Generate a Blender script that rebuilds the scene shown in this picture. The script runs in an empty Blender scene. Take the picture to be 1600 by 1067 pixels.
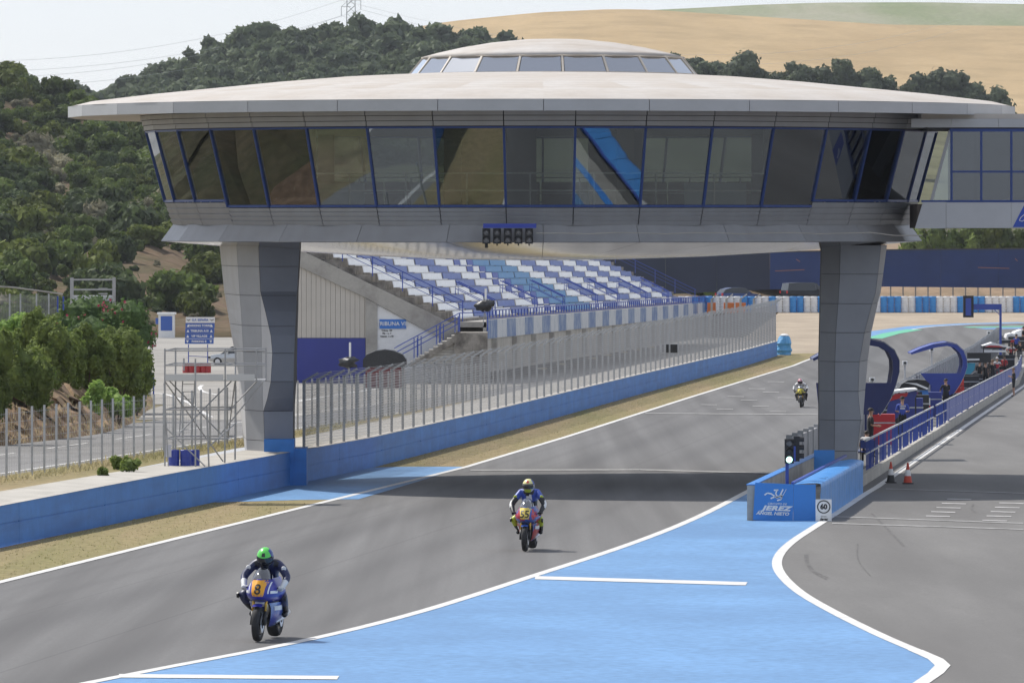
import bpy, bmesh, math, random
import numpy as np
from mathutils import Vector, Matrix
random.seed(7); RNG = np.random.default_rng(7)
R = math.radians
scene = bpy.context.scene
COL = scene.collection

# ------------------------------------------------------------------ camera, sky, sun, exposure
FPX, YH, ZC = 10000.0, 340.0, 8.775          # focal length in photo pixels, horizon row, eye height
cd = bpy.data.cameras.new('camera'); cam = bpy.data.objects.new('camera', cd); COL.objects.link(cam)
cam.location = (0, 0, ZC); cam.rotation_euler = (R(90), 0, 0)
cd.sensor_width = 36; cd.lens = FPX * 36 / 1600; cd.shift_y = -(533.5 - YH) / 1600
cd.clip_start = 1; cd.clip_end = 12000
scene.camera = cam
SUN_EL = R(50); SUN_DIR = Vector((-0.75 * math.cos(SUN_EL), 0.66 * math.cos(SUN_EL), math.sin(SUN_EL))).normalized()
world = bpy.data.worlds.new('World'); scene.world = world; world.use_nodes = True
wn = world.node_tree; wn.nodes.clear()
sky = wn.nodes.new('ShaderNodeTexSky'); sky.sky_type = 'NISHITA'; sky.sun_disc = False
sky.sun_elevation = SUN_EL; sky.sun_rotation = math.atan2(SUN_DIR.x, SUN_DIR.y)
sky.air_density = 1.0; sky.dust_density = 0.4; sky.ozone_density = 1.0; sky.altitude = 50
bg = wn.nodes.new('ShaderNodeBackground'); bg.inputs[1].default_value = 0.13
wo = wn.nodes.new('ShaderNodeOutputWorld')
veil = wn.nodes.new('ShaderNodeMix'); veil.data_type = 'RGBA'; veil.inputs[0].default_value = 0.52      # thin even high cloud
veil.inputs[7].default_value = (5.3, 5.75, 6.9, 1)
hs = wn.nodes.new('ShaderNodeHueSaturation'); hs.inputs['Saturation'].default_value = 0.5; wn.links.new(sky.outputs[0], hs.inputs['Color'])
wn.links.new(hs.outputs[0], veil.inputs[6]); wn.links.new(veil.outputs[2], bg.inputs[0]); wn.links.new(bg.outputs[0], wo.inputs[0])
sd = bpy.data.lights.new('sun', 'SUN'); sun = bpy.data.objects.new('sun', sd); COL.objects.link(sun)
sd.energy = 4.3; sd.angle = R(0.8); sd.color = (1, 0.955, 0.89)
sun.rotation_euler = SUN_DIR.to_track_quat('Z', 'Y').to_euler()
scene.view_settings.view_transform = 'Standard'; scene.view_settings.look = 'None'
scene.view_settings.exposure = 0.10; scene.view_settings.gamma = 1.0; scene.view_settings.use_curve_mapping = False
scene.render.engine = 'CYCLES'
scene.cycles.max_bounces = 8; scene.cycles.transparent_max_bounces = 24

# ------------------------------------------------------------------ materials
def srgb(r, g, b):
    f = lambda c: (c / 255 / 12.92) if c / 255 <= 0.04045 else ((c / 255 + 0.055) / 1.055) ** 2.4
    return (f(r), f(g), f(b), 1)
MATS = {}
def mat(name, col, rough=0.6, metal=0.0, var=0.0, scale=1.0, stretch=None, col2=None, bump=0.0, bscale=30, spec=0.5,
        band=None, streak=None, srange=(0.45, 0.75), alpha=None, emit=None, rot=0.0, thr=(0.35, 0.65), fine=0.0, objrand=0.0, transl=0.0):
    if name in MATS: return MATS[name]
    m = bpy.data.materials.new(name); m.use_nodes = True; MATS[name] = m
    nt = m.node_tree; N, L = nt.nodes, nt.links
    b = N['Principled BSDF']
    c = tuple(col) if len(col) == 4 else tuple(col) + (1,)
    b.inputs['Base Color'].default_value = c
    b.inputs['Roughness'].default_value = rough; b.inputs['Metallic'].default_value = metal
    b.inputs['Specular IOR Level'].default_value = spec
    out = None
    tc = N.new('ShaderNodeTexCoord'); mp = N.new('ShaderNodeMapping')
    L.new(tc.outputs['Object'], mp.inputs[0]); mp.inputs['Rotation'].default_value = (0, 0, rot)
    if stretch: mp.inputs['Scale'].default_value = stretch
    src = None
    def mixc(a, bcol, fac, mode='MIX'):
        x = N.new('ShaderNodeMix'); x.data_type = 'RGBA'; x.blend_type = mode
        for s, v in ((6, a), (7, bcol), (0, fac)):
            if hasattr(v, 'is_linked') or hasattr(v, 'links'): L.new(v, x.inputs[s])
            else: x.inputs[s].default_value = v
        return x.outputs[2]
    cur = c
    if var > 0 or col2:
        n = N.new('ShaderNodeTexNoise'); n.inputs['Scale'].default_value = scale; n.inputs['Detail'].default_value = 6
        n.inputs['Roughness'].default_value = 0.62
        L.new(mp.outputs[0], n.inputs['Vector'])
        rp = N.new('ShaderNodeMapRange'); L.new(n.outputs[0], rp.inputs[0])
        rp.inputs[1].default_value = thr[0]; rp.inputs[2].default_value = thr[1]
        if col2:
            c2 = tuple(col2) if len(col2) == 4 else tuple(col2) + (1,)
            cur = mixc(c, c2, rp.outputs[0])
        else:
            lo = tuple(max(0, x * (1 - var)) for x in c[:3]) + (1,); hi = tuple(min(1, x * (1 + var)) for x in c[:3]) + (1,)
            cur = mixc(lo, hi, rp.outputs[0])
    if fine > 0:
        n = N.new('ShaderNodeTexNoise'); n.inputs['Scale'].default_value = bscale; n.inputs['Detail'].default_value = 3
        L.new(tc.outputs['Object'], n.inputs['Vector'])
        rp = N.new('ShaderNodeMapRange'); L.new(n.outputs[0], rp.inputs[0])
        rp.inputs[1].default_value = 0.3; rp.inputs[2].default_value = 0.7
        rp.inputs[3].default_value = 1 - fine; rp.inputs[4].default_value = 1 + fine
        mm = N.new('ShaderNodeVectorMath'); mm.operation = 'SCALE'
        if hasattr(cur, 'links'): L.new(cur, mm.inputs[0])
        else: mm.inputs[0].default_value = cur[:3]
        L.new(rp.outputs[0], mm.inputs['Scale']); cur = mm.outputs[0]
    if streak:                                            # (colour, scale xyz, amount): long streaks of wear
        sc, ss, am = streak
        mp2 = N.new('ShaderNodeMapping'); L.new(tc.outputs['Object'], mp2.inputs[0])
        mp2.inputs['Scale'].default_value = ss; mp2.inputs['Rotation'].default_value = (0, 0, rot)
        n = N.new('ShaderNodeTexNoise'); n.inputs['Scale'].default_value = 1; n.inputs['Detail'].default_value = 5
        L.new(mp2.outputs[0], n.inputs['Vector'])
        rp = N.new('ShaderNodeMapRange'); L.new(n.outputs[0], rp.inputs[0])
        rp.inputs[1].default_value = srange[0]; rp.inputs[2].default_value = srange[1]; rp.inputs[4].default_value = am
        cur = mixc(cur, tuple(sc)[:3] + (1,), rp.outputs[0])
    if band:                                              # rubbered lines and joints running along the track
        sx = N.new('ShaderNodeSeparateXYZ'); mpb = N.new('ShaderNodeMapping'); L.new(tc.outputs['Object'], mpb.inputs[0]); mpb.inputs['Rotation'].default_value = (0, 0, rot); L.new(mpb.outputs[0], sx.inputs[0])
        for cc, ww, aa in band:
            a1 = N.new('ShaderNodeMath'); a1.operation = 'SUBTRACT'; L.new(sx.outputs[0], a1.inputs[0]); a1.inputs[1].default_value = cc*0.995
            a2 = N.new('ShaderNodeMath'); a2.operation = 'ABSOLUTE'; L.new(a1.outputs[0], a2.inputs[0])
            rp = N.new('ShaderNodeMapRange'); rp.interpolation_type = 'SMOOTHSTEP'; L.new(a2.outputs[0], rp.inputs[0]); rp.inputs[1].default_value = ww; rp.inputs[2].default_value = 0; rp.inputs[4].default_value = aa
            cur = mixc(cur, (0.05, 0.049, 0.05, 1), rp.outputs[0])
    if objrand > 0:
        oi = N.new('ShaderNodeObjectInfo'); rp = N.new('ShaderNodeMapRange'); L.new(oi.outputs['Random'], rp.inputs[0])
        rp.inputs[3].default_value = 1 - objrand; rp.inputs[4].default_value = 1 + objrand
        mm = N.new('ShaderNodeVectorMath'); mm.operation = 'SCALE'
        if hasattr(cur, 'links'): L.new(cur, mm.inputs[0])
        else: mm.inputs[0].default_value = cur[:3]
        L.new(rp.outputs[0], mm.inputs['Scale']); cur = mm.outputs[0]
    if hasattr(cur, 'links'): L.new(cur, b.inputs['Base Color'])
    if bump > 0:
        n = N.new('ShaderNodeTexNoise'); n.inputs['Scale'].default_value = bscale; n.inputs['Detail'].default_value = 4
        L.new(tc.outputs['Object'], n.inputs['Vector'])
        bp = N.new('ShaderNodeBump'); bp.inputs['Strength'].default_value = bump; bp.inputs['Distance'].default_value = 0.02
        L.new(n.outputs[0], bp.inputs['Height']); L.new(bp.outputs[0], b.inputs['Normal'])
    if emit: b.inputs['Emission Color'].default_value = tuple(emit[:3]) + (1,); b.inputs['Emission Strength'].default_value = emit[3]
    if transl > 0:
        t = N.new('ShaderNodeBsdfTranslucent'); ms = N.new('ShaderNodeMixShader'); ms.inputs[0].default_value = transl
        if hasattr(cur, 'links'): L.new(cur, t.inputs[0])
        else: t.inputs[0].default_value = cur
        o = N['Material Output']; L.new(b.outputs[0], ms.inputs[1]); L.new(t.outputs[0], ms.inputs[2]); L.new(ms.outputs[0], o.inputs[0])
    return m
def glass(name, tint, base=0.1, rough=0.02, refl=(1, 1, 1, 1), ior=1.5, wavy=0.0):
    if name in MATS: return MATS[name]
    m = bpy.data.materials.new(name); m.use_nodes = True; MATS[name] = m
    nt = m.node_tree; N, L = nt.nodes, nt.links; N.remove(N['Principled BSDF'])
    t = N.new('ShaderNodeBsdfTransparent'); t.inputs[0].default_value = tint
    g = N.new('ShaderNodeBsdfGlossy'); g.inputs[0].default_value = refl; g.inputs['Roughness'].default_value = rough
    fr = N.new('ShaderNodeFresnel'); fr.inputs[0].default_value = ior
    ad = N.new('ShaderNodeMath'); ad.operation = 'ADD'; ad.use_clamp = True; ad.inputs[1].default_value = base
    L.new(fr.outputs[0], ad.inputs[0])
    tcg = N.new('ShaderNodeTexCoord'); ng = N.new('ShaderNodeTexNoise'); ng.inputs['Scale'].default_value = 0.7; ng.inputs['Detail'].default_value = 1; L.new(tcg.outputs['Object'], ng.inputs['Vector'])
    bg_ = N.new('ShaderNodeBump'); bg_.inputs['Strength'].default_value = 0.35; bg_.inputs['Distance'].default_value = wavy; L.new(ng.outputs[0], bg_.inputs['Height']); L.new(bg_.outputs[0], g.inputs['Normal'])
    ms = N.new('ShaderNodeMixShader'); L.new(ad.outputs[0], ms.inputs[0]); L.new(t.outputs[0], ms.inputs[1]); L.new(g.outputs[0], ms.inputs[2])
    L.new(ms.outputs[0], N['Material Output'].inputs[0])
    return m

TR = -math.atan(0.1)
ASPH = mat('asphalt', (0.152, 0.149, 0.146), 0.85, var=0.09, scale=0.5, stretch=(1.6, 0.02, 1), rot=-TR, bump=0.3, bscale=14, fine=0.12,
           streak=((0.098, 0.095, 0.093), (0.8, 0.005, 1), 0.75), srange=(0.40, 0.66), spec=0.3,
           band=((-20.9, 1.1, .30), (-17.6, .9, .22), (-15.6, .5, .15), (-22.6, .35, .15), (-18.75, .035, .45), (-21.75, .03, .35), (-23.9, .25, .12)))
PITA = mat('pit_asphalt', (0.158, 0.153, 0.146), 0.85, var=0.10, scale=0.5, stretch=(0.9, 0.12, 1), rot=-TR, bump=0.3, bscale=14, fine=0.12,
           streak=((0.115, 0.11, 0.105), (0.5, 0.03, 1), 0.7), srange=(0.42, 0.7), spec=0.3)
ROADA = mat('road_asphalt', (0.21, 0.205, 0.20), 0.9, var=0.12, scale=0.3, bump=0.2, bscale=12, fine=0.06, spec=0.2)
LOTA = mat('lot_asphalt', (0.29, 0.275, 0.25), 0.9, var=0.14, scale=0.12, fine=0.05, spec=0.2)
BLUEP = mat('blue_runoff_paint', (0.135, 0.275, 0.485), 0.6, var=0.09, scale=0.6, stretch=(0.5, 0.35, 1), bump=0.2, bscale=5, fine=0.15,
            streak=((0.10, 0.205, 0.375), (0.16, 0.10, 1), 0.7), srange=(0.42, 0.72), spec=0.25)
WHITEP = mat('white_line_paint', (0.62, 0.61, 0.585), 0.7, var=0.10, scale=1.5, spec=0.3)
WORNW = mat('worn_white_paint', (0.29, 0.285, 0.275), 0.8, var=0.3, scale=3, spec=0.2)
GRASS = mat('dry_grass', (0.29, 0.225, 0.13), 0.95, scale=0.3, stretch=(1.2, 0.06, 1), rot=-TR, col2=(0.215, 0.195, 0.09), fine=0.22, bscale=5, bump=0.4, spec=0.1, thr=(0.38, 0.68))
DIRT = mat('dirt', (0.30, 0.21, 0.14), 0.95, scale=0.15, col2=(0.20, 0.15, 0.095), bump=0.5, bscale=1.2, fine=0.25, spec=0.1)
GRAVEL = mat('gravel', (0.36, 0.30, 0.23), 0.95, var=0.12, scale=0.2, fine=0.12, bscale=8, bump=0.4, spec=0.1)
CONC = mat('concrete', (0.42, 0.40, 0.36), 0.85, scale=0.8, col2=(0.28, 0.26, 0.235), bump=0.15, bscale=8, fine=0.06, spec=0.2, thr=(0.45, 0.75))
OLDC = mat('weathered_concrete', (0.30, 0.275, 0.24), 0.9, scale=1.3, col2=(0.10, 0.09, 0.08), bump=0.2, bscale=6, fine=0.1, spec=0.2, thr=(0.42, 0.68))
LEDGE = mat('pale_concrete', (0.44, 0.415, 0.37), 0.9, var=0.12, scale=0.6, fine=0.08, spec=0.2)
WALLB = mat('blue_wall_paint', (0.048, 0.20, 0.55), 0.55, var=0.10, scale=0.6, streak=((0.028, 0.11, 0.34), (0.5, 0.25, 2.5), 0.5), spec=0.3, fine=0.04, bump=0.1, bscale=4)
FENCEG = mat('galvanised_steel', (0.42, 0.43, 0.44), 0.5, metal=0.3, var=0.15, scale=2)
WIRE = mat('fence_wire', (0.40, 0.40, 0.41), 0.6, metal=0.2)
NAVY = mat('navy_paint', (0.022, 0.045, 0.24), 0.45, var=0.08, scale=1.5)
RAILB = mat('blue_rail_paint', (0.035, 0.075, 0.36), 0.45)
WHITE = mat('white_paint', (0.78, 0.78, 0.77), 0.5, var=0.04, scale=2)
BLACK = mat('black_plastic', (0.018, 0.018, 0.02), 0.5)
RUBBER = mat('rubber', (0.022, 0.022, 0.023), 0.8, var=0.2, scale=6)
STEEL = mat('scaffold_steel', (0.36, 0.36, 0.36), 0.45, metal=0.5, var=0.1, scale=3)
CHROME = mat('alloy', (0.6, 0.6, 0.62), 0.3, metal=0.9)
def plain(name, c, rough=0.5, **k): return mat(name, c, rough, **k)

# ------------------------------------------------------------------ mesh helpers
class MB:
    def __init__(s): s.v, s.f, s.m = [], [], []; s.cur = 0
    def add(s, vs, fs):
        o = len(s.v); s.v += [tuple(p) for p in vs]
        for f in fs: s.f.append(tuple(i + o for i in f)); s.m.append(s.cur)
        return s
    def box(s, x0, x1, y0, y1, z0, z1):
        return s.add([(x0,y0,z0),(x1,y0,z0),(x1,y1,z0),(x0,y1,z0),(x0,y0,z1),(x1,y0,z1),(x1,y1,z1),(x0,y1,z1)],
                     [(0,3,2,1),(4,5,6,7),(0,1,5,4),(1,2,6,5),(2,3,7,6),(3,0,4,7)])
    def cbox(s, c, d): return s.box(c[0]-d[0]/2, c[0]+d[0]/2, c[1]-d[1]/2, c[1]+d[1]/2, c[2]-d[2]/2, c[2]+d[2]/2)
    def bar(s, p, q, w, h=None):
        p, q = Vector(p), Vector(q); h = h or w; d = (q - p).normalized()
        up = Vector((0,0,1)) if abs(d.z) < 0.95 else Vector((0,1,0))
        a = d.cross(up).normalized() * w / 2; b = a.cross(d).normalized() * h / 2
        vs = [p-a-b, p+a-b, p+a+b, p-a+b, q-a-b, q+a-b, q+a+b, q-a+b]
        return s.add(vs, [(0,1,2,3),(7,6,5,4),(0,4,5,1),(1,5,6,2),(2,6,7,3),(3,7,4,0)])
    def tube(s, pts, r, n=8, cap=True):
        pts = [Vector(p) for p in pts]; rr = r if isinstance(r, (list, tuple)) else [r] * len(pts)
        vs, fs = [], []
        d0 = (pts[1]-pts[0]).normalized(); up = Vector((0,0,1)) if abs(d0.z) < 0.9 else Vector((0,1,0))
        for i, p in enumerate(pts):
            d = (pts[min(i+1, len(pts)-1)] - pts[max(i-1, 0)]).normalized()
            a = d.cross(up).normalized(); b = a.cross(d).normalized()
            for k in range(n):
                t = 2*math.pi*k/n; vs.append(p + (a*math.cos(t) + b*math.sin(t)) * rr[i])
        for i in range(len(pts)-1):
            for k in range(n):
                fs.append((i*n+k, i*n+(k+1)%n, (i+1)*n+(k+1)%n, (i+1)*n+k))
        if cap: fs += [tuple(range(n))[::-1], tuple((len(pts)-1)*n + k for k in range(n))]
        return s.add(vs, fs)
    def lathe(s, prof, n=16, c=(0,0,0), axis='z', closed=False):
        vs, fs = [], []
        for (r, h) in prof:
            for k in range(n):
                t = 2*math.pi*k/n; a, b = r*math.cos(t), r*math.sin(t)
                p = (a, b, h) if axis == 'z' else ((h, a, b) if axis == 'x' else (a, h, b))
                vs.append((p[0]+c[0], p[1]+c[1], p[2]+c[2]))
        m = len(prof)
        for i in range(m if closed else m-1):
            j = (i+1) % m
            for k in range(n): fs.append((i*n+k, i*n+(k+1)%n, j*n+(k+1)%n, j*n+k))
        if not closed:
            if prof[0][0] > 1e-4: fs.append(tuple(range(n))[::-1])
            if prof[-1][0] > 1e-4: fs.append(tuple((m-1)*n+k for k in range(n)))
        return s.add(vs, fs)
    def prism(s, poly, y0, y1):                       # polygon in x,z extruded along y
        n = len(poly); vs = [(x, y0, z) for x, z in poly] + [(x, y1, z) for x, z in poly]
        return s.add(vs, [tuple(range(n)), tuple(range(2*n-1, n-1, -1))] + [(i, i+n, (i+1)%n+n, (i+1)%n) for i in range(n)])
    def prismz(s, poly, z0, z1):
        n = len(poly); vs = [(x, y, z0) for x, y in poly] + [(x, y, z1) for x, y in poly]
        return s.add(vs, [tuple(range(n-1, -1, -1)), tuple(range(n, 2*n))] + [(i, (i+1)%n, (i+1)%n+n, i+n) for i in range(n)])
    def grid(s, P):                                   # rows of points
        r, c = len(P), len(P[0])
        return s.add([p for row in P for p in row], [(i*c+j, i*c+j+1, (i+1)*c+j+1, (i+1)*c+j) for i in range(r-1) for j in range(c-1)])
    def slab(s, quad, t):                             # 4 points, thickness t along normal (both sides closed)
        q = [Vector(p) for p in quad]; n = (q[1]-q[0]).cross(q[3]-q[0]).normalized() * t
        a = [p + n for p in q]
        return s.add(q + a, [(3,2,1,0),(4,5,6,7),(0,1,5,4),(1,2,6,5),(2,3,7,6),(3,0,4,7)])
    def mesh(s, name, off=(0,0,0), smooth=False):
        me = bpy.data.meshes.new(name)
        me.from_pydata([(x-off[0], y-off[1], z-off[2]) for x, y, z in s.v], [], s.f)
        if any(s.m): me.polygons.foreach_set('material_index', s.m)
        if smooth: me.polygons.foreach_set('use_smooth', [True]*len(me.polygons))
        me.update(); return me
def obj(name, me, m=None, parent=None, loc=(0,0,0), rot=None, off=None, smooth=False):
    if isinstance(me, MB):
        o0 = off if off is not None else (0,0,0)
        me = me.mesh(name, o0, smooth)
    o = bpy.data.objects.new(name, me); COL.objects.link(o)
    if m is not None:
        for mm in (m if isinstance(m, (list, tuple)) else [m]):
            if len(me.materials) < (len(m) if isinstance(m, (list, tuple)) else 1): me.materials.append(mm)
    o.location = loc
    if rot: o.rotation_euler = rot
    if parent: o.parent = parent
    return o
def wobj(name, mb, m, parent, smooth=False):          # geometry given in world coordinates, parent is an unrotated empty
    return obj(name, mb, m, parent, off=tuple(parent.location), smooth=smooth)
def tag(o, label, cat, group=None):
    o['label'] = label; o['category'] = cat
    if group: o['group'] = group
    return o
def thing(name, label, cat, loc=(0,0,0), group=None, rotz=0):
    o = bpy.data.objects.new(name, None); COL.objects.link(o); o.location = loc; o.rotation_euler = (0,0,rotz)
    o.empty_display_size = 0.2
    return tag(o, label, cat, group)
def struct(name, mb, m, smooth=False):
    o = obj(name, mb, m, smooth=smooth); o['kind'] = 'structure'; return o
def dup(root, loc, label=None, rotz=None, parent=None):
    r = root.copy(); COL.objects.link(r)
    if parent is None:
        r.location = loc
        if rotz is not None: r.rotation_euler = (0, 0, rotz)
        if label: r['label'] = label
    else: r.parent = parent
    for ch in root.children: dup(ch, None, parent=r)
    return r
def text_mesh(txt, size, shear=0.0, bold=0.0, extr=0.004, spacing=1.0, align='CENTER'):
    cu = bpy.data.curves.new('lettering', 'FONT'); cu.body = txt; cu.size = size; cu.shear = shear; cu.offset = bold
    cu.extrude = extr; cu.align_x = align; cu.align_y = 'CENTER'; cu.space_character = spacing; cu.resolution_u = 3
    o = bpy.data.objects.new('tmp', cu); COL.objects.link(o)
    dg = bpy.context.evaluated_depsgraph_get(); me = bpy.data.meshes.new_from_object(o.evaluated_get(dg))
    bpy.data.objects.remove(o); me.name = 'lettering'; return me
def lettering(txt, size, loc, m, parent=None, rot=(math.pi/2, 0, 0), name='lettering', **k):
    me = text_mesh(txt, size, **k); me.materials.clear(); me.materials.append(m)
    return obj(name, me, None, parent, loc, rot)
def catmull(pts, n=8):
    P = [Vector(p) for p in pts]; out = []
    for i in range(len(P)-1):
        a = P[max(i-1,0)]; b = P[i]; c = P[i+1]; d = P[min(i+2, len(P)-1)]
        for k in range(n):
            t = k/n
            out.append(0.5*((2*b) + (c-a)*t + (2*a-5*b+4*c-d)*t*t + (3*b-a-3*c+d)*t**3))
    return out + [P[-1]]

# ------------------------------------------------------------------ ground levels
TK = [(-300, -(6.1-3.75)), (230, -8.975), (272, -9.26), (309, -9.44), (342, -9.61), (400, -9.95), (440, -10.2), (478, -10.32), (500, -9.8), (520, -9.3), (560, -8.2), (600, -7.8), (5000, -7.6)]   # race track
GK = [(-300, -(6.1-3.75)), (450, -11.725), (478, -10.9), (500, -9.8), (520, -9.3), (560, -8.2), (600, -7.8), (5000, -7.6)]
LK = [(-300, -(5.0-3.75)), (430, -10.375), (480, -10.9), (600, -11.25), (5000, -11.5)]
def interp(K, y):
    for (a, za), (b, zb) in zip(K, K[1:]):
        if y <= b: return za + (zb-za)*(y-a)/(b-a)
    return K[-1][1]
def gz(Y): return ZC + interp(GK, Y)
def gzt(Y): return ZC + interp(TK, Y)
def zl(Y): return ZC + interp(LK, Y)
YK = [-300, 0, 60, 100, 140, 180, 220, 230, 260, 272, 300, 309, 342, 350, 400, 430, 450, 480, 420, 440, 460, 478, 490, 500, 510, 520, 530, 537, 545, 560, 580, 600, 700, 1000, 5000]
def at(px, py, D): return Vector(((px-800)*D/FPX, D, ZC + (YH-py)*D/FPX))
def gp(px, py, H=6.1):                                # photo pixel to a point on the sloping straight
    D = FPX*H/(py-465); return Vector(((px-800)*D/FPX, D, 0))
def gpt(px, py):                                      # the same on the race track itself, which flattens out beyond the bridge
    a, b = 60.0, 480.0
    for _ in range(40):
        m = (a+b)/2
        if YH + (ZC-gzt(m))*FPX/m > py: a = m
        else: b = m
    return Vector(((px-800)*a/FPX, a, 0))
def ux(u, Y): return u + 0.1*Y
def strip(name, lf, rf, Y0, Y1, zf, dz, m, step=None):
    ys = sorted(set([Y0, Y1] + [y for y in YK if Y0 < y < Y1] + (list(np.arange(Y0, Y1, step)) if step else [])))
    mb = MB(); mb.grid([[(lf(y), y, zf(y)+dz), (rf(y), y, zf(y)+dz)] for y in ys])
    return struct(name, mb, m)
def flat(name, pts, dz, m, H=6.1, track=False):
    P = [(gpt if track else gp)(*p) for p in pts]; bm = bmesh.new(); gz_ = gzt if track else gz
    f = bm.faces.new([bm.verts.new((p.x, p.y, gz_(p.y)+dz)) for p in P])
    f.normal_update()
    if f.normal.z < 0: f.normal_flip()
    bmesh.ops.triangulate(bm, faces=[f])
    me = bpy.data.meshes.new(name); bm.to_mesh(me); bm.free()
    o = obj(name, me, m); o['kind'] = 'structure'; return o
def ribbon(name, P, w, dz, m, zf=gz):                 # world plan points, width in metres
    L = []
    for i, p in enumerate(P):
        d = P[min(i+1, len(P)-1)] - P[max(i-1, 0)]; d.z = 0; d.normalize(); n = Vector((-d.y, d.x, 0)) * w/2
        L.append([(p.x+n.x, p.y+n.y, zf(p.y+n.y)+dz), (p.x-n.x, p.y-n.y, zf(p.y-n.y)+dz)])
    mb = MB(); mb.grid(L); return struct(name, mb, m)
# ------------------------------------------------------------------ ground, track, pit lane
UW = -28.0                                            # line of the left trackside wall
US = -11.6                                            # step between the track and the lower pit lane, under the pit wall
strip('ground', lambda y: ux(UW-0.2, y), lambda y: ux(US, y), -300, 3950, gzt, -0.02, DIRT)
strip('ground', lambda y: ux(US, y), lambda y: min(950, ux(900, y)), -300, 3950, gz, -0.02, DIRT)
mb = MB(); mb.grid([[(ux(US, y), y, gzt(y)), (ux(US, y), y, gz(y)-.05)] for y in YK if 225 < y < 505]); struct('retaining_face', mb, CONC)
strip('ground', lambda y: ux(-900, y) if y < 900 else -900, lambda y: ux(-30.5 if y < 478 else UW-0.1, y), -300, 3950, zl, -0.02, mat('scrubby_ground', (0.17, 0.16, 0.085), .95, scale=.2, col2=(0.24, 0.19, 0.12), fine=.25, bscale=1.5, spec=.1))
FAR = catmull([(ux(-24.7, 440), 440, 0), (22.8, 475, 0), (27, 500, 0), (30.4, 516, 0), (35.1, 530, 0), (43, 536.5, 0), (60, 538.5, 0), (120, 539.5, 0)], 8)
def line_left(y):
    if y <= 445: return ux(-24.7, y)
    for a, b in zip(FAR, FAR[1:]):
        if a.y <= y <= b.y: return a.x + (b.x-a.x)*(y-a.y)/max(b.y-a.y, 1e-6)
    return 120
strip('race_track', line_left, lambda y: max(ux(US, y), line_left(y)+.01), -120, 539, gzt, 0.0, ASPH, 4)
strip('race_track', lambda y: max(ux(US, y), line_left(y)), lambda y: max(ux(70, y), 121), 500, 539, gz, 0.0, ASPH, 4)
strip('pit_lane', lambda y: ux(US, y), lambda y: ux(70, y), -120, 500, gz, 0.0, PITA, 20)
grass_o = strip('grass_verge', lambda y: ux(UW+0.02, y), lambda y: line_left(y)-0.02, -120, 482, gzt, 0.003, GRASS, 6)
strip('gravel_trap', lambda y: ux(UW+0.02, y)-(0 if y < 483 else min(4.5, (y-483)*1.4)), lambda y: line_left(y)-0.05, 482, 560, gzt, 0.004, GRAVEL, 4)
strip('gravel_trap', lambda y: 24, lambda y: 140, 539.6, 560, gz, 0.006, GRAVEL)
for a, b, rise in ((560, 612, 0.0),):
    mb = MB(); mb.grid([[(ux(-28.15, y), y, gz(y)-0.02), (ux(-33.0, y), y, zl(y)-0.03)] for y in (478, 500, 520, 545, 570, 600, 640, 1100)]); struct('earth_bank', mb, DIRT)
mb = MB(); mb.grid([[(x, D, ZC+z) for x in np.linspace(26, 160, 40)] for D, z in ((601, -13), (602, -7.9), (612, -7.0), (625, -5.6), (660, -4.9), (1200, -4.0))]); struct('earth_bank', mb, DIRT)
# edge lines
LL = [Vector((ux(-24.7, y), y, 0)) for y in np.arange(-60, 440, 10)] + FAR
ribbon('white_edge_line', LL, 0.24, 0.012, WHITEP, gzt)
RL_px = [(1236, 734), (1180, 762), (1090, 808), (985, 850), (830, 901), (660, 955), (480, 1000), (250, 1045), (100, 1075), (-260, 1150), (-1100, 1350)]
RL = catmull([gp(*p) for p in RL_px], 8)
far_r = [Vector((ux(-12.75, y), y, 0)) for y in np.arange(470, 228, -12)]
ribbon('white_edge_line', far_r + RL, 0.24, 0.014, WHITEP, gzt)
PL_px = [(1352, 772), (1310, 800), (1275, 822), (1240, 845), (1220, 864), (1214, 882), (1224, 902), (1252, 927), (1300, 955), (1370, 990), (1430, 1016)]
PL = catmull([gp(*p) for p in PL_px], 8)
TIP = [gp(*p) for p in [(1430, 1016), (1462, 1030), (1473, 1040), (1462, 1052), (1440, 1067), (1380, 1108), (1100, 1280)]]
PLF = [Vector((ux(-8.85, y), y, 0)) for y in np.arange(470, 205, -12)]
ribbon('pit_exit_line', PLF + PL, 0.23, 0.014, WHITEP)
ribbon('pit_exit_line', TIP, 0.26, 0.015, WHITEP)
# blue run-off between track and pit exit
poly = [(p.x, p.y) for p in RL[4:]] + [(gp(1100, 1350).x, gp(1100, 1350).y)] + [(p.x, p.y) for p in reversed(TIP[1:])] + [(p.x, p.y) for p in reversed(PL[4:])] + [(8.3, 177), (8.3, 206)]
def world_poly(name, poly, dz, m):
    bm = bmesh.new(); f = bm.faces.new([bm.verts.new((x, y, gz(y)+dz)) for x, y in poly]); f.normal_update()
    if f.normal.z < 0: f.normal_flip()
    bmesh.ops.triangulate(bm, faces=[f]); me = bpy.data.meshes.new(name); bm.to_mesh(me); bm.free()
    o = obj(name, me, m); o['kind'] = 'structure'; return o
world_poly('blue_runoff', poly, 0.006, BLUEP)
flat('blue_runoff', [(336, 785), (470, 781), (560, 780), (648, 754), (731, 727), (640, 729), (522, 732)], 0.008, BLUEP)
poly = [(p.x, p.y) for p in PL] + [(p.x, p.y) for p in TIP[1:]] + [(30, 45), (60, 45), (110, 470), (ux(-8.85, 399), 399), (ux(-8.85, 206), 206)]
poly = [(x, min(y, 399.5)) for x, y in poly]
world_poly('pit_lane', poly, 0.005, PITA)
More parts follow.
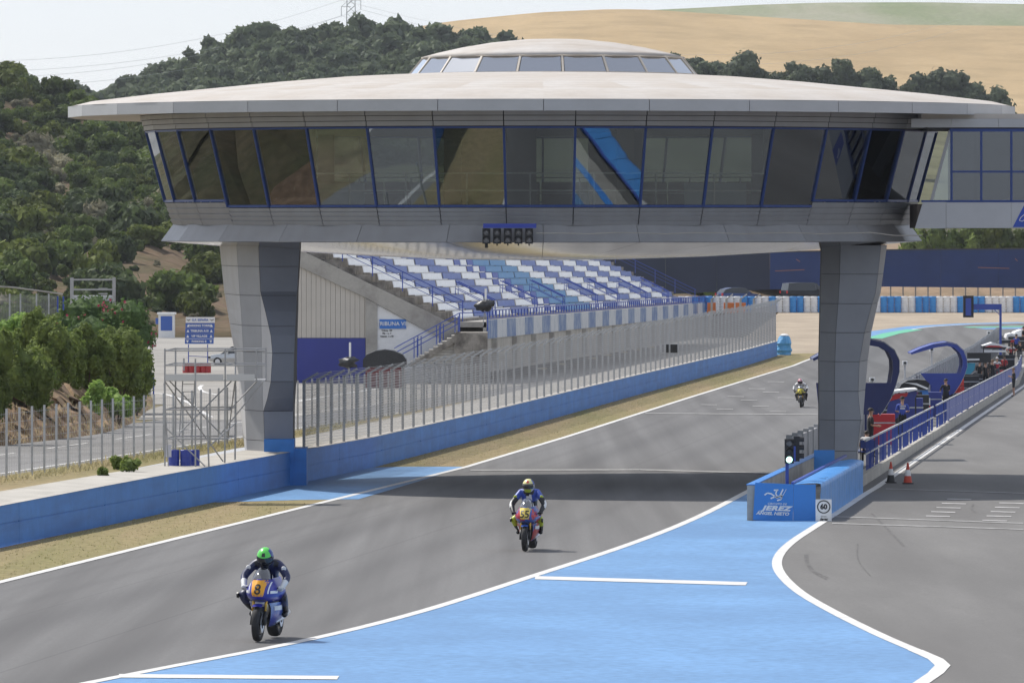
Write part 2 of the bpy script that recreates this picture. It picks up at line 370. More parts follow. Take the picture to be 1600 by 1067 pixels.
# cross lines
def xline(pts, th, m=WHITEP, dz=0.016, track=False):
    (x0, y0), (x1, y1) = pts
    flat('painted_line', [(x0, y0-th/2), (x1, y1-th/2), (x1-th*0.6, y1+th/2), (x0, y0+th/2)], dz, m, track=track)
xline([(836, 903), (1168, 912.5)], 5.0); xline([(186, 1056.5), (530, 1059.5)], 5.5)
xline([(735, 735), (1000, 734)], 2.0, WORNW); xline([(1000, 734), (1212, 740)], 2.0, WORNW)
xline([(1008, 646), (1278, 648)], 1.2, WORNW, track=True)
xline([(1304, 807.5), (1600, 818)], 1.5, WORNW); xline([(1300, 818), (1600, 827.5)], 1.5, WORNW); xline([(1384, 764), (1600, 771)], 1.2, WORNW)
WORNL = mat('half_worn_paint', (.42, .41, .40), .8, var=.25, scale=3, spec=.2)
for i in range(5):
    xline([(1480-8.3*i, 780+6.6*i), (1518-8.3*i, 781+6.6*i)], 1.3, WORNL)
    xline([(1561-6.5*i, 786+6.8*i), (1600-6.5*i, 787+6.8*i)], 1.3, WORNL)
for i, (zx, zy) in enumerate([(985, 808), (1065, 830), (1120, 767), (1185, 785), (1245, 815), (1225, 728), (1295, 745), (1320, 693), (1370, 773), (1330, 842)]):
    x, y = 800+zx/3.2, 380+zy/3.2; xline([(x-13, y), (x+13, y+0.4)], 1.0, WORNW, track=True)
# rubber marks in the pit exit
SKID = mat('rubber_mark', (0.122, 0.118, 0.114), 0.8, var=0.25, scale=2, spec=0.2)
for pts, w in (([(1261, 866), (1263, 880), (1274, 893), (1294, 903)], 0.05), ([(1258, 866), (1260, 880), (1271, 894), (1291, 905)], 0.05),
               ([(1362, 802), (1385, 825), (1412, 853)], 0.07), ([(1521, 788), (1518, 795), (1524, 801)], 0.07),
               ([(1340, 850), (1341, 875), (1360, 900)], 0.03)):
    ribbon('rubber_mark', catmull([gp(*p) for p in pts], 6), w, 0.011, SKID)
# far corner paint
def farstrip(name, P, w, dz, m): ribbon(name, [Vector((x, y, 0)) for x, y in P], w, dz, m, gzt)
GREENP = mat('green_kerb_paint', (0.10, 0.42, 0.26), 0.7)
P = [(p.x-1.0, p.y-0.0) for p in FAR[26:45]]
farstrip('blue_kerb_strip', [(28.2, 512), (30.2, 521), (33.5, 529.6), (38.0, 534.8), (43, 537.4)], 2.0, 0.010, BLUEP)
farstrip('green_kerb_strip', [(28.7, 508), (30.6, 517.0), (33, 524.5)], 1.4, 0.014, GREENP)
farstrip('green_kerb_strip', [(37.5, 528.5), (44, 530.6), (62, 531.4)], 1.6, 0.010, GREENP)
farstrip('blue_kerb_strip', [(38.5, 526.0), (44, 528), (62, 528.8)], 2.2, 0.008, BLUEP)

# ------------------------------------------------------------------ left side: wall, ledge, road, lot
def ul(y): return UW - max(0, (180-y))*0.012
def wall_h(y): return 1.08 - max(0, 180-y)*0.004
mb = MB()
ys = sorted(set(list(np.arange(-60, 478, 6)) + [478.0])); 
w = thing('trackside_wall', 'long blue painted concrete wall between grass verge and left fence', 'wall', (ux(ul(200), 200), 200, gz(200)))
edges = list(np.arange(-60, 470, 12.2)) + [478]
for a, b in zip(edges, edges[1:]):
    mb = MB(); yy = [a+0.012, *[k for k, _ in TK if a < k < b], b-0.012]; P = []
    for y in yy:
        xf = ux(ul(y), y); zb, zt = gzt(y)-0.1, gzt(y)+wall_h(y)
        P.append([(xf, y, zb), (xf-.004, y, zb+.62), (xf-.022, y, zb+.628), (xf-.022, y, zb+.648), (xf-.005, y, zb+.656), (xf-0.01, y, zt), (xf-0.24, y, zt+0.005), (xf-0.26, y, zb), (xf, y, zb)])
    mb.grid(P); mb.add([P[0][k] for k in (0, 5, 6, 7)], [(0,1,2,3)]); mb.add([P[-1][k] for k in (0, 5, 6, 7)], [(3,2,1,0)])
    wobj('wall_section', mb, WALLB, w)
    mb = MB(); mb.grid([[(ux(ul(y), y)+0.012, y, gzt(y)+wall_h(y)+0.008), (ux(ul(y), y)-0.30, y, gzt(y)+wall_h(y)+0.02)] for y in yy])
    wobj('coping', mb, LEDGE, w)
mb = MB(); mb.grid([[(ux(-29.7 if y < 215 else -30.6, y), y, (zl(y) if y < 215 else gzt(y)+wall_h(y))+.012), (ux(ul(y)-.2, y), y, gzt(y)+wall_h(y)+.004)] for y in sorted(set([k for k in YK if -60 < k < 479]+list(range(-60, 478, 10))))]); struct('ledge_path', mb, LEDGE)
mb = MB(); mb.grid([[(ux(-32.3, y), y, zl(y)+.004), (ux(-29.6 if y < 215 else -30.62, y), y, (zl(y) if y < 215 else gzt(y)+wall_h(y))+.008)] for y in YK if -301 < y < 479]); struct('dry_grass_strip', mb, GRASS)
strip('service_road', lambda y: ux(-40.6, y), lambda y: ux(-32.2, y), -60, 600, zl, 0.0, ROADA)
strip('parking_lot', lambda y: -16.2 if y < 300 else -16.2-min(94, (y-300)*2.5), lambda y: ux(-36, y), 262, 640, zl, 0.004, LOTA)
ribbon('road_line', [Vector((ux(-32.7, y), y, 0)) for y in range(-60, 300, 20)], 0.14, 0.008, WHITEP, zl)
for y in range(100, 300, 14): ribbon('road_line', [Vector((ux(-36.6, y), y, 0)), Vector((ux(-36.6, y+8), y+8, 0))], 0.13, 0.008, WHITEP, zl)
def glp(px, py): return gp(px, py, 5.0)
ribbon('road_line', catmull([glp(*p) for p in [(240, 614), (262, 617), (292, 628), (310, 640), (330, 652)]], 5), 0.22, 0.012, WHITEP, zl)
ribbon('road_line', catmull([glp(*p) for p in [(316, 602), (312, 606), (318, 612), (340, 617)]], 5), 0.22, 0.012, WHITEP, zl)
ribbon('road_line', catmull([glp(*p) for p in [(466, 627), (520, 618), (600, 606)]], 5), 0.3, 0.012, WHITEP, zl)

# bank above the road
BK = [(-140, 716), (-60, 705), (0, 697), (60, 690), (110, 684), (165, 676), (205, 662), (228, 645), (240, 630), (236, 616), (222, 604)]
prof = [(0, 0), (0.2, 0.18), (0.45, 0.42), (0.75, 0.72), (1.1, 1.02), (1.5, 1.32), (2.0, 1.62), (2.8, 1.95), (5, 2.3), (12, 2.7), (40, 3.3)]
base = catmull([glp(*p) for p in BK], 16); P = []
rr = np.random.default_rng(3)
for i, p in enumerate(base):
    d = base[min(i+1, len(base)-1)] - base[max(i-1, 0)]; d.normalize(); n = Vector((-abs(d.y) if d.y > 0 else -0.9, 0.15, 0)).normalized()
    hk = min(1, (len(base)-1-i)/37+0.25); gul = 1-.22*max(0, math.sin(i*.9+2*math.sin(i*.23)))
    P.append([(p.x+n.x*t+rr.normal(0, .09)*min(1, t*2), p.y+n.y*t+rr.normal(0, .5)*min(1, t), zl(p.y)+h*hk*gul+rr.normal(0, .09)*min(1, h*2)-(0.05 if t == 0 else 0)) for t, h in prof])
P_bank = P
mb = MB(); mb.grid([r[8:] for r in P]); struct('bank_top', mb, mat('bank_scrub', (0.10, 0.10, 0.05), .95, scale=.3, col2=(.16, .13, .075), fine=.3, bscale=2, spec=.1))
mb = MB(); mb.grid([r[:9] for r in P])
BANK = mat('bank_soil', (0.36, 0.25, 0.165), 0.95, scale=0.7, stretch=(1, 0.25, 1.2), col2=(0.20, 0.14, 0.085), bump=0.8, bscale=3, fine=0.3, spec=0.1)
struct('earth_bank', mb, BANK, smooth=False)

# ------------------------------------------------------------------ hills
def hill(name, prof, D0, D1, y0, m, back=1.15, nx=60, nd=24, rough=0.6, powr=0.9, x0=-150, x1=1750, seed=0):
    xs = np.linspace(x0, x1, nx); rg = np.random.default_rng(seed); P = []
    px, py = zip(*prof)
    for j in range(nd+6):
        t = j/nd; row = []
        for x in xs:
            yc = np.interp(x, px, py)
            if t <= 1:
                D = D0+(D1-D0)*t; y = y0(x)+(yc-y0(x))*t**powr if callable(y0) else y0+(yc-y0)*t**powr
                p = at(x, y, D); z = p.z + rg.normal(0, rough)*(1-t)*min(1, t*5)
                row.append((p.x, D, z))
            else:
                k = (j-nd)/5; D = D1*(1+(back-1)*k); p = at(x, yc, D1); row.append(((x-800)*D/FPX, D, p.z - 14*k*k*(D1/1000)))
        if j == 0: P.append([(a, b-2, c-8) for a, b, c in row])
        P.append(row)
    mb = MB(); mb.grid(P); o = struct(name, mb, m, smooth=True)
    def zf(x, t):
        yc = np.interp(x, px, py); D = D0+(D1-D0)*t; yy0 = y0(x) if callable(y0) else y0
        return at(x, yy0+(yc-yy0)*t**powr, D)
    return zf
SOIL = mat('hill_soil', (0.145, 0.10, 0.068), 0.95, scale=0.12, col2=(0.09, 0.078, 0.042), fine=0.3, bscale=0.7, bump=0.5, spec=0.05)
WOODS = mat('wood_floor', (0.10, 0.10, 0.055), 0.95, var=0.3, scale=0.05, spec=0.05)
STRAW = mat('straw_field', (0.43, 0.315, 0.175), 0.95, scale=0.02, stretch=(1, 0.16, 1), rot=0.5, col2=(0.36, 0.26, 0.14), fine=0.07, bscale=0.3, spec=0.05,
            streak=((0.29, 0.215, 0.115), (0.035, 0.02, 0.25), 0.8))
GREENF = mat('green_field', (0.16, 0.20, 0.085), 0.95, scale=0.02, stretch=(0.5, 0.1, 1), col2=(0.32, 0.30, 0.22), fine=0.12, bscale=0.4, spec=0.05)
near_hill = hill('scrub_hill', [(-150, 60), (-50, 104), (0, 124), (60, 150), (110, 160), (150, 172), (250, 192), (350, 250), (450, 310), (600, 390), (760, 440), (1000, 452), (1750, 452)],
                 600, 1000, lambda x: 528 if x < 420 else 528-(x-420)*0.2 if x < 700 else 470, SOIL, seed=2)
far_hill = hill('wooded_hill', [(-150, 190), (90, 160), (170, 166), (210, 142), (300, 108), (430, 62), (560, 62), (650, 68), (740, 84), (900, 100), (1060, 112), (1150, 122), (1300, 130), (1400, 150), (1500, 165), (1600, 180), (1750, 190)],
                1100, 1700, lambda x: 455, WOODS, seed=3, powr=0.8)
straw_zf = hill('straw_hill', [(-150, 200), (400, 120), (520, 68), (600, 52), (700, 34), (840, 20), (950, 15), (1000, 15), (1066, 19), (1178, 26), (1388, 39), (1600, 41), (1750, 44)], 1750, 2700, 250, STRAW, seed=4, rough=0.15)
hill('green_hill', [(-150, 200), (800, 60), (960, 22), (1000, 17), (1066, 14), (1180, 8), (1290, 4.5), (1450, 4), (1600, 7), (1750, 12)], 2850, 3600, 280, GREENF, seed=5, rough=0.3)

# ------------------------------------------------------------------ foliage
def leaf_mesh(name, seed, n, rx, ry, rz, leaf, clumps=14, core=0.72, flat_bottom=0.3, elong=1.6):
    rg = np.random.default_rng(seed)
    c = rg.normal(size=(clumps, 3)); c /= np.linalg.norm(c, axis=1)[:, None]; c *= rg.uniform(0.35, 0.78, (clumps, 1))
    c[:, 2] = np.maximum(c[:, 2], -flat_bottom)
    cr = rg.uniform(0.26, 0.46, clumps)
    k = rg.integers(0, clumps, n); d = rg.normal(size=(n, 3)); d /= np.linalg.norm(d, axis=1)[:, None]
    p = c[k] + d * (cr[k] * rg.uniform(0.72, 1.08, n))[:, None]
    p[:, 2] = np.where(p[:, 2] < -0.85, -0.85 + rg.uniform(0, .2, n), p[:, 2])
    p = p * np.array([rx, ry, rz])
    nn = d + rg.normal(0, 0.55, (n, 3)); nn /= np.linalg.norm(nn, axis=1)[:, None]
    a = np.cross(nn, rg.normal(size=(n, 3))); a /= np.linalg.norm(a, axis=1)[:, None] + 1e-9; b = np.cross(nn, a)
    s = leaf * rg.uniform(0.6, 1.3, n)[:, None]
    a, b = a*s*elong/2, b*s/2
    V = np.stack([p-a, p-b*0.9, p+a, p+b*0.9], 1).reshape(-1, 3)
    nv = len(V); F = np.arange(nv).reshape(-1, 4)
    # inner mass so that the crown is not see-through
    bm = bmesh.new(); 
    for i in range(clumps):
        bmesh.ops.create_icosphere(bm, subdivisions=1, radius=cr[i]*core*1.15, matrix=Matrix.Translation(Vector(c[i])))
    bmesh.ops.create_icosphere(bm, subdivisions=1, radius=0.5)
    cv = np.array([v.co[:] for v in bm.verts]) * np.array([rx, ry, rz]); bm.verts.index_update(); cf = [[v.index + nv for v in f.verts] for f in bm.faces]; bm.free()
    me = bpy.data.meshes.new(name); me.from_pydata(np.vstack([V, cv]).tolist(), [], F.tolist() + cf); me.update()
    return me
def foliage(name, c, c2, objr=0.25, sc=1.2): return mat(name, c, 0.7, scale=sc, col2=c2, objrand=objr, transl=0.34, spec=0.2, fine=0.25, bscale=9)
F_SCRUB = [foliage('scrub_leaves_a', (0.126, 0.171, 0.040), (0.058, 0.083, 0.024), 0.3, 0.9), foliage('scrub_leaves_b', (0.159, 0.189, 0.037), (0.071, 0.095, 0.024), 0.25, 0.9),
           foliage('scrub_leaves_c', (0.098, 0.133, 0.047), (0.047, 0.069, 0.029), 0.3, 0.9), foliage('dry_scrub_twigs', (0.320, 0.294, 0.192), (0.152, 0.149, 0.092), 0.2, 0.9)]
F_HEDGE = foliage('hedge_leaves', (0.245, 0.313, 0.076), (0.102, 0.143, 0.039), 0.12, 2.5)
F_FIG = foliage('bright_leaves', (0.372, 0.520, 0.134), (0.150, 0.253, 0.060), 0.1, 3)
F_OLE = foliage('oleander_leaves', (0.120, 0.193, 0.056), (0.055, 0.099, 0.031), 0.1, 2.5)
F_WOOD = foliage('wood_leaves', (0.126, 0.158, 0.078), (0.066, 0.087, 0.053), 0.3, 0.13)
F_FARTREE = foliage('olive_tree_leaves', (0.137, 0.168, 0.090), (0.063, 0.081, 0.050), 0.2, 0.5)
BARK = mat('bark', (0.12, 0.085, 0.06), 0.9, var=0.3, scale=3, bump=0.5, bscale=12)
# scrub on the near hill
SV = []
for fi, fm in enumerate(F_SCRUB):
    for v in range(3):
        me = leaf_mesh('foliage', 100+fi*10+v, 1250 if fi < 3 else 700, 1, 1, 0.75, 0.17 if fi < 3 else 0.10, clumps=11+v*2, elong=1.7 if fi < 3 else 3); me.materials.append(fm); SV.append((fi, me))
rg = np.random.default_rng(11); cand = []
def scrub(x, t, r, kind=None, label='evergreen scrub bush on the brown hillside', grp='scrub bushes on the hillside', zs=1.0):
    p = near_hill(x, t); fi = kind if kind is not None else rg.choice([0, 0, 1, 2, 2, 3], p=[.25, .15, .22, .15, .13, .10])
    me = [m for f, m in SV if f == fi][rg.integers(0, 3)]
    o = obj('scrub_bush', me, None, None, (p.x, p.y, p.z + r*0.42*zs)); o.scale = (r*rg.uniform(.9, 1.2), r*rg.uniform(.8, 1.1), r*rg.uniform(.85, 1.15)*zs); o.rotation_euler = (0, 0, rg.uniform(0, 6.3))
    return tag(o, label, 'bush', grp)
n = 0
for j in range(21):
    t = 0.03 + 0.97*(j/20)
    D = 600+400*t; sp = 34*(620/D)*1.15
    for x in np.arange(-60, 380, sp):
        xx = x + rg.uniform(-.4, .4)*sp; tt = min(1, max(0.02, t + rg.uniform(-.022, .022)))
        q = near_hill(xx, tt); py = YH - (q.z-ZC)*FPX/q.y
        if 170 < xx < 345 and py > 350 + abs(xx-215)*0.0 and py > 395: continue         # bare patch with its own bushes below
        if xx > 345 and py > 372: continue
        if n >= 290 : break
        if xx > 250 and py < 300 and rg.random() < 0.75: continue
        fi = None
        r = rg.choice([rg.uniform(.9, 1.7), rg.uniform(1.6, 2.8), rg.uniform(2.8, 4.2)], p=[.3, .5, .2])
        if rg.random() < 0.05: continue
        scrub(xx, tt, r, fi); n += 1
def tt_for(py): return max(0.0, ((528-py)/(528-160)))**(1/0.9)
for x, py, r, k, lab in [(279, 478, 4.1, 0, 'large rounded dark bush on bare soil behind the parking sign'), (300, 488, 2.4, 1, 'small bright green bush at foot of the big dark bush'),
                         (62, 350, 3.9, 1, 'large rounded yellow-green bush in the middle of the scrub hillside'), (35, 388, 3.6, 1, 'rounded olive green bush at lower left of the scrub hillside'),
                         (38, 432, 3.2, 1, 'yellow-green bush behind the grey mesh fence'), (118, 395, 3.0, 0, 'dark evergreen bush above the steel viewing platform'),
                         (190, 402, 2.6, 2, 'grey-green bush beside the bare earth path'), (322, 420, 3.0, 1, 'bright bush beside the left pillar above the white booth'),
                         (212, 478, 1.5, 2, 'low grey bush on the bare earth above the white booth'), (330, 386, 3.4, 0, 'dark bush under the left tip of the round building')]:
    scrub(x, tt_for(py), r, k, lab, None)
for k in range(26):
    scrub(rg.uniform(180, 345), tt_for(rg.uniform(395, 520)), rg.uniform(.35, .8), int(rg.choice([2, 3, 3])), 'small dry shrub on the bare earth slope', 'dry shrubs on the bare slope')
# far wood: one mass
WT = [leaf_mesh('wt', 300+i, 260, 1, 1, 0.85, 0.34, clumps=9, core=0.8) for i in range(4)]
TV = [np.array([v.co[:] for v in m.vertices]) for m in WT]; TF = [[list(p.vertices) for p in m.polygons] for m in WT]
def mass(name, pts, m, label, cat):
    V, F, o = [], [], 0; rg = np.random.default_rng(5)
    for (p, r) in pts:
        i = rg.integers(0, 4); a = rg.uniform(0, 6.28); M = np.array([[math.cos(a), -math.sin(a), 0], [math.sin(a), math.cos(a), 0], [0, 0, 1]])
        v = (TV[i] @ M.T) * r * rg.uniform(.85, 1.15, 3) + np.array([p[0], p[1], p[2]+r*.5]); V.append(v); F += [[k+o for k in f] for f in TF[i]]; o += len(v)
    me = bpy.data.meshes.new(name); me.from_pydata(np.vstack(V).tolist(), [], F); me.update(); ob = obj(name, me, m); ob['kind'] = 'stuff'; tag(ob, label, cat); return ob
pts = []
rg2 = np.random.default_rng(21)
for j in range(17):
    t = 0.30+0.70*j/16
    for x in np.arange(60, 1130, 17*(1300/(1100+600*t))):
        xx = x+rg2.uniform(-9, 9); p = far_hill(xx, min(1, t+rg2.uniform(-.015, .015))); py = YH-(p.z-ZC)*FPX/p.y
        if xx > 760 and py > 135: continue
        if xx < 230 and py > 215: continue
        if py > 260: continue
        pts.append((p, rg2.uniform(1.7, 4.2) if rg2.random() < .85 else rg2.uniform(4, 5.5)))
under = []
for k in range(620):
    xx, tt = rg2.uniform(-50, 345), rg2.uniform(.02, 1); q = near_hill(xx, tt); py = YH-(q.z-ZC)*FPX/q.y
    if py > 395 and xx > 165: continue
    if xx > 250 and py < 190: continue
    under.append((q, rg2.uniform(.5, 1.25)))
mass('hillside_undergrowth', under[::2], F_SCRUB[2], 'low green undergrowth between the bushes of the scrub hillside', 'undergrowth')
mass('hillside_undergrowth', under[1::2], F_SCRUB[0], 'low olive undergrowth between the bushes of the scrub hillside', 'undergrowth')
mass('hillside_wood', pts, F_WOOD, 'dark evergreen wood covering the far hill behind the round building', 'wood')
# separate trees
def tree(px, pyb, pyt, D, wpx, m, label, seed, group=None, leaf=0.5, n=1500):
    b = at(px, pyb, D); h = (pyb-pyt)*D/FPX; w = wpx*D/FPX/2
    t = thing('tree', label, 'tree', b, group)
    tr = MB(); tr.tube([(0, 0, -1), (0.05*h, 0, h*.25), (0, 0, h*.5)], [h*.05, h*.035, h*.02], 7)
    for a in range(4): tr.tube([(0.02*h, 0, h*.25), (math.cos(a*1.6)*w*.4, math.sin(a*1.6)*w*.4, h*.55)], [h*.022, h*.01], 5)
    obj('trunk', tr, BARK, t)
    me = leaf_mesh('crown', seed, n, w*1.2, w*1.1, h*.58, leaf, clumps=18, core=0.75, flat_bottom=0.8); me.materials.append(m)
    obj('crown', me, None, t, (0, 0, h*.5)); return t
for i, (px, pyb, pyt, wpx) in enumerate([(1092, 145, 97, 52), (1122, 150, 104, 50), (1160, 150, 82, 72), (1205, 152, 112, 54), (1242, 156, 100, 62), (1288, 160, 105, 66), (1318, 158, 94, 46), (1352, 165, 102, 66),
                                         (1380, 172, 122, 50), (1428, 178, 112, 74), (1478, 182, 112, 78), (1520, 190, 130, 70), (1560, 195, 132, 72)]):
    words = ['nearest the glazed dome', 'second from the glazed dome', 'tallest of the row right of the dome', 'fourth from the dome', 'fifth from the dome', 'sixth from the dome', 'narrow one', 'left of the gap',
             'low one beside the gap', 'first right of the gap', 'second right of the gap', 'third right of the gap', 'last right of the gap']
    tree(px, pyb, pyt, 1420, wpx, F_FARTREE, 'dark olive tree below the straw field, ' + words[i], 400+i, 'tree row below the straw field', 0.75, 1300)
for i, px in enumerate((1424, 1450, 1484, 1516, 1552, 1590, 1625)):
    tree(px, 462, 348-6*(i % 3), 760, 62, [F_HEDGE, F_SCRUB[1], F_SCRUB[0]][i % 3], 'green tree above the blue banner, ' + ['leftmost under the glazed gallery', 'second from the left', 'third from the left', 'fourth from the left', 'fifth from the left', 'sixth from the left', 'at the right edge'][i], 430+i, 'trees behind the blue banner', 0.4, 1500)
for i, px in enumerate((985, 1020, 1060, 1100)):
    tree(px, 470, 440-4*(i % 2), 660, 50, F_HEDGE, 'low green tree past the grandstand end, ' + ['leftmost', 'second', 'third', 'rightmost'][i] + ' of four', 440+i, 'trees beyond the grandstand', 0.3, 800)
# hedges on the bank
def hedge(name, x0, x1, yt, yb, D, m, label, seed, leaf=0.10, n=6500, clumps=22, depth=None):
    c = at((x0+x1)/2, (yt+yb)/2, D); rx = (x1-x0)/2*D/FPX; rz = (yb-yt)/2*D/FPX
    t = thing(name, label, 'bush', (c.x, c.y, c.z-rz))
    me = leaf_mesh('foliage', seed, n, rx*1.12, (depth or rx), rz*1.12, leaf, clumps=clumps, core=0.8, flat_bottom=.75); me.materials.append(m)
    obj('foliage', me, None, t, (0, 0, rz))
    st = MB()
    for a in range(5): st.tube([(0, 0, -0.6), (math.cos(a*1.3)*rx*.5, math.sin(a*1.3)*rx*.5, rz)], [0.05, 0.02], 5)
    obj('stem', st, BARK, t); return t
hedge('hedge_bush', -75, 20, 500, 690, 218, F_HEDGE, 'dense green hedge bush at the left edge above the service road', 501)
hedge('hedge_bush', -12, 78, 512, 655, 228, F_HEDGE, 'dense dark green hedge bush nearest the left edge of the bank', 502)
hedge('hedge_bush', 38, 118, 503, 628, 238, F_HEDGE, 'tall hedge bush with sunlit tips, second along the bank', 503)
hedge('hedge_bush', 98, 172, 510, 612, 250, F_HEDGE, 'grey-green hedge bush between the tall hedge bush and the oleander', 504)
hedge('hedge_bush', 142, 228, 507, 625, 258, F_HEDGE, 'rounded yellow-green hedge bush in front of the oleander', 505)
hedge('hedge_bush', -20, 70, 486, 560, 285, F_FIG, 'pale green hedge bush just below the grey mesh fence', 506)
hedge('hedge_bush', 55, 105, 492, 550, 290, F_HEDGE, 'small hedge bush between mesh fence and oleander', 507, n=3500)
hedge('hedge_bush', 20, 70, 480, 600, 246, F_HEDGE, 'hedge bush filling the gap behind the first two hedge bushes', 520)
hedge('hedge_bush', 85, 135, 500, 620, 246, F_HEDGE, 'narrow hedge bush filling the gap behind the tall hedge bush', 521)
hedge('hedge_bush', 185, 238, 540, 640, 266, F_HEDGE, 'hedge bush at the right end of the bank beside the parking lot', 522)
hedge('hedge_bush', 68, 88, 575, 605, 236, F_FIG, 'small bright round shrub on the bank face', 508, n=1500, clumps=8)
hedge('leafy_shrub', 122, 168, 598, 662, 241, F_FIG, 'bright green broad-leaved shrub low on the bank, left one of two', 509, leaf=0.17, n=1700, clumps=12)
hedge('leafy_shrub', 158, 208, 602, 652, 247, F_FIG, 'bright green broad-leaved shrub low on the bank, right one of two', 510, leaf=0.17, n=1500, clumps=12)
ole = hedge('oleander_bush', 80, 248, 470, 615, 276, F_OLE, 'big oleander bush with pink flowers on the bank beside the parking lot', 511, leaf=0.12, n=11000, clumps=34, depth=2.2)
PINK = mat('oleander_flowers', (0.42, 0.04, 0.10), 0.6, transl=0.2)
rgf = np.random.default_rng(9); fl = MB(); rxo, rzo = 168/2*276/FPX, 145/2*276/FPX
for k in range(62):
    a = rgf.uniform(0.1, 3.04); r = rgf.uniform(.55, 1.06); yy = -rgf.uniform(.6, 2.1)
    c = Vector((math.cos(a)*rxo*r, yy*(1.05-r*.45), rzo+math.sin(a)*rzo*r*(1 if rgf.random() < .7 else .2)))
    for q in range(4):
        d = Vector(rgf.normal(size=3)).normalized(); e = d.cross(Vector(rgf.normal(size=3))).normalized()*0.05; f2 = d.cross(e).normalized()*0.05; cc = c+d*0.05
        fl.add([cc-e, cc-f2, cc+e, cc+f2], [(0, 1, 2, 3)])
obj('flower_cluster', fl, PINK, ole)
for i, (x, y, r) in enumerate([(180, 726, .25), (203, 729, .33), (160, 735, .16)]):
    p = glp(x, y+8); me = leaf_mesh('foliage', 540+i, 350, r, r, r, .09, 9); me.materials.append(F_HEDGE)
    tag(obj('weed', me, None, None, (p.x, p.y, zl(p.y)+r*.7)), ['green weed left of the bigger weed by the left fence', 'bigger green weed at the foot of the left fence', 'smallest green weed at the foot of the left fence'][i], 'weed')
# grass blades on the verge
def blades(name, n, fx, zf, hmin, hmax, m, label, seed, wid=0.012):
    rg = np.random.default_rng(seed); X, Y = fx(rg, n); n = len(X)
    Z = np.array([zf(y) for y in Y]); h = rg.uniform(hmin, hmax, n); a = rg.uniform(0, 6.28, n); w = wid*rg.uniform(.7, 1.6, n)
    lx, ly = rg.normal(0, .6, n)*h, rg.normal(0, .6, n)*h
    V = np.stack([np.stack([X-np.cos(a)*w, Y-np.sin(a)*w, Z], 1), np.stack([X+np.cos(a)*w, Y+np.sin(a)*w, Z], 1), np.stack([X+lx, Y+ly, Z+h], 1)], 1).reshape(-1, 3)
    me = bpy.data.meshes.new(name); me.from_pydata(V.tolist(), [], np.arange(3*n).reshape(-1, 3).tolist()); me.update()
    o = obj(name, me, m); o['kind'] = 'stuff'; return tag(o, label, 'grass')
BLADE = mat('grass_blades', (0.50, 0.41, 0.26), 0.9, scale=0.3, stretch=(1.2, 0.06, 1), rot=-TR, col2=(0.36, 0.34, 0.17), fine=0.2, bscale=5, spec=0.1, thr=(0.36, 0.66), transl=0.5)
def fx(rg, n):
    Y = 125+(rg.random(n)**1.6)*330; u = UW+0.05+rg.random(n)*3.1; ok = ~((Y > 190.5-(u+28)*0.2) & (Y < 232))
    edge = rg.random(n) < .25; u = np.where(edge, UW+0.05+np.abs(rg.normal(0, .25, n)), u); Y, u = Y[ok], u[ok]
    return u+0.1*Y, Y
blades('verge_grass', 11000, fx, gzt, 0.012, 0.05, BLADE, 'dry straw-coloured grass on the verge beside the track', 31, 0.02)
def fx2(rg, n):
    Y = 140+rg.random(n)*200; u = -31.3+rg.normal(0, .35, n); return u+0.1*Y, Y
BP = [[Vector(q) for q in r[:9]] for r in P_bank]
rgk = np.random.default_rng(77); V = []
for k in range(5200):
    i, j = rgk.integers(0, len(BP)-1), rgk.integers(0, 8); a = BP[i][j].lerp(BP[i+1][j+1], rgk.random()); h = rgk.uniform(.05, .28); d = Vector((rgk.normal(0, .4), rgk.normal(0, .4), 1)).normalized()*h
    e = Vector((.014, rgk.normal(0, .01), 0)); V += [tuple(a-e-Vector((0, 0, .03))), tuple(a+e-Vector((0, 0, .03))), tuple(a+d)]
me = bpy.data.meshes.new('bank_grass'); me.from_pydata(V, [], np.arange(len(V)).reshape(-1, 3).tolist()); o = obj('bank_grass', me, BLADE); o['kind'] = 'stuff'; tag(o, 'dry grass tufts on the brown earth bank', 'grass')
blades('verge_grass', 9000, fx2, zl, 0.04, 0.22, BLADE, 'straggling dry grass along the foot of the left fence', 32, 0.02)
# ------------------------------------------------------------------ the round building over the track
BX, BY = 0.98, 214.0
ZB = ZC                                              # heights below are measured from eye level
NP = 37; DEL = 2*math.pi/NP; TH0 = R(4.37)
CLAD = mat('grey_cladding', (0.345, 0.352, 0.368), 0.45, metal=0.15, var=0.05, scale=1.2, spec=0.4, streak=((0.25, 0.24, 0.23), (1.5, 1.5, 0.35), 0.25))
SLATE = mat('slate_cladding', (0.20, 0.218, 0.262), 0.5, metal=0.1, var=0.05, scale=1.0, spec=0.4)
MIDC = mat('mid_slate_cladding', (0.275, 0.29, 0.32), 0.5, metal=0.1, var=0.05, scale=1.0, spec=0.4)
JOINT = mat('dark_joint', (0.06, 0.06, 0.065), 0.8)
RIMM = mat('rim_metal', (0.40, 0.41, 0.425), 0.4, metal=0.3, var=0.04, scale=1.5)
ROOFM = mat('dusty_white_roof', (0.52, 0.495, 0.465), 0.75, scale=0.35, col2=(0.46, 0.415, 0.365), fine=0.05, bscale=3, streak=((0.36, 0.295, 0.23), (0.10, 1.3, 1.0), 0.5), spec=0.2, thr=(0.38, 0.72))
SOFF = mat('polished_soffit', (0.46, 0.44, 0.41), 0.10, metal=0.9, var=0.06, scale=1, bump=0.25, bscale=0.8)
WING = glass('tinted_window_glass', (0.68, 0.72, 0.71, 1), 0.10, 0.01, (0.85, 0.92, 1.0, 1), 1.55, 0.007)
DOMEG = glass('dome_glass', (0.55, 0.58, 0.60, 1), 0.45, 0.10, (0.95, 0.97, 1, 1), 1.6)
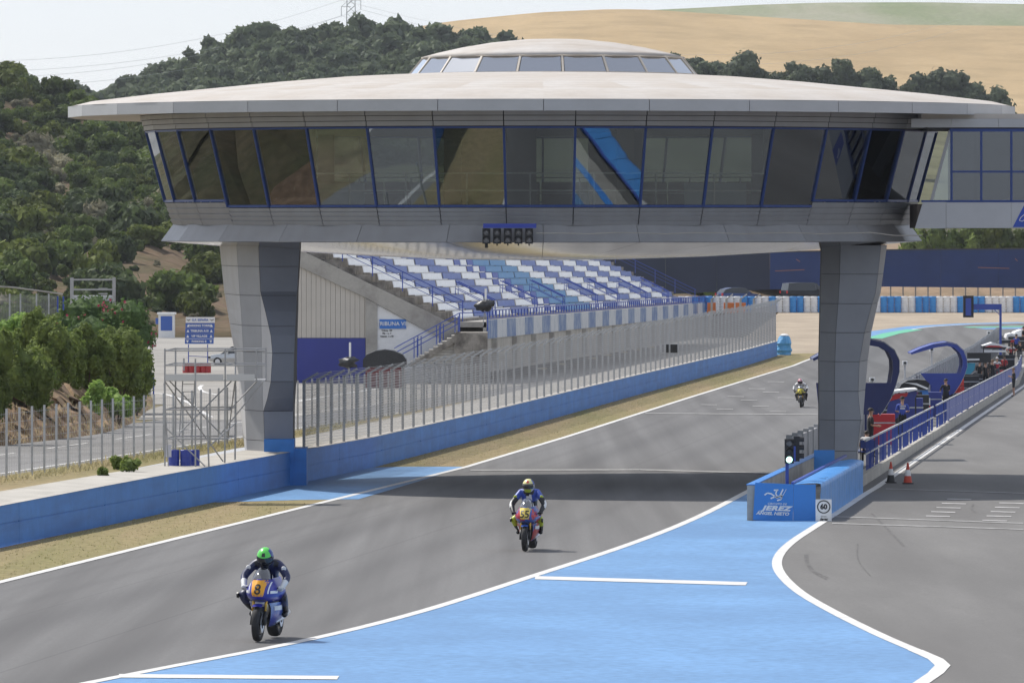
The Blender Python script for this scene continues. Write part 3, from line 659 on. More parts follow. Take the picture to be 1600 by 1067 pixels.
MULL = mat('blue_window_frame', (0.022, 0.055, 0.21), 0.4, metal=0.2)
CREAM = mat('cream_trim', (0.60, 0.54, 0.46), 0.6)
FLOORM = mat('interior_floor', (0.07, 0.06, 0.055), 0.6)
INTW = mat('interior_wall', (0.12, 0.095, 0.08), 0.7)
SEAL = mat('brown_seam', (0.30, 0.20, 0.13), 0.8)
bld = thing('round_pavilion', 'saucer-shaped grey pavilion with a ring of windows bridging the track on two pillars', 'building', (BX, BY, gz(BY)))
LZ = ZB - gz(BY)                                     # local height of eye level
def pol(r, th, z): return (r*math.sin(th), -r*math.cos(th), z+LZ)
def ringpanel(name, ra, za, rb, zb, m, k, seg=1, gap=0.02, t=0.03, n=NP, d=None, parent=None, inset=0.0, zgap=0.0, cache={}):
    """slab facing outward between (ra,za) bottom and (rb,zb) top for facet k"""
    key = (name, ra, za, rb, zb, n, m.name)
    dl = 2*math.pi/n
    if key not in cache:
        g = gap/max(ra, rb); a0, a1 = g/2, dl-g/2
        mb = MB(); mb.slab([pol(ra, a0, za+zgap), pol(ra, a1, za+zgap), pol(rb, a1, zb-zgap), pol(rb, a0, zb-zgap)], t)
        me = mb.mesh(name); me.materials.append(m); cache[key] = me
    th = (TH0 if n == NP else 0) + k*dl
    return obj(name, cache[key], None, parent or bld, (0, 0, 0), (0, 0, th))
# structural core behind the cladding
core = MB(); core.lathe([(12.28, -0.20+LZ), (12.42, 0.30+LZ), (12.42, 0.32+LZ)], 74)
obj('inner_wall', core, JOINT, bld)
core = MB(); core.lathe([(13.12, 2.86+LZ), (13.32, 3.36+LZ)], 74); obj('inner_wall', core, JOINT, bld)
fl = MB(); fl.lathe([(12.45, 0.20+LZ), (12.45, 0.30+LZ), (0.01, 0.30+LZ)], 74); obj('floor_slab', fl, FLOORM, bld)
ce = MB(); ce.lathe([(13.2, 2.92+LZ), (0.01, 2.92+LZ)], 74); obj('ceiling', ce, INTW, bld)
for k in range(NP):
    thm = TH0+(k+.5)*DEL; thd = math.degrees((thm+math.pi) % (2*math.pi) - math.pi)
    low = -54.5 < thd < 43.8
    zb = 0.36 if low else 0.54; rb = 12.52 if low else 12.57
    # window: pane + frame members
    ringpanel('window_pane', rb, zb, 13.20, 2.82, WING, k, gap=0.07, t=0.02)
    key = 'mul_low' if low else 'mul'
    if key not in bpy.data.meshes:
        mb = MB(); mb.bar(pol(rb+.02, 0, zb-.02), pol(13.22, 0, 2.84), 0.075, 0.10); me = mb.mesh(key); me.materials.append(MULL)
        mb = MB(); mb.bar(pol(rb+.02, 0, zb), pol(rb+.02, DEL, zb), 0.06, 0.07); me = mb.mesh(key+'_t'); me.materials.append(MULL)
        mb = MB(); mb.bar(pol(13.22, 0, 2.83), pol(13.22, DEL, 2.83), 0.06, 0.06); me = mb.mesh(key+'_u'); me.materials.append(MULL)
    obj('mullion', bpy.data.meshes[key], None, bld, rot=(0, 0, TH0+k*DEL)); obj('window_sill', bpy.data.meshes[key+'_t'], None, bld, rot=(0, 0, TH0+k*DEL)); obj('window_head', bpy.data.meshes[key+'_u'], None, bld, rot=(0, 0, TH0+k*DEL))
    # upper cladding: three shiplap boards leaning out
    for i in range(3):
        a, b = 2.875+i*0.165, 2.875+(i+1)*0.165
        ringpanel('upper_cladding_board', 13.22+i*0.055+0.05, a, 13.22+(i+1)*0.055, b, CLAD, k, gap=0.03, t=0.03, zgap=0.008)
    # lower cladding: four boards
    zt, rt = zb-0.045, rb-0.02
    for i in range(4):
        a = -0.24 + (zt+0.24)*i/4; b = -0.24 + (zt+0.24)*(i+1)/4; r0 = 12.30+(rt-12.30)*i/4; r1 = 12.30+(rt-12.30)*(i+1)/4
        ringpanel('lower_cladding_board', r0-0.012, a, r1+0.03, b, CLAD, k, gap=0.03, t=0.03, zgap=0.008)
for k in range(26):
    ringpanel('lip_panel', 12.70, -0.79, 12.30, -0.25, CLAD, k, gap=0.012, t=0.03, n=26)
NR = 30
for k in range(NR):
    ringpanel('rim_panel', 15.76, 3.31, 15.76, 3.67, RIMM, k, gap=0.012, t=0.04, n=NR)
    ringpanel('eave_soffit_panel', 13.42, 3.40, 15.74, 3.33, CREAM, k, gap=0.02, t=0.02, n=NR)
# belly: wedge panels, shallow bowl
prof = [(12.68, -0.79), (11.0, -0.93), (8.5, -1.12), (5.5, -1.30), (2.5, -1.40), (0.3, -1.42)]
mb = MB(); NBW = 26; dl = 2*math.pi/NBW; g = 0.0008
mb.grid([[pol(r, g+(dl-2*g)*j/3, z) for j in range(4)] for r, z in prof]); me = mb.mesh('belly_panel', smooth=True); me.materials.append(SOFF)
for k in range(NBW): obj('belly_panel', me, None, bld, rot=(0, 0, k*dl))
mb = MB(); mb.lathe([(12.4, -0.70+LZ), (8, -1.0+LZ), (0.1, -1.30+LZ)], 52); obj('belly_core', mb, JOINT, bld)
# roof: radial panels with raised seams
rp = [(15.74, 3.675), (15.1, 3.83), (13.2, 4.06), (11.2, 4.26), (9.0, 4.48), (6.8, 4.66), (4.78, 4.76)]
mb = MB(); mb.grid([[pol(r, 2*math.pi/NR*j/3, z) for j in range(4)] for r, z in rp]); me = mb.mesh('roof_panel', smooth=True); me.materials.append(ROOFM)
ms = MB()
for (r0, z0), (r1, z1) in zip(rp, rp[1:]): ms.bar(pol(r0, 0, z0+.002), pol(r1, 0, z1+.002), 0.05, 0.012)
sm = ms.mesh('roof_seam'); sm.materials.append(ROOFM)
for k in range(NR):
    obj('roof_panel', me, None, bld, rot=(0, 0, 2*math.pi/NR*k))
# glazed ring and cap
NG = 20; DXC = 0.40                                   # the dome sits a little right of the ring centre
def rpd(r, th, z): x, y, zz = pol(r, th, z); return (x, y, zz)
dome = obj('dome', (lambda q: (q.lathe([(4.38, 5.30+LZ), (4.42, 5.34+LZ), (3.9, 5.48+LZ), (3.1, 5.66+LZ), (2.1, 5.83+LZ), (1.0, 5.94+LZ), (0.01, 5.97+LZ)], 40), q)[1])(MB()), ROOFM, bld, (DXC, 0, 0), smooth=True)
for k in range(NG):
    g2 = 2*math.pi/NG
    mb = MB(); mb.slab([pol(4.80, .012, 4.75), pol(4.80, g2-.012, 4.75), pol(4.34, g2-.012, 5.31), pol(4.34, .012, 5.31)], 0.02)
    if k == 0:
        gme = mb.mesh('dome_pane'); gme.materials.append(DOMEG)
        b2 = MB(); b2.bar(pol(4.84, 0, 4.72), pol(4.36, 0, 5.32), 0.07, 0.07); bme = b2.mesh('dome_rib'); bme.materials.append(CREAM)
        b3 = MB(); b3.bar(pol(4.84, 0, 4.75), pol(4.84, g2, 4.75), 0.07, 0.05); b3.bar(pol(4.38, 0, 5.32), pol(4.38, g2, 5.32), 0.08, 0.05); sme = b3.mesh('dome_sill'); sme.materials.append(CREAM)
    for nm, q in (('dome_pane', gme), ('dome_rib', bme), ('dome_sill', sme)): obj(nm, q, None, dome, rot=(0, 0, k*g2+.06))
mb = MB(); mb.lathe([(4.2, 4.70+LZ), (0.01, 4.70+LZ)], 30); obj('dome_floor', mb, FLOORM, dome)
# inside: columns, core walls, hand rail
for k in range(12):
    th = k*2*math.pi/12+0.25; mb = MB(); c = pol(10.6, th, 0)
    mb.box(c[0]-.28, c[0]+.28, c[1]-.28, c[1]+.28, .3+LZ, 2.92+LZ); obj('inner_column', mb, INTW, bld)
mb = MB(); mb.box(-2.6, -0.2, -9.5, -8.0, .3+LZ, 2.92+LZ); obj('inner_core', mb, INTW, bld)
mb = MB(); mb.box(1.6, 3.4, 0.5, 3.5, .3+LZ, 2.92+LZ); obj('inner_core', mb, mat('interior_dark', (0.05, 0.05, 0.06), .6), bld)
for k in range(20):                                   # brown parapet on the far side of the room
    th = math.pi-.95+k*.095; mb = MB(); mb.slab([pol(12.0, th, .3), pol(12.0, th+.09, .3), pol(12.0, th+.09, 1.25), pol(12.0, th, 1.25)], .06); obj('parapet_panel', mb, mat('brown_parapet', (.20, .125, .085), .6), bld)
for x0, y0, w_ in ((-8.2, -5.6, 2.4), (-4.2, -9.3, 1.6), (4.6, -7.0, 2.0), (7.4, -4.2, 1.8)):
    mb = MB(); mb.box(x0, x0+w_, y0, y0+.5, .3+LZ, 1.12+LZ); obj('counter', mb, mat('pale_counter', (.42, .46, .45), .5), bld)
RAILM = mat('steel_handrail', (0.62, 0.57, 0.50), 0.4, metal=0.2)
NH = 37; ra = MB(); rpst = MB()
for h in (0.85, 1.40):
    for k in range(74): ra.bar(pol(11.9, k*2*math.pi/74, h), pol(11.9, (k+1)*2*math.pi/74, h), 0.045)
obj('hand_rail', ra, RAILM, bld)
rpst.bar(pol(11.9, 0, 0.3), pol(11.9, 0, 1.40), 0.045); me = rpst.mesh('rail_post'); me.materials.append(RAILM)
for k in range(NH): obj('rail_post', me, None, bld, rot=(0, 0, TH0+(k+.35)*DEL))

# pillars: courses of flat panels on a core
def pillar(rows, courses, mats, name, base_loc, corner_depths, back):
    """rows: (py, [x positions]); corner_depths: function(row index interpolation)->depths"""
    ysr = [r[0] for r in rows]
    def sec(py):
        xs = [np.interp(py, ysr, [r[1][i] for r in rows]) for i in range(len(rows[0][1]))]
        ds = [np.interp(py, ysr, [r[2][i] for r in rows]) for i in range(len(rows[0][1]))]
        return [at(x, py, d) for x, d in zip(xs, ds)]
    p = obj('pillar', None, None, bld)
    cm = MB(); L = []
    pys = sorted(set(list(courses) + ysr))
    for py in pys:
        q = sec(py); z = ZC+(YH-py)*210/FPX
        c = Vector((sum(v.x for v in q)/len(q), sum(v.y for v in q)/len(q)+1.0, 0))
        L.append([(v.x+(c.x-v.x)*.03, v.y+(c.y-v.y)*.03+.03, z) for v in q] + [(q[-1].x-.1, back, z), (q[0].x+.1, back, z)])
    cm.grid([r+[r[0]] for r in L]); cm.add(L[0], [tuple(range(len(L[0])))]); wobj('pillar_core', cm, JOINT, p) if False else obj('pillar_core', cm, mat('pillar_joint', (.085, .087, .095), .8), p, off=(BX, BY, gz(BY)))
    nf = len(rows[0][1])-1
    for a, b in zip(courses, courses[1:]):
        sub = [y for y in ysr if a+4 < y < b-4]
        for i in range(nf):
            lv = [a+0.38] + sub + [b-0.38]; G = []
            for py in lv:
                q = sec(py); z = ZC+(YH-py)*210/FPX; u0, u1 = q[i], q[i+1]; d = (u1-u0); ln = Vector((d.x, d.y, 0)).length
                if ln < 0.03: G = None; break
                e = d*min(.25, .008/ln); G.append([Vector((u0.x+e.x, u0.y+e.y, z)), Vector((u1.x-e.x, u1.y-e.y, z))])
            if not G: continue
            mb = MB(); mb.grid(G)
            nrm = (G[0][1]-G[0][0]).cross(G[-1][0]-G[0][0]).normalized()
            mb2 = [[v+Vector((0, .05, 0)) for v in r] for r in G]
            mb.grid(mb2); 
            for r0, r1 in ((0, 0), (-1, -1)): mb.add([G[r0][0], G[r0][1], mb2[r1][1], mb2[r1][0]], [(0, 1, 2, 3)])
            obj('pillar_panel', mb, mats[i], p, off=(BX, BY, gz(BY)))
    return p
Lx = [ # py, x: A outer-left, B, C, C', D inner edge ; depths
 (376, [342, 369, 403, 403.5, 469], [213.5, 209.6, 208.6, 208.55, 208.9]),
 (455, [350, 374, 406.3, 406.8, 464.5], [213.5, 209.6, 208.6, 208.55, 208.9]),
 (485, [355, 376.5, 407.5, 414.5, 463], [213.4, 209.6, 208.6, 207.9, 208.2]),
 (522, [361, 378.5, 408.5, 423, 461], [213.3, 209.6, 208.6, 207.4, 207.7]),
 (549, [366, 380, 409, 425.5, 460], [213.2, 209.6, 208.6, 207.2, 207.5]),
 (593, [372, 382, 410, 423, 459], [213.1, 209.6, 208.6, 207.4, 207.6]),
 (620, [374, 382.5, 410.5, 417.5, 458.5], [213, 209.6, 208.6, 207.9, 208.1]),
 (638, [375.5, 383, 411, 411.5, 458.2], [213, 209.6, 208.6, 208.5, 208.6]),
 (713, [383, 386, 413.6, 414, 457.7], [213, 209.6, 208.6, 208.5, 208.6]),
 (772, [386, 388, 414, 414.5, 457.7], [213, 209.6, 208.6, 208.5, 208.6])]
WH = mat('sunlit_grey_panel', (0.50, 0.50, 0.51), 0.5, var=0.05, scale=1.3, spec=0.3, streak=((0.42, 0.40, 0.37), (2, 2, 0.4), 0.3))  # paler cladding for the left-facing pillar facets, sunlight put into the colour
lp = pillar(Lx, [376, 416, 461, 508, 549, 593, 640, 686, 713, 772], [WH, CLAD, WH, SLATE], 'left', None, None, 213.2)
Rx = [(383, [1283.7, 1313, 1377, 1386], [209.8, 209, 209, 211.5]), (429, [1283, 1312, 1372, 1380], [209.8, 209, 209, 211.5]), (458, [1282, 1310.5, 1368, 1376], [209.8, 209, 209, 211.5]),
      (473, [1282, 1309.5, 1363, 1372], [209.8, 209, 209, 211.5]), (518, [1281, 1306, 1351, 1362], [209.8, 209, 209, 211.5]), (564, [1280, 1304.5, 1343, 1356], [209.8, 209, 209, 211.5]),
      (610, [1280, 1304, 1341, 1352], [209.8, 209, 209, 211]), (655, [1280, 1304, 1345, 1348.5], [209.8, 209, 209, 210]), (703, [1280, 1303.5, 1339, 1341], [209.8, 209, 209, 209.6]), (760, [1280, 1303.5, 1339, 1341], [209.8, 209, 209, 209.6])]
pillar(Rx, [383, 428, 474, 519, 564, 610, 655, 703, 760], [MIDC, MIDC, MIDC], 'right', None, None, 212.6)
# blue painted block at the foot of the left pillar
mb = MB(); a = at(412.5, 690, 207.9); b = at(459.5, 690, 207.9)
mb.box(a.x, b.x, 207.9, 209.2, gz(208)-.05, ZC+(YH-686)*.0208); mb.box(a.x-.0, b.x+.4, 208.0, 209.5, gz(208)-.05, gz(208)+1.2)
obj('pillar_plinth', mb, WALLB, lp, off=(BX, BY, gz(BY)))

# start lights under the front lip
LENS = mat('unlit_lens', (0.16, 0.16, 0.165), 0.25, var=0.2, scale=8)
sl = thing('start_lights', 'black row of five double signal lamps under a blue bar below the round pavilion', 'start lights', at(795, 380, 200.9))
k1 = 200.9/FPX
def sloc(px, py): return ((px-795)*k1, 0, (380-py)*k1)
mb = MB(); a = sloc(755, 349.5); b = sloc(838, 356.5); mb.box(a[0], b[0], -.1, .35, b[2], a[2]); obj('blue_bar', mb, mat('signal_blue', (0.03, 0.06, 0.40), .4), sl)
for i in range(5):
    px = 760+16.7*i; h = obj('lamp_housing', (lambda q: (q.box(*[v for v in (sloc(px-6.2, 0)[0], sloc(px+6.2, 0)[0])], -.14, .12, sloc(0, 381)[2], sloc(0, 357)[2]), q)[1])(MB()), BLACK, sl)
    for py in (363.2, 374.8):
        c = sloc(px, py); mb = MB(); mb.lathe([(.095, -.16), (.09, -.165), (.05, -.185), (.005, -.19)], 18, (c[0], 0, c[2]), 'y'); obj('lens', mb, LENS, h)
        mb = MB(); P = []
        for t in np.linspace(-0.2, math.pi+.2, 12): P.append([(c[0]+.108*math.cos(t), -.14, c[2]+.108*math.sin(t)), (c[0]+.108*math.cos(t), -.27, c[2]+.108*math.sin(t))])
        mb.grid(P); obj('visor', mb, BLACK, h)
    c = sloc(px, 383); mb = MB(); mb.tube([(c[0], 0, c[2]+.06), (c[0], 0, c[2]-(.09 if i == 0 else .02))], .02 if i else .05, 6); obj('cable_gland', mb, BLACK, sl)
cb = MB(); cb.tube([at(838, 364.5, 200.6)-sl.location, *[at(x, 364.5+1.2*math.sin(x*.05)+(3.0 if x > 1380 else 0), 201.0+((x-850)/585)**2*5.2)-sl.location for x in range(880, 1441, 40)]], 0.016, 5); obj('cable', cb, LEDGE, sl)

# glazed gallery on the right
ga = thing('glazed_gallery', 'grey gallery with blue-framed windows joined to the right side of the round pavilion', 'building', (20, 209, gz(209)))
DG = 206.6; kg = DG/FPX
def gq(px, py): p = at(px, py, DG); return p.x, p.z
def gbox(name, x0, x1, y0, y1, d0, d1, m, par=None):
    mb = MB(); a, zt = gq(x0, y0); b, zb2 = gq(x1, y1); mb.box(a, b, d0, d1, zb2, zt); return obj(name, mb, m, par or ga, off=tuple(ga.location))
GALG = glass('gallery_glass', (0.40, 0.43, 0.46, 1), 0.08, 0.01, (0.8, 0.86, 0.95, 1), 1.5)
PALEB = mat('pale_band', (0.46, 0.47, 0.49), 0.5, var=0.04, scale=1)
for x0, x1 in ((1424, 1486.4), (1486.8, 1560), (1560.4, 1660), (1660.4, 1760)): gbox('fascia_panel', x0, x1, 186, 199.5, DG, DG+.06, RIMM)
gbox('roof', 1440, 1760, 178, 186, DG+.1, DG+4.2, ROOFM); gbox('ceiling', 1450, 1760, 199, 203, DG+.2, DG+4.2, JOINT)
gbox('floor_slab', 1434, 1760, 319, 357, DG+.25, DG+4.2, INTW)
for i, (x0, x1) in enumerate(((0, 0), (1478.5, 1580), (1580.3, 1680), (1680.3, 1760))):
    if i == 0:
        mb = MB(); q = [gq(1429.5, 357), gq(1478, 357), gq(1478, 316), gq(1442, 316)]; mb.prism(q, DG, DG+.06); obj('band_panel', mb, PALEB, ga, off=tuple(ga.location))
    else: gbox('band_panel', x0, x1, 316.5, 356.5, DG, DG+.06, PALEB)
xs = [1487, 1533.5, 1580.5, 1627, 1674, 1721, 1760]
for x in xs: gbox('mullion', x-1.7, x+1.7, 203, 316, DG+.04, DG+.16, MULL)
for x0, x1 in zip(xs, xs[1:]):
    for y0, y1 in ((206, 267), (270, 313)): gbox('window_pane', x0+1.7, x1-1.7, y0, y1, DG+.08, DG+.10, GALG)
    gbox('transom', x0+1.7, x1-1.7, 267, 270, DG+.05, DG+.15, MULL)
gbox('top_rail', 1484, 1760, 201.5, 206, DG+.03, DG+.17, MULL); gbox('bottom_rail', 1440, 1760, 313, 316.3, DG+.03, DG+.17, MULL)
mb = MB(); mb.prism([gq(1457, 312.5), gq(1485, 312.5), gq(1485, 206)], DG+.09, DG+.11); obj('window_pane', mb, WING, ga, off=tuple(ga.location))
mb = MB(); p, q = gq(1456, 313), gq(1485, 204); mb.bar((p[0], DG+.1, p[1]), (q[0], DG+.1, q[1]), .10, .08); obj('mullion', mb, CLAD, ga, off=tuple(ga.location))
gbox('inner_wall', 1490, 1758, 203, 318, DG+2.6, DG+2.7, plain('dark_gallery_backing', (.05, .055, .065), .7))  # dark backing added behind the panes so the gallery glass reads dark
for x in (1500, 1592, 1690): gbox('inner_curtain', x, x+30, 206, 313, DG+2.4, DG+2.5, plain('grey_curtain', (.16, .17, .19), .8))
em = MB(); em.prism([gq(1582.5, 355), gq(1650, 355), gq(1650, 321), gq(1600, 321)], DG-.012, DG-.002); emo = obj('emblem_panel', em, mat('emblem_blue', (0.02, 0.07, 0.42), .4), ga, off=tuple(ga.location))
em = MB(); pts = [gq(*v) for v in ((1602, 334), (1595, 340), (1592.5, 344.5), (1597, 346), (1612, 336))]
for a, b in zip(pts, pts[1:]): em.bar((a[0], DG-.02, a[1]), (b[0], DG-.02, b[1]), .025, .02)
obj('emblem_line', em, WHITE, emo, off=tuple(ga.location))
# gallery props beyond the frame carry it
for px in (1700,):
    mb = MB(); p = at(px, 357, DG+2); mb.box(p.x-.4, p.x+.4, DG+1.5, DG+2.4, gz(DG)-.1, p.z+.2); obj('support_column', mb, CLAD, ga, off=tuple(ga.location))
# ------------------------------------------------------------------ fences on the left
fen = thing('debris_fence', 'tall grey wire debris fence with bent tops standing on the long blue wall', 'fence', (ux(-28.16, 212), 212, zl(212)))
SP = 3.5; NB = 76
pm = MB(); pm.box(-.047, .047, -.04, .04, -.05, 2.28); pm.bar((0, 0, 2.24), (.47, 0, 2.52), .08, .07); pme = pm.mesh('post'); pme.materials.append(FENCEG)
sl_ = -0.0125*SP
def bay(n_h, top, arm, wv, wt, ln=SP, dz=None):
    b = MB(); d = dz if dz is not None else -0.0125*ln
    for k in range(n_h): z = .06+top*k/(n_h-1); b.bar((.0, 0, z), (.1*ln, ln, z+d), wt*1.25)
    for k in range(arm): t = (k+1)/arm; b.bar((.47*t, 0, 2.26+.26*t), (.47*t+.1*ln, ln, 2.26+.26*t+d), wt)
    for k in range(int(ln/wv)): y = (k+.5)*wv; b.bar((.1*y, y, .05), (.1*y, y+.001, 2.2+d*y/ln), wt)
    me = b.mesh('wire_mesh'); me.materials.append(WIRE); return me
bme = bay(24, 2.16, 4, 0.18, 0.009)
FB = {}
for i in range(NB+1):
    y = 212.5+i*SP; loc = (ux(-28.16, y)-fen.location.x, y-212, gzt(y)+wall_h(y)-fen.location.z)
    fz = 1+.26*i/NB; obj('post', pme, None, fen, loc).scale = (1, 1, fz)
    if i < NB:
        y2 = y+SP; dzz = round((gzt(y2)-gzt(y))/fz, 3)
        me = FB.setdefault(dzz, None) or bay(24, 2.16, 4, 0.18, 0.009, dz=dzz); FB[dzz] = me
        o = obj('wire_mesh', me, None, fen, loc); o['kind'] = 'stuff'; o.scale = (1, 1, fz)
lf = thing('wire_fence', 'low wire fence on grey posts between the ledge and the left service road', 'fence', (ux(-31.5, 150), 150, zl(150)))
pm = MB(); pm.box(-.032, .032, -.03, .03, -.05, 1.95); lpme = pm.mesh('post'); lpme.materials.append(FENCEG)
b = MB()
for k in range(8): b.bar((0, 0, .12+k*.24), (.2, 2, .12+k*.24-.025), .007)
for k in range(5): b.bar((.04*k, .4*k, .1), (.04*k, .4*k+.001, 1.85), .004)
lw = b.mesh('wire_mesh'); lw.materials.append(WIRE)
for i in range(-6, 82):
    y = 150+2*i; loc = (.2*i, 2*i, zl(y)-zl(150)); obj('post', lpme, None, lf, loc); o = obj('wire_mesh', lw, None, lf, loc); o['kind'] = 'stuff'
# speakers on the fence
for i, px in enumerate((1039.5, 1053)):
    p = at(px, 544.5, 371); t = thing('loudspeaker', ['left', 'right'][i] + ' one of the pair of black square loudspeakers hung on the debris fence', 'loudspeaker', (p.x, p.y, p.z-.27), 'pair of loudspeakers')
    mb = MB(); mb.box(-.23, .23, 0, .3, 0, .54); obj('cabinet', mb, FENCEG, t); mb = MB(); mb.box(-.20, .20, -.03, -.002, .03, .51); obj('grille', mb, BLACK, t)
    mb = MB(); mb.lathe([(.14, -.032), (.13, -.05), (.03, -.04), (.005, -.04)], 14, (0, 0, .27), 'y'); obj('cone', mb, RUBBER, t)
# small plates and clips on the fence
for i, (px, py) in enumerate([(847, 575.5), (876, 568.5), (925, 559.5), (949, 554.5), (974, 550), (995, 546), (1016, 542)]):
    D = 281600/(1800-px); p = at(px, py, D); mb = MB(); mb.box(-.22, .22, 0, .02, -.03, .03)
    tag(obj('marker_plate', mb, LEDGE, None, (p.x, p.y-.1, p.z)), 'small pale marker strip on the debris fence, %s from the left' % ['first', 'second', 'third', 'fourth', 'fifth', 'sixth', 'seventh'][i], 'plate', 'marker strips on the fence')

# ------------------------------------------------------------------ grandstand
GD0, GD1 = 375.0, 566.0
gs = thing('grandstand', 'concrete grandstand with rows of white and blue seat blocks behind the debris fence', 'grandstand', (ux(-40.6, GD0), GD0, zl(GD0)))
G0 = Vector(gs.location)
ZS = ZC-5.88; SL = -0.0077
def gw(u, y, z): return (ux(u, y)-G0.x, y-G0.y, z+SL*(y-GD0)-G0.z)        # u metres from the wall line frame, z height at the near end
def longbox(name, u0, u1, z0, z1, y0, y1, m, par=None):
    mb = MB(); v = [gw(u0, y0, z0), gw(u1, y0, z0), gw(u1, y1, z0), gw(u0, y1, z0), gw(u0, y0, z1), gw(u1, y0, z1), gw(u1, y1, z1), gw(u0, y1, z1)]
    mb.add(v, [(0,3,2,1),(4,5,6,7),(0,1,5,4),(1,2,6,5),(2,3,7,6),(3,0,4,7)]); return obj(name, mb, m, par or gs)
SEATW = mat('white_seats', (0.86, 0.86, 0.85), 0.5, var=0.05, scale=1.5); SEATB = mat('lavender_blue_seats', (0.15, 0.21, 0.46), 0.5, var=0.12, scale=1.5); SEATC = mat('bright_blue_seats', (0.10, 0.29, 0.52), 0.5, scale=4, col2=(0.18, 0.40, 0.52), thr=(.5, .7)); SEATD = mat('deep_blue_seats', (0.07, 0.12, 0.42), 0.5)
def seatmesh(m, n, ln):
    b = MB(); p = ln/n
    for k in range(n):
        y0, y1 = k*p+.03, (k+1)*p-.03; ym = (y0+y1)/2
        f = lambda x, y, z: (x+.1*y, y, z+SL*y)
        b.add([f(-.32, y0, .02), f(-.32, y1, .02), f(-.40, y1, .40), f(-.40, y0, .40), f(-.36, y0, .02), f(-.36, y1, .02), f(-.44, y1, .40), f(-.44, y0, .40)], [(0,1,2,3),(7,6,5,4),(0,3,7,4),(1,5,6,2),(3,2,6,7)])
        b.add([f(0.02, y0, .03), f(0.02, y1, .03), f(-.34, y1, .0), f(-.34, y0, .0), f(0.02, y0, -.03), f(0.02, y1, -.03)], [(0,3,2,1),(0,1,5,4)])
    me = b.mesh('seat_block'); me.materials.append(m); return me
BL = 11.4; SM = {k: seatmesh(m, n, l) for k, m, n, l in (('W', SEATW, 20, 10.6), ('B', SEATB, 20, 10.6), ('C', SEATC, 20, 10.6), ('b', SEATD, 7, 3.6), ('w', SEATW, 7, 3.6))}
seq = [('W', BL), ('B', BL), ('W', BL), ('B', BL), ('W', BL), ('b', 3.9), ('w', 4.2), ('b', 3.9), ('C', BL), ('C', BL), ('W', BL), ('B', BL), ('W', BL), ('B', BL), ('W', BL), ('B', BL), ('W', BL), ('B', BL)]
NROW = 13
for r in range(NROW):
    zt = ZS+r*.44
    longbox('concrete_step', -40.6-(r+1)*.88, -40.6-r*.88+.04, zt-.55, zt-.10, GD0-.0, GD1, OLDC)
    y = GD0+.3
    for c, ln in seq:
        if y+ln > GD1: break
        if r == 0 and c in 'wb' : c2 = 'B' if ln > 9 else c
        o = obj('seat_block', SM[c], None, gs, gw(-40.6-r*.88, y, zt)); y += ln
D4 = 374.6
def side(name, pts, m, d0=D4, d1=D4+.4, par=None):
    mb = MB(); P = [at(x, y, D4) for x, y in pts]; mb.prism([(p.x-G0.x, p.z-G0.z) for p in P], d0-G0.y, d1-G0.y); return obj(name, mb, m, par or gs)
side('stringer_beam', [(466, 416), (572, 465.5), (589, 475), (665, 516), (700, 534), (718, 534), (718, 508), (700, 503), (470, 391), (440, 380)], CONC, D4-.15, D4+.5)
BEIGE = mat('beige_cladding', (0.52, 0.48, 0.42), 0.6, var=0.04, scale=1)
def low_edge(x): return np.interp(x, [466, 572, 589, 665], [416, 465.5, 475, 516])
x = 463.5
while x < 571.5:
    x2 = min(x+7.6, 572); side('cladding_board', [(x+.15, 527.8), (x2-.25, 527.8), (x2-.25, low_edge(x2)+.3), (x+.15, low_edge(x)+.3)], BEIGE); x = x2
dr = side('door', [(464, 600), (571, 600), (571, 528.3), (464, 528.3)], mat('deep_blue_door', (0.028, 0.04, 0.25), .5, var=.05, scale=1), D4-.05)
side('pilaster', [(571.5, 600), (589.5, 600), (589.5, 475.5), (571.5, 466)], CONC, D4-.12, D4+.5)
ww = side('end_wall', [(589.6, 600), (760, 600), (760, 545), (718, 534), (664, 516), (589.6, 476)], WHITE)
side('wall_panel', [(440, 600), (463, 600), (463, 415), (440, 400)], LEDGE)
longbox('rear_wall', -40.6-NROW*.88, -40.6-NROW*.88+.3, ZS-6, ZS+NROW*.44+1.0, GD0+.5, GD1, CONC)
# sign on the end wall
sg = side('sign_board', [(593, 513.5), (634.5, 513.5), (634.5, 499), (593, 499)], mat('sign_blue', (0.03, 0.17, 0.55), .4), D4-.06, D4-.01)
def glet(txt, px, py, h, m, par, dd=-.075, **k):
    p = at(px, py, D4); return lettering(txt, h*D4/FPX, (p.x-G0.x, D4+dd-G0.y, p.z-G0.z), m, par, **k)
glet('TRIBUNA VIP', 613.5, 506, 8.6, WHITE, sg, bold=.004, extr=.008); glet('A 09', 630, 512, 2.2, WHITE, sg, extr=.008)
for t, y in (('Tribuna  VIP', 516.5), ('Fila  1 a  7', 521), ('Asiento  1 a 30', 525.5)): glet(t, 604.5, y, 3.3, BLACK, ww, bold=.004, extr=.008, dd=-.02)
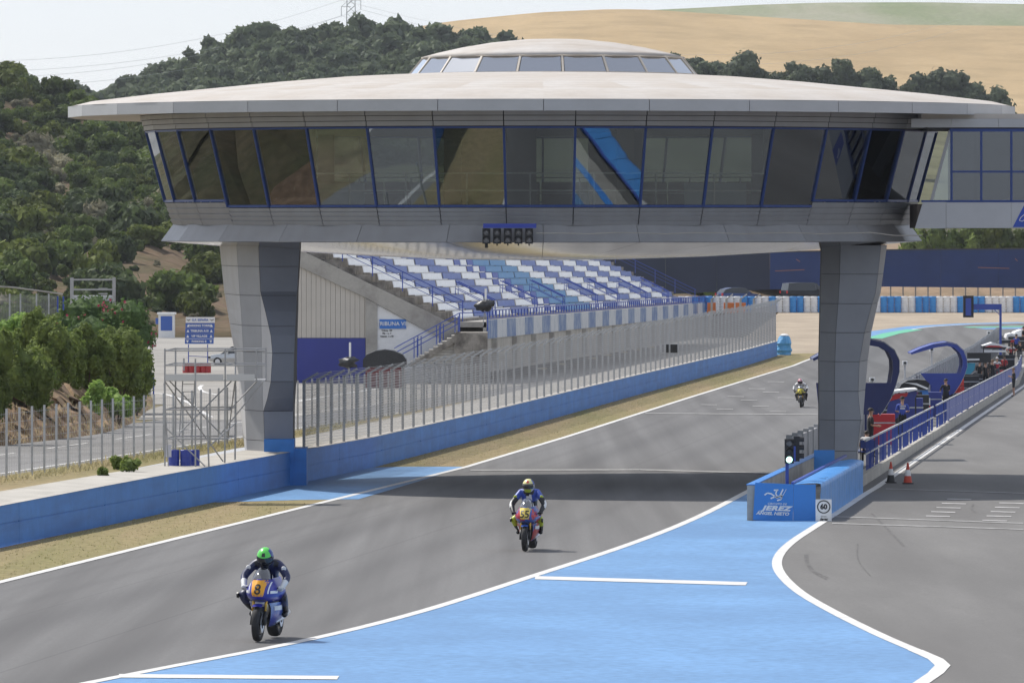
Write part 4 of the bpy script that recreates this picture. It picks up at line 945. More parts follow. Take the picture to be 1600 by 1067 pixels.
# entrance stair, pier, rails
for i in range(11):
    side('stair_step', [(643+7*i, 566-4.4*i), (720, 566-4.4*i), (720, 562-4.4*i), (643+7*i, 562-4.4*i)], CONC, 371.2, 373.4)
side('stair_soffit', [(640, 570), (648, 570), (728, 524), (720, 518)], OLDC, 371.0, 371.15)
side('pier', [(711, 600), (762, 600), (762, 518), (711, 518)], OLDC, 370.9, 374.4)
def rail(name, pts, d, r=.028, par=None):
    mb = MB(); mb.tube([tuple(at(x, y, dd)-G0) for (x, y), dd in zip(pts, d if isinstance(d, list) else [d]*len(pts))], r, 6); return obj(name, mb, RAILB, par or gs)
for d in (371.1, 373.5):
    sh = 0 if d < 372 else 5
    for o2 in (0, 8, 16): rail('stair_rail', [(616+sh, 544+o2-sh*.6), (718, 489+o2)], d)
    for x in (647, 653, 682, 688, 711): rail('rail_post', [(x+sh, 545-(x-616)*.54+0), (x+sh, 562-(x-643)*.62)], d)
rail('stair_rail', [(718, 489), (718, 518)], 371.1, .035); rail('stair_rail', [(718, 489), (764, 488)], 371.1, .03); rail('rail_post', [(762, 488), (762, 516)], 371.1, .035)
# front walkway, banner boards, baluster rail
longbox('walkway', -40.6, -38.95, ZS-.55, ZS-.22, GD0, GD1, CONC); longbox('front_wall', -39.2, -39.0, ZS-3.2, ZS-.25, GD0, GD1, LEDGE)
WORNB = mat('faded_blue_board', (0.13, 0.20, 0.38), 0.7, scale=1.1, col2=(0.30, 0.36, 0.46), thr=(.42, .62)); WORNWB = mat('faded_white_board', (0.56, 0.58, 0.60), 0.7, scale=1.1, col2=(0.36, 0.40, 0.47), thr=(.5, .75))
y = GD0; i = 0
while y < GD1-5:
    longbox('banner_board', -38.98, -38.93, ZS-1.22, ZS-.12, y+.03, y+5.57, WORNB if i % 2 == 0 else WORNWB); y += 5.6; i += 1
longbox('top_rail', -38.97, -38.90, ZS+.40, ZS+.47, GD0, GD1, RAILB); longbox('bottom_rail', -38.97, -38.90, ZS-.06, ZS, GD0, GD1, RAILB)
bal = MB(); bal.box(-.035, .035, -.035, .035, 0, .41); bm_ = bal.mesh('baluster'); bm_.materials.append(RAILB)
for k in range(100): y = GD0+1.2+1.9*k; obj('baluster', bm_, None, gs, gw(-38.935, y, ZS))
for i in range(16): # buttresses under the boards
    y = GD0+3+12*i; longbox('buttress', -39.0, -38.7, ZS-3.0, ZS-1.25, y, y+.8, CONC)
def aisle(y, r0, r1):
    for dy in (0, 1.6):
        mb = MB()
        a = Vector(gw(-40.6-r0*.88, y+dy, ZS+r0*.44)); b2 = Vector(gw(-40.6-r1*.88, y+dy, ZS+r1*.44)); h = Vector((0, 0, .95)); 
        mb.tube([a, a+h, b2+h, b2], .035, 6); mb.tube([a+h*.55, b2+h*.55], .022, 5)
        obj('aisle_rail', mb, RAILB, gs)
for y in (394, 421, 441, 467, 486, 513, 536): aisle(y, 0, 2.6)
for y, n in ((GD0+.05, 12.6), (GD1-.3, 12.6)):
    mb = MB(); a = Vector(gw(-40.3, y, ZS)); b2 = Vector(gw(-40.6-n*.88, y, ZS+n*.44))
    for h in (.35, .65, .95): mb.tube([a+Vector((0, 0, h)), b2+Vector((0, 0, h))], .03 if h > .9 else .02, 6)
    obj('end_rail', mb, RAILB, gs)
    for k in range(0, 13, 2):
        p = Vector(gw(-40.4-k*.88, y, ZS+k*.44)); mb = MB(); mb.tube([p-Vector((0, 0, .2)), p+Vector((0, 0, .95))], .03, 6); obj('rail_post', mb, RAILB, gs)
# black bagged poles and the small tent
TARP = mat('black_tarp', (0.02, 0.021, 0.024), .45, bump=.6, bscale=9)
def bagged(px, py, pyt, D, label):
    p = at(px, py, D); t = thing('bagged_camera', label, 'camera', p); s = D/FPX
    me = leafless = MB(); rg = np.random.default_rng(int(px)); P = []
    for j in range(9):
        ph = math.pi*j/8; rr_ = rg.normal(1, .24, 13); rr_[12] = rr_[0]; P.append([tuple(Vector((math.sin(ph)*math.cos(a)*(1.25-.35*j/8), math.sin(ph)*math.sin(a), -math.cos(ph)))*(10.5*s*rr_[q])) for q, a in enumerate(np.linspace(0, 2*math.pi, 13))])
    mb = MB(); mb.grid([[(x*1.15+(.25 if z > 0 else -.1)*s*10, y, z*.72) for x, y, z in r] for r in P]); obj('black_bag', mb, TARP, t, (0, 0, 9*s), smooth=True)
    mb = MB(); mb.tube([(2*s, 0, 5*s), (2*s, 0, (py-pyt)*s)], 1.6*s, 8); obj('white_pole', mb, WHITE, t)
    mb = MB()
    for a in range(3): mb.tube([(0, 0, 3*s), (math.cos(a*2.1)*4*s, math.sin(a*2.1)*4*s, -22*s)], .8*s, 5)
    obj('tripod', mb, STEEL, t)
bagged(757, 487, 451, 372.5, 'camera wrapped in a black bag with white pole on the grandstand walkway')
bagged(545, 575, 535, 362, 'camera wrapped in a black bag with white pole in front of the blue door')
t = thing('canopy_tent', 'small black arched canopy with dark red side standing before the end wall', 'tent', at(601, 606, 352)); s = 352/FPX
mb = MB(); arch = [(-34, 32), (-34, 44), (-28, 52), (-14, 58), (0, 60), (14, 58), (28, 52), (34, 44), (34, 32)]
mb.prism([(x*s, z*s) for x, z in arch], 0, 1.8); obj('canopy', mb, TARP, t)
mb = MB(); mb.box(-30*s, 30*s, .1, 1.7, 0, 33*s); obj('side_curtain', mb, plain('dark_red_cloth', (.14, .012, .016), .7), t)

# ------------------------------------------------------------------ scaffold tower by the left pillar
DS = 190.0; kz = DS/FPX
sc = thing('scaffold_tower', 'grey steel scaffold tower with platform and ladder beside the left pillar', 'scaffold', (at(330, 738, DS).x, DS, zl(DS)))
S0 = Vector(sc.location)
def rg7(zx, zy): return 230+zx/3.812, 470+zy/3.812
def pole(name, a, b, back=0, r=.026, back2=None):
    pa = at(*rg7(*a), DS)-S0; pb = at(*rg7(*b), DS)-S0; pa.y += back; pb.y += back if back2 is None else back2
    mb = MB(); mb.tube([pa, pb], r, 7); return obj(name, mb, STEEL, sc)
for a, b, bk in [((105, 285), (105, 1045), 0), ((155, 285), (155, 1000), 1.3), ((287, 345), (287, 990), 0), ((465, 285), (462, 965), 0), ((515, 285), (512, 955), 1.3), ((650, 285), (650, 480), 0), ((697, 285), (697, 480), 1.3), ((212, 345), (212, 420), .6), ((355, 640), (367, 985), 0)]:
    pole('upright', a, b, bk)
for a, b, bk in [((100, 297), (702, 297), 0), ((100, 384), (702, 384), 0), ((155, 290), (700, 290), 1.3), ((155, 378), (700, 378), 1.3), ((100, 648), (500, 648), 0), ((150, 645), (520, 640), 1.3), ((100, 822), (470, 822), 0), ((150, 815), (510, 812), 1.3), ((100, 1000), (290, 1000), 0)]:
    pole('ledger', a, b, bk, .022)
for zy in (297, 384, 648, 822): pole('transom', (105, zy), (155, zy-8), 0, .02, 1.3); pole('transom', (465, zy), (515, zy-8), 0, .02, 1.3)
for a, b, bk, b2 in [((105, 480), (440, 965), 0, 1.3), ((115, 480), (440, 815), 1.3, 1.3), ((490, 485), (190, 790), 1.3, 0), ((690, 480), (440, 790), 0, 0), ((640, 488), (495, 640), 1.3, 1.3), ((95, 740), (345, 985), 0, 0), ((365, 870), (520, 730), 0, 1.3), ((522, 485), (470, 825), 0, 1.3), ((100, 490), (128, 1020), 0, 0)]:
    pole('brace', a, b, bk, .02, b2)
for (x0, x1, yt, yb) in ((108, 455, 437, 475), (472, 640, 437, 475)):
    a = at(*rg7(x0, yt), DS)-S0; b = at(*rg7(x1, yb), DS)-S0; mb = MB(); mb.box(a.x, b.x, -.02, 0.01, b.z, a.z); obj('toe_board', mb, plain('grey_toe_board', (.55, .55, .54), .5, metal=.3), sc)
a = at(*rg7(105, 470), DS)-S0; b = at(*rg7(700, 478), DS)-S0
for k in range(4): mb = MB(); mb.box(a.x, b.x, .03+k*.33, .33+k*.33, b.z, a.z); obj('deck_plank', mb, FENCEG, sc)
a = at(*rg7(105, 996), DS)-S0; b = at(*rg7(300, 1003), DS)-S0; mb = MB(); mb.box(a.x, b.x, 0, 1.3, b.z, a.z); obj('deck_plank', mb, FENCEG, sc)
for zx0, zx1 in ((205, 184), (277, 256)): pole('ladder_rail', (zx0, 480), (zx1, 810), .65, .018)
for i in range(7): zy = 500+45*i; sft = -21*(zy-480)/330; pole('ladder_rung', (205+sft, zy), (277+sft, zy), .65, .012)
def drum(name, px, py, w, h, D, m, label, zo=0, grp=None):
    s = D/FPX; r = w*s/2; H = h*s; p = at(px, py, D); mb = MB()
    pr = [(r*.92, 0), (r, .02*H), (r, .30*H), (r*1.05, .325*H), (r, .35*H), (r, .64*H), (r*1.05, .665*H), (r, .69*H), (r, .98*H), (r*.93, H), (r*.9, .97*H), (.005, .97*H)]
    mb.lathe(pr, 20); return tag(obj(name, mb, m, None, p, smooth=False), label, 'drum', grp)
BDR = mat('blue_drum', (0.03, 0.055, 0.33), .35, var=.1, scale=4); RDR = mat('red_drum', (0.45, 0.03, 0.035), .4, var=.1, scale=4)
drum('oil_drum', 272, 731.5, 17, 29, 190.6, BDR, 'dark blue drum at the left on the lowest scaffold deck'); drum('oil_drum', 290, 731.5, 17, 29, 190.6, BDR, 'dark blue drum in the middle on the lowest scaffold deck')
drum('oil_drum', 304, 730.5, 16, 28, 191.1, BDR, 'dark blue drum at the right on the lowest scaffold deck')
mb = MB(); p = at(261.5, 706, 190.4); mb.box(-.08, .12, 0, .02, -.15, .22); tag(obj('notice_board', mb, plain('pale_board', (.55, .55, .6)), None, p), 'small pale board hung on the left leg of the scaffold', 'board')

# things in the parking lot
Dp = 430; pk = thing('direction_sign', 'blue and white parking direction sign on two posts in the parking lot', 'sign', at(312.5, 570, Dp)); kp = Dp/FPX
def pq(px, py): return ((px-312.5)*kp, (570-py)*kp)
for x in (294.5, 324.5): mb = MB(); a = pq(x, 572); b = pq(x, 538); mb.tube([(a[0], 0, a[1]), (b[0], 0, b[1])], .035, 6); obj('post', mb, RAILB, pk)
mb = MB(); a = pq(294, 556); b = pq(325, 557.5); mb.tube([(a[0], 0, a[1]), (b[0], 0, b[1])], .025, 6); obj('crossbar', mb, RAILB, pk)
SGB = mat('sign_panel_blue', (0.035, 0.11, 0.42), .4)
txts = ['G.P. ESPAÑA', 'PARKING TORRE', 'TRIBUNA A10', 'VIP VILLAGE', 'PARKING 8']; ys_ = [495.5, 504.7, 513, 521.2, 529.4, 537.6]
for i in range(5):
    a = pq(290.3-.35*i, ys_[i]); b = pq(335.8-.5*i, ys_[i+1]-.45); mb = MB(); mb.box(a[0], b[0], -.03, .02, b[1], a[1]); pl = obj('sign_panel', mb, WHITE if i == 0 else SGB, pk)
    c = pq(312.6-.4*i, (ys_[i]+ys_[i+1])/2); lettering(txts[i], 4.6*kp, (c[0], -.04, c[1]), SGB if i == 0 else WHITE, pl, bold=.006, spacing=1.0)
    for x in (294.5, 331):
        c = pq(x-.4*i, (ys_[i]+ys_[i+1])/2); s2 = 2.4*kp*(1 if i < 4 else -1); mb = MB()
        if i: mb.prism([(c[0]-.09, c[1]-s2*.8), (c[0]+.09, c[1]-s2*.8), (c[0], c[1]+s2)], -.045, -.031)
        else: mb.bar((c[0]-.12, -.04, c[1]+.04), (c[0]+.02, -.04, c[1]-.02), .03); mb.bar((c[0]-.02, -.04, c[1]-.05), (c[0]+.12, -.04, c[1]+.05), .04)
        obj('arrow' if i else 'flag_mark', mb, BLACK if i == 0 else WHITE, pl)
for i, (px, m) in enumerate([(290, RDR), (299, RDR), (309, RDR), (317.5, RDR), (325, RDR)]):
    drum('oil_drum', px, 583, 9.5, 15, 425, m, 'red drum under the parking sign, %s from the left' % ['first', 'second', 'third', 'fourth', 'fifth'][i], grp='red drums')
bt = thing('ticket_booth', 'small white booth with blue window and flat roof by the bare slope', 'booth', at(260, 528.5, 598)); kb = 598/FPX
mb = MB(); mb.box(-12.5*kb, 12*kb, 0, 1.6, -.2, 37*kb); obj('cabin', mb, WHITE, bt); mb = MB(); mb.box(-14.5*kb, 14*kb, -.15, 1.8, 37*kb, 40*kb); obj('roof', mb, WHITE, bt)
mb = MB(); mb.box(-8.8*kb, 9*kb, -.04, -.002, 12*kb, 34.5*kb); obj('window_panel', mb, SGB, bt); mb = MB(); mb.box(-17*kb, -12.6*kb, .1, .2, 22*kb, 31.5*kb); obj('side_board', mb, SGB, bt)
t = thing('viewing_platform', 'grey steel viewing platform with guard rails above the oleander bush', 'platform', at(144, 490, 400)); k4 = .04
for x in (-33, 33): 
    for y in (0, 1.4): mb = MB(); mb.box(x*k4-.06, x*k4+.06, y-.05, y+.05, -2.0, 56*k4); obj('upright', mb, STEEL, t)
for z in (53, 37.5): mb = MB(); mb.box(-33*k4, 33*k4, -.03, .03, z*k4-.05, z*k4+.05); obj('guard_rail', mb, STEEL, t)
mb = MB(); mb.box(-31*k4, 31*k4, 0, 1.4, 20*k4, 28*k4); obj('deck', mb, FENCEG, t); mb = MB(); mb.box(10*k4, 24*k4, 0, .03, 30*k4, 32*k4); mb.box(10*k4, 24*k4, 0, .03, 38*k4, 40*k4); obj('gate_bar', mb, STEEL, t)
mb = MB(); mb.bar((22*k4, 0, 12*k4), (33*k4, 0, 24*k4), .07); obj('brace', mb, STEEL, t)
t = thing('mesh_fence', 'grey mesh fence with a pale top rail at the upper left edge of the bank', 'fence', at(40, 505, 330)); k3 = .033
for i, x in enumerate((-60, -43, -25, -8, 17, 36, 50, 59)): mb = MB(); mb.box((x-1.2)*k3, (x+1.2)*k3, 0, .08, -1, (46 if x < 40 else 42)*k3); obj('post', mb, RAILB if x > 40 else FENCEG, t)
mb = MB(); mb.tube([(-60*k3, 0, 58*k3), (-20*k3, 0, 56*k3), (40*k3, 0, 48*k3), (58*k3, 0, 45*k3)], .05, 6); obj('top_rail', mb, CONC, t)
mb = MB()
for k in range(24): mb.bar((-60*k3, .03, (2+1.85*k)*k3), (52*k3, .03, (1+1.8*k)*k3), .012)
for k in range(45): mb.bar(((-60+2.5*k)*k3, .03, 0), ((-60+2.5*k)*k3, .031, 43*k3), .006)
o = obj('wire_mesh', mb, WIRE, t); o['kind'] = 'stuff'
t = thing('blue_handrail', 'short blue handrail with white board between oleander bush and parking lot', 'handrail', at(236, 622, 300)); k5 = .03
for x, z in ((4, 40), (-8, 34)): mb = MB(); mb.tube([(x*k5, 0, -.3), (x*k5, 0, z*k5)], .035, 6); obj('post', mb, RAILB, t)
mb = MB(); mb.tube([(-12*k5, 0, 46*k5), (4*k5, 0, 36*k5)], .03, 6); obj('rail', mb, RAILB, t); mb = MB(); mb.slab([(-6*k5, .1, 8*k5), (0, .1, 2*k5), (0, .1, 24*k5), (-6*k5, .1, 30*k5)], .03); obj('white_board', mb, WHITE, t)

# ------------------------------------------------------------------ cars
CGL = mat('car_glass', (0.02, 0.024, 0.028), .08, spec=.8)
def car(name, label, loc, rotz, paint, kind):
    t = thing(name, label, 'car', loc, rotz=rotz)
    if kind == 'suv': st = [(-2.4, .45, .95, .97, .80, .7), (-2.38, .40, 1.05, 1.08, .92, .7), (-2.2, .35, 1.08, 1.72, .95, .72), (-1.2, .3, 1.08, 1.80, .97, .76), (.3, .3, 1.06, 1.78, .97, .76), (.6, .3, 1.05, 1.70, .97, .74), (1.25, .3, 1.02, 1.05, .95, .72), (2.1, .33, .92, .94, .90, .6), (2.4, .42, .75, .77, .74, .5)]
    else: st = [(-2.05, .42, .80, .82, .74, .6), (-2.0, .36, .95, .97, .84, .62), (-1.65, .3, .96, 1.30, .87, .60), (-1.0, .26, .95, 1.44, .88, .62), (0, .26, .92, 1.46, .88, .62), (.35, .26, .91, 1.40, .88, .60), (1.1, .26, .88, .90, .87, .60), (1.8, .3, .78, .80, .80, .52), (2.1, .4, .60, .62, .62, .4)]
    body, win = MB(), MB(); sec = []
    for x, zb, zbelt, zr, w, wr in st: sec.append([(x, -w*.92, zb), (x, -w, (zb+zbelt)/2), (x, -w*.96, zbelt), (x, -wr, zr), (x, wr, zr), (x, w*.96, zbelt), (x, w, (zb+zbelt)/2), (x, w*.92, zb)])
    for a, b in zip(sec, sec[1:]):
        for i in range(7):
            isw = i in (2, 4) and (a[3][2]-a[2][2] > .15 or b[3][2]-b[2][2] > .15)
            top = i == 3 and abs(a[3][2]-b[3][2]) > .25
            (win if isw or top else body).add([a[i], a[i+1], b[i+1], b[i]], [(0, 1, 2, 3)])
    body.add(sec[0], [tuple(range(8))]); body.add(sec[-1], [tuple(range(7, -1, -1))])
    obj('body', body, paint, t); obj('window_glass', win, CGL, t)
    for x in (st[0][0]+.75, st[-1][0]-.78):
        for sgn in (-1, 1):
            wl = obj('wheel', None, None, t, (x, sgn*(st[3][4]-.12), .32)); mb = MB(); mb.lathe([(.2, -.1), (.30, -.11), (.32, -.07), (.32, .07), (.30, .11), (.2, .1)], 18, axis='y'); obj('tyre', mb, RUBBER, wl)
            mb = MB(); mb.lathe([(.21, -.09), (.19, -.1), (.05, -.105), (.005, -.11)], 12, axis='y'); mb.lathe([(.21, .09), (.19, .1), (.05, .105), (.005, .11)], 12, axis='y'); obj('rim', mb, CHROME, wl)
    zl_ = st[1][2]-.12
    for sgn in (-1, 1):
        mb = MB(); mb.cbox((st[0][0]+.03, sgn*st[1][4]*.82, zl_), (.12, .24, .24)); obj('tail_light', mb, plain('tail_light_red', (.4, .01, .012), .3), t)
        mb = MB(); mb.cbox((st[-1][0]-.16, sgn*.6, st[-1][2]+.02), (.22, .3, .14)); obj('headlight', mb, CGL, t)
        mb = MB(); mb.cbox((.55, sgn*(st[4][4]+.1), st[5][2]+.06), (.16, .2, .14)); obj('mirror', mb, paint, t)
    return t
car('parked_car', 'silver hatchback parked behind the left pillar', at(372, 571.5, 465), R(168), mat('silver_paint', (.48, .49, .50), .25, metal=.7), 'hatch')
car('parked_car', 'dark blue hatchback parked behind the orange barriers', at(1155, 474, 585), R(24), mat('blue_car_paint', (.03, .055, .16), .25, metal=.4), 'hatch')
car('parked_car', 'black people carrier parked behind the tyre wall beside the right pillar', at(1262, 472, 585), R(22), mat('black_car_paint', (.012, .013, .018), .25, metal=.3), 'suv')

# ------------------------------------------------------------------ far end of the track
TB = mat('blue_tyre_cover', (0.06, 0.29, 0.66), .5, var=.1, scale=3); TW = mat('white_tyre_cover', (.80, .80, .79), .55, var=.12, scale=3)
tb = thing('tyre_barrier', 'long tyre wall in alternating blue and white sections beyond the gravel', 'tyre barrier', (44, 557.5, gz(557.5)))
pr = []
for k in range(6):
    z = k*.235; pr += [(.27, z+.005), (.305, z+.05), (.305, z+.185), (.27, z+.23)]
mb = MB(); mb.lathe(pr+[(.1, 1.41)], 10); sme_b = mb.mesh('tyre_stack'); sme_b.materials.append(TB); sme_w = mb.mesh('tyre_stack'); sme_w.materials.append(TW)
bnd = [(1060, 'w'), (1085, 'b'), (1110, 'w'), (1160, 'b'), (1180, 'w'), (1200, 'b'), (1215, 'w'), (1239, 'b'), (1259, 'w'), (1280, 'b'), (1303, 'w'), (1327, 'b'), (1350, 'w'), (1374.6, 'b'), (1403, 'w'), (1433, 'b'), (1467, 'w'), (1500, 'b'), (1539.3, 'w'), (1578.5, 'b'), (1615, 'w'), (1640, 'b')]
x = 1065.0; 
while x < 1660:
    c = [q for b_, q in bnd if b_ <= x][-1]; p = at(x, 487, 557.5)
    obj('tyre_stack', sme_b if c == 'b' else sme_w, None, tb, (p.x-44, rg.uniform(-.05, .05)+max(0, (1200-x)*.0), gz(557.5)-tb.location.z)); x += 10.9
for i, (x0, x1) in enumerate(((1104.5, 1119), (1130, 1147.5), (1148.5, 1166))):
    D = 548; p = at((x0+x1)/2, 489, D); w2 = (x1-x0)*D/FPX/2; mb = MB()
    mb.prism([(-w2, 0), (w2, 0), (w2, .2), (w2-.04, .3), (w2-.04, .88), (-w2+.04, .88), (-w2+.04, .3), (-w2, .2)], -.22, .22); 
    t = tag(obj('water_barrier', mb, mat('orange_plastic', (.62, .17, .035), .45, var=.1, scale=3), None, p), 'orange plastic barrier beyond the fence end, ' + ['single one at the left', 'left of the joined two', 'right of the joined two'][i], 'barrier', 'orange barriers')
for i, x in enumerate((1112, 1135, 1157, 1178)):
    p = at(x, 492, 540); mb = MB(); mb.box(-.09, .09, -.06, .06, -.4, 1.35); mb.bar((0, 0, 1.32), (.55, 0, 1.75), .12, .1)
    tag(obj('bent_post', mb, LEDGE, None, p), 'pale bent fence post by the orange barriers, ' + ['first', 'second', 'third', 'fourth'][i] + ' from the left', 'post', 'bent posts')
# wrapped tyres at the end of the wall
t = thing('tyre_bundle', 'tyres wrapped in light blue tarpaulin at the far end of the blue wall', 'tyre bundle', (ux(-27.6, 479.6), 479.6, gzt(479.6))); P = []
rgb = np.random.default_rng(8)
for j in range(9):
    z = j/8*1.4; rad = .55-.05*math.sin(j*2.2)-(.25 if j == 8 else .1 if j == 7 else 0); P.append([(rad*(1+.08*math.sin(4*a+j))*math.cos(a)+.05*j/8, rad*(1+.08*math.sin(4*a+j))*math.sin(a), z) for a in np.linspace(0, 2*math.pi, 15)])
mb = MB(); mb.grid(P); mb.add(P[-1], [tuple(range(15))]); obj('tarpaulin', mb, mat('light_blue_tarp', (.10, .36, .66), .5, bump=.6, bscale=8), t); mb = MB(); mb.lathe([(.3, 0), (.34, .1), (.2, .17), (.02, .2)], 10); obj('white_cap', mb, WHITE, t, (.05, 0, 1.38))
# blue banner bridge
DB = 600; bb = thing('banner_bridge', 'long dark blue fabric-clad footbridge crossing behind the tyre wall', 'bridge', (at(1300, 460, DB).x, DB, gz(DB)))
NV1 = mat('navy_banner', (0.018, 0.042, 0.145), .7, var=.12, scale=.3); NV2 = mat('dull_navy_banner', (0.022, 0.030, 0.058), .7, var=.1, scale=.3)
B0 = Vector(bb.location); xs = [880, 960, 1040, 1120, 1203, 1290, 1380, 1470, 1560, 1650, 1740]
def by(x): return np.interp(x, [880, 1084, 1283, 1380, 1600, 1740], [466, 457.5, 449, 448, 450, 453]), np.interp(x, [880, 1284, 1386, 1600, 1740], [400, 393, 391, 389, 389])
for a, b in zip(xs, xs[1:]):
    mb = MB(); q = [at(a+.15, by(a)[0], DB), at(b-.15, by(b)[0], DB), at(b-.15, by(b)[1], DB), at(a+.15, by(a)[1], DB)]; mb.slab([tuple(v-B0) for v in q], -.25)
    obj('banner_panel', mb, NV2 if b <= 1204 else NV1, bb)
mb = MB()
for a, b in zip(xs, xs[1:]): mb.bar(tuple(at(a, by(a)[1], DB)-B0+Vector((0, .1, .03))), tuple(at(b, by(b)[1], DB)-B0+Vector((0, .1, .03))), .3, .12)
obj('top_rail', mb, JOINT, bb)
for x in (910, 1330, 1700): mb = MB(); p = at(x, 452, DB)-B0; mb.box(p.x-.5, p.x+.5, .3, 1.3, -.3, p.z+2); obj('support_pier', mb, CONC, bb)
for i, (x0, y0, x1, y1, c) in enumerate(((1211, 423.5, 1257, 421.5, 'o'), (1528, 418, 1577, 419.5, 'o'), (1244, 405, 1250, 409, 'o'), (1586, 404, 1590, 408, 'o'))):
    mb = MB(); mb.bar(tuple(at(x0, y0, DB)-B0+Vector((0, -.03, 0))), tuple(at(x1, y1, DB)-B0+Vector((0, -.03, 0))), .02, .06); obj('faded_stripe', mb, plain('faded_orange', (.35, .16, .10), .7), bb)
for i in range(13):
    x = 1372+19.5*i; p = at(x, 466, 606); mb = MB(); mb.box(-.07, .07, -.05, .05, -.6, 1.2)
    tag(obj('bank_post', mb, LEDGE, None, p), 'pale fence post on the brown bank under the blue banner', 'post', 'fence posts on the brown bank')

# ------------------------------------------------------------------ pit wall
pw = thing('pit_wall', 'grey panelled pit wall along the right edge of the track', 'wall', (ux(-12.25, 215), 215, gzt(215)))
gpw = lambda y: gzt(min(y, 440))
PWG = mat('pit_wall_grey', (.30, .30, .31), .7, var=.15, scale=1.5); W0 = Vector(pw.location)
for i in range(86):
    y0 = 216+3.5*i; y1 = y0+3.46
    if y1 > 515: break
    h = 1.35
    mb = MB(); v = [(ux(-12.25+d, y)-W0.x, y-W0.y, gpw(y)+z-W0.z) for z in (-.05, h) for y in (y0, y1) for d in (-.06, .06)]
    mb.add(v, [(0, 1, 3, 2), (4, 6, 7, 5), (0, 4, 5, 1), (2, 3, 7, 6), (0, 2, 6, 4), (1, 5, 7, 3)]); obj('panel', mb, PWG, pw)
    mb = MB(); x = ux(-12.25, y0)-W0.x; mb.box(x-.1, x+.1, y0-W0.y-.06, y0-W0.y+.06, gpw(y0)-W0.z-.05, gpw(y0)-W0.z+h+.12); obj('post', mb, FENCEG, pw)
strip('pit_platform', lambda y: ux(-12.2, y), lambda y: ux(-9.62, y), 212.7, 470, gz, 0.26, mat('platform_floor', (.13, .128, .122), .9, var=.15, scale=.6))
kb_ = thing('pit_kerb', 'low pale concrete kerb under the blue pit railing', 'kerb', (ux(-9.5, 200), 200, gz(200))); K0 = Vector(kb_.location)
for i in range(45):
    y0, y1 = 200.5+6*i, 206.47+6*i; mb = MB(); v = [(ux(-9.5+d, y)-K0.x, y-K0.y, gz(y)+z-K0.z) for z in (-.05, .36) for y in (y0, y1) for d in (-.16, .16)]
    mb.add(v, [(0, 1, 3, 2), (4, 6, 7, 5), (0, 4, 5, 1), (2, 3, 7, 6), (0, 2, 6, 4), (1, 5, 7, 3)]); obj('kerb_stone', mb, LEDGE, kb_)
rl = thing('pit_railing', 'blue railing with pale top rail between pit platform and pit lane', 'railing', (ux(-9.5, 226), 226, gz(226)+.36)); R0 = Vector(rl.location)
mb = MB(); mb.bar((0, 0, 1.0), (.34, 3.4, 1.0-.0425), .06); mb.bar((0, 0, .55), (.34, 3.4, .55-.0425), .045); tr_ = mb; trm = None
def railbay(solid, dz):
    ln = 3.4; out = {}
    for nm, z, th in (('top_rail', 1.0, .06), ('mid_rail', .55, .045)):
        b = MB(); b.bar((0, 0, z), (.34, ln, z+dz), th); me = b.mesh(nm); me.materials.append(FENCEG); out[nm] = me
    b = MB(); b.box(-.035, .035, -.035, .035, -.02, 1.02); me = b.mesh('post'); me.materials.append(RAILB); out['post'] = me
    if solid: b = MB(); b.add([(-.01, .05, .06), (.335, ln-.05, .06+dz), (.335, ln-.05, .94+dz), (-.01, .05, .94)], [(0, 1, 2, 3)]); b.slab([(.005, .05, .06), (.345, ln-.05, .06+dz), (.345, ln-.05, .94+dz), (.005, .05, .94)], .02); me = b.mesh('infill_panel'); me.materials.append(RAILB); out['infill_panel'] = me
    else:
        b = MB(); b.box(-.016, .016, -.016, .016, 0, .98); me = b.mesh('baluster'); me.materials.append(RAILB); out['baluster'] = me
    return out
RB = railbay(False, -.0425); RS = railbay(True, -.0425); RS2 = railbay(True, .015)
for i in range(-4, 70):
    y = 226+3.47*i
    if y > 462: break
    if i == 15: continue                                    # small gap in the railing
    loc = (.347*i, 3.47*i, gz(y)+.36-R0.z); S = (RS if gz(y+3)-gz(y) < -.02 else RS2) if y > 292 else RB
    for nm, me in S.items():
        if nm == 'baluster':
            for k in (1, 2, 3): obj(nm, me, None, rl, (loc[0]+.1*k*.867, loc[1]+k*.867, loc[2]-.0125*k*.867))
        elif nm != 'post' or i % 3 == 0: obj(nm, me, None, rl, loc)

# JEREZ end box
DJ = 175.0; kj = DJ/FPX
jb = thing('pit_wall_end_box', 'blue box barrier with circuit name at the end of the pit wall', 'barrier', (at(1226, 812, DJ).x, DJ, gz(DJ))); J0 = Vector(jb.location)
JB = mat('box_blue', (0.040, 0.22, 0.60), .45, var=.04, scale=1.2)
def jq(px, py, D=DJ): p = at(px, py, D)-J0; return p.x, p.z
fp = MB(); fp.prism([jq(1176.5, 812), jq(1238.8, 816), jq(1240, 756.5), jq(1180, 753.5)], -.03, .03); fpo = obj('sign_panel', fp, JB, jb)
fp = MB(); fp.prism([jq(1239.2, 816), jq(1274.5, 817), jq(1274.5, 756.5), jq(1240.3, 756.5)], -.03, .03); obj('end_panel', fp, JB, jb)
def jl(txt, px, py, h, sh=.25, bold=.004, wx=1.0, **k):
    p = jq(px, py); o = lettering(txt, h*kj, (p[0], -.036, p[1]), WHITE, fpo, rot=(math.pi/2, R(2), 0), shear=sh, bold=bold, **k); o.scale = (wx, 1, 1); return o
jl('CIRCUITO DE', 1214, 787.0, 4.2, bold=.001, wx=1.15); jl('JEREZ', 1212.5, 794, 9.8, bold=.010, spacing=1.1, sh=.3, wx=1.62); jl('ÁNGEL NIETO', 1207, 802, 6.6, bold=.005, wx=1.2)
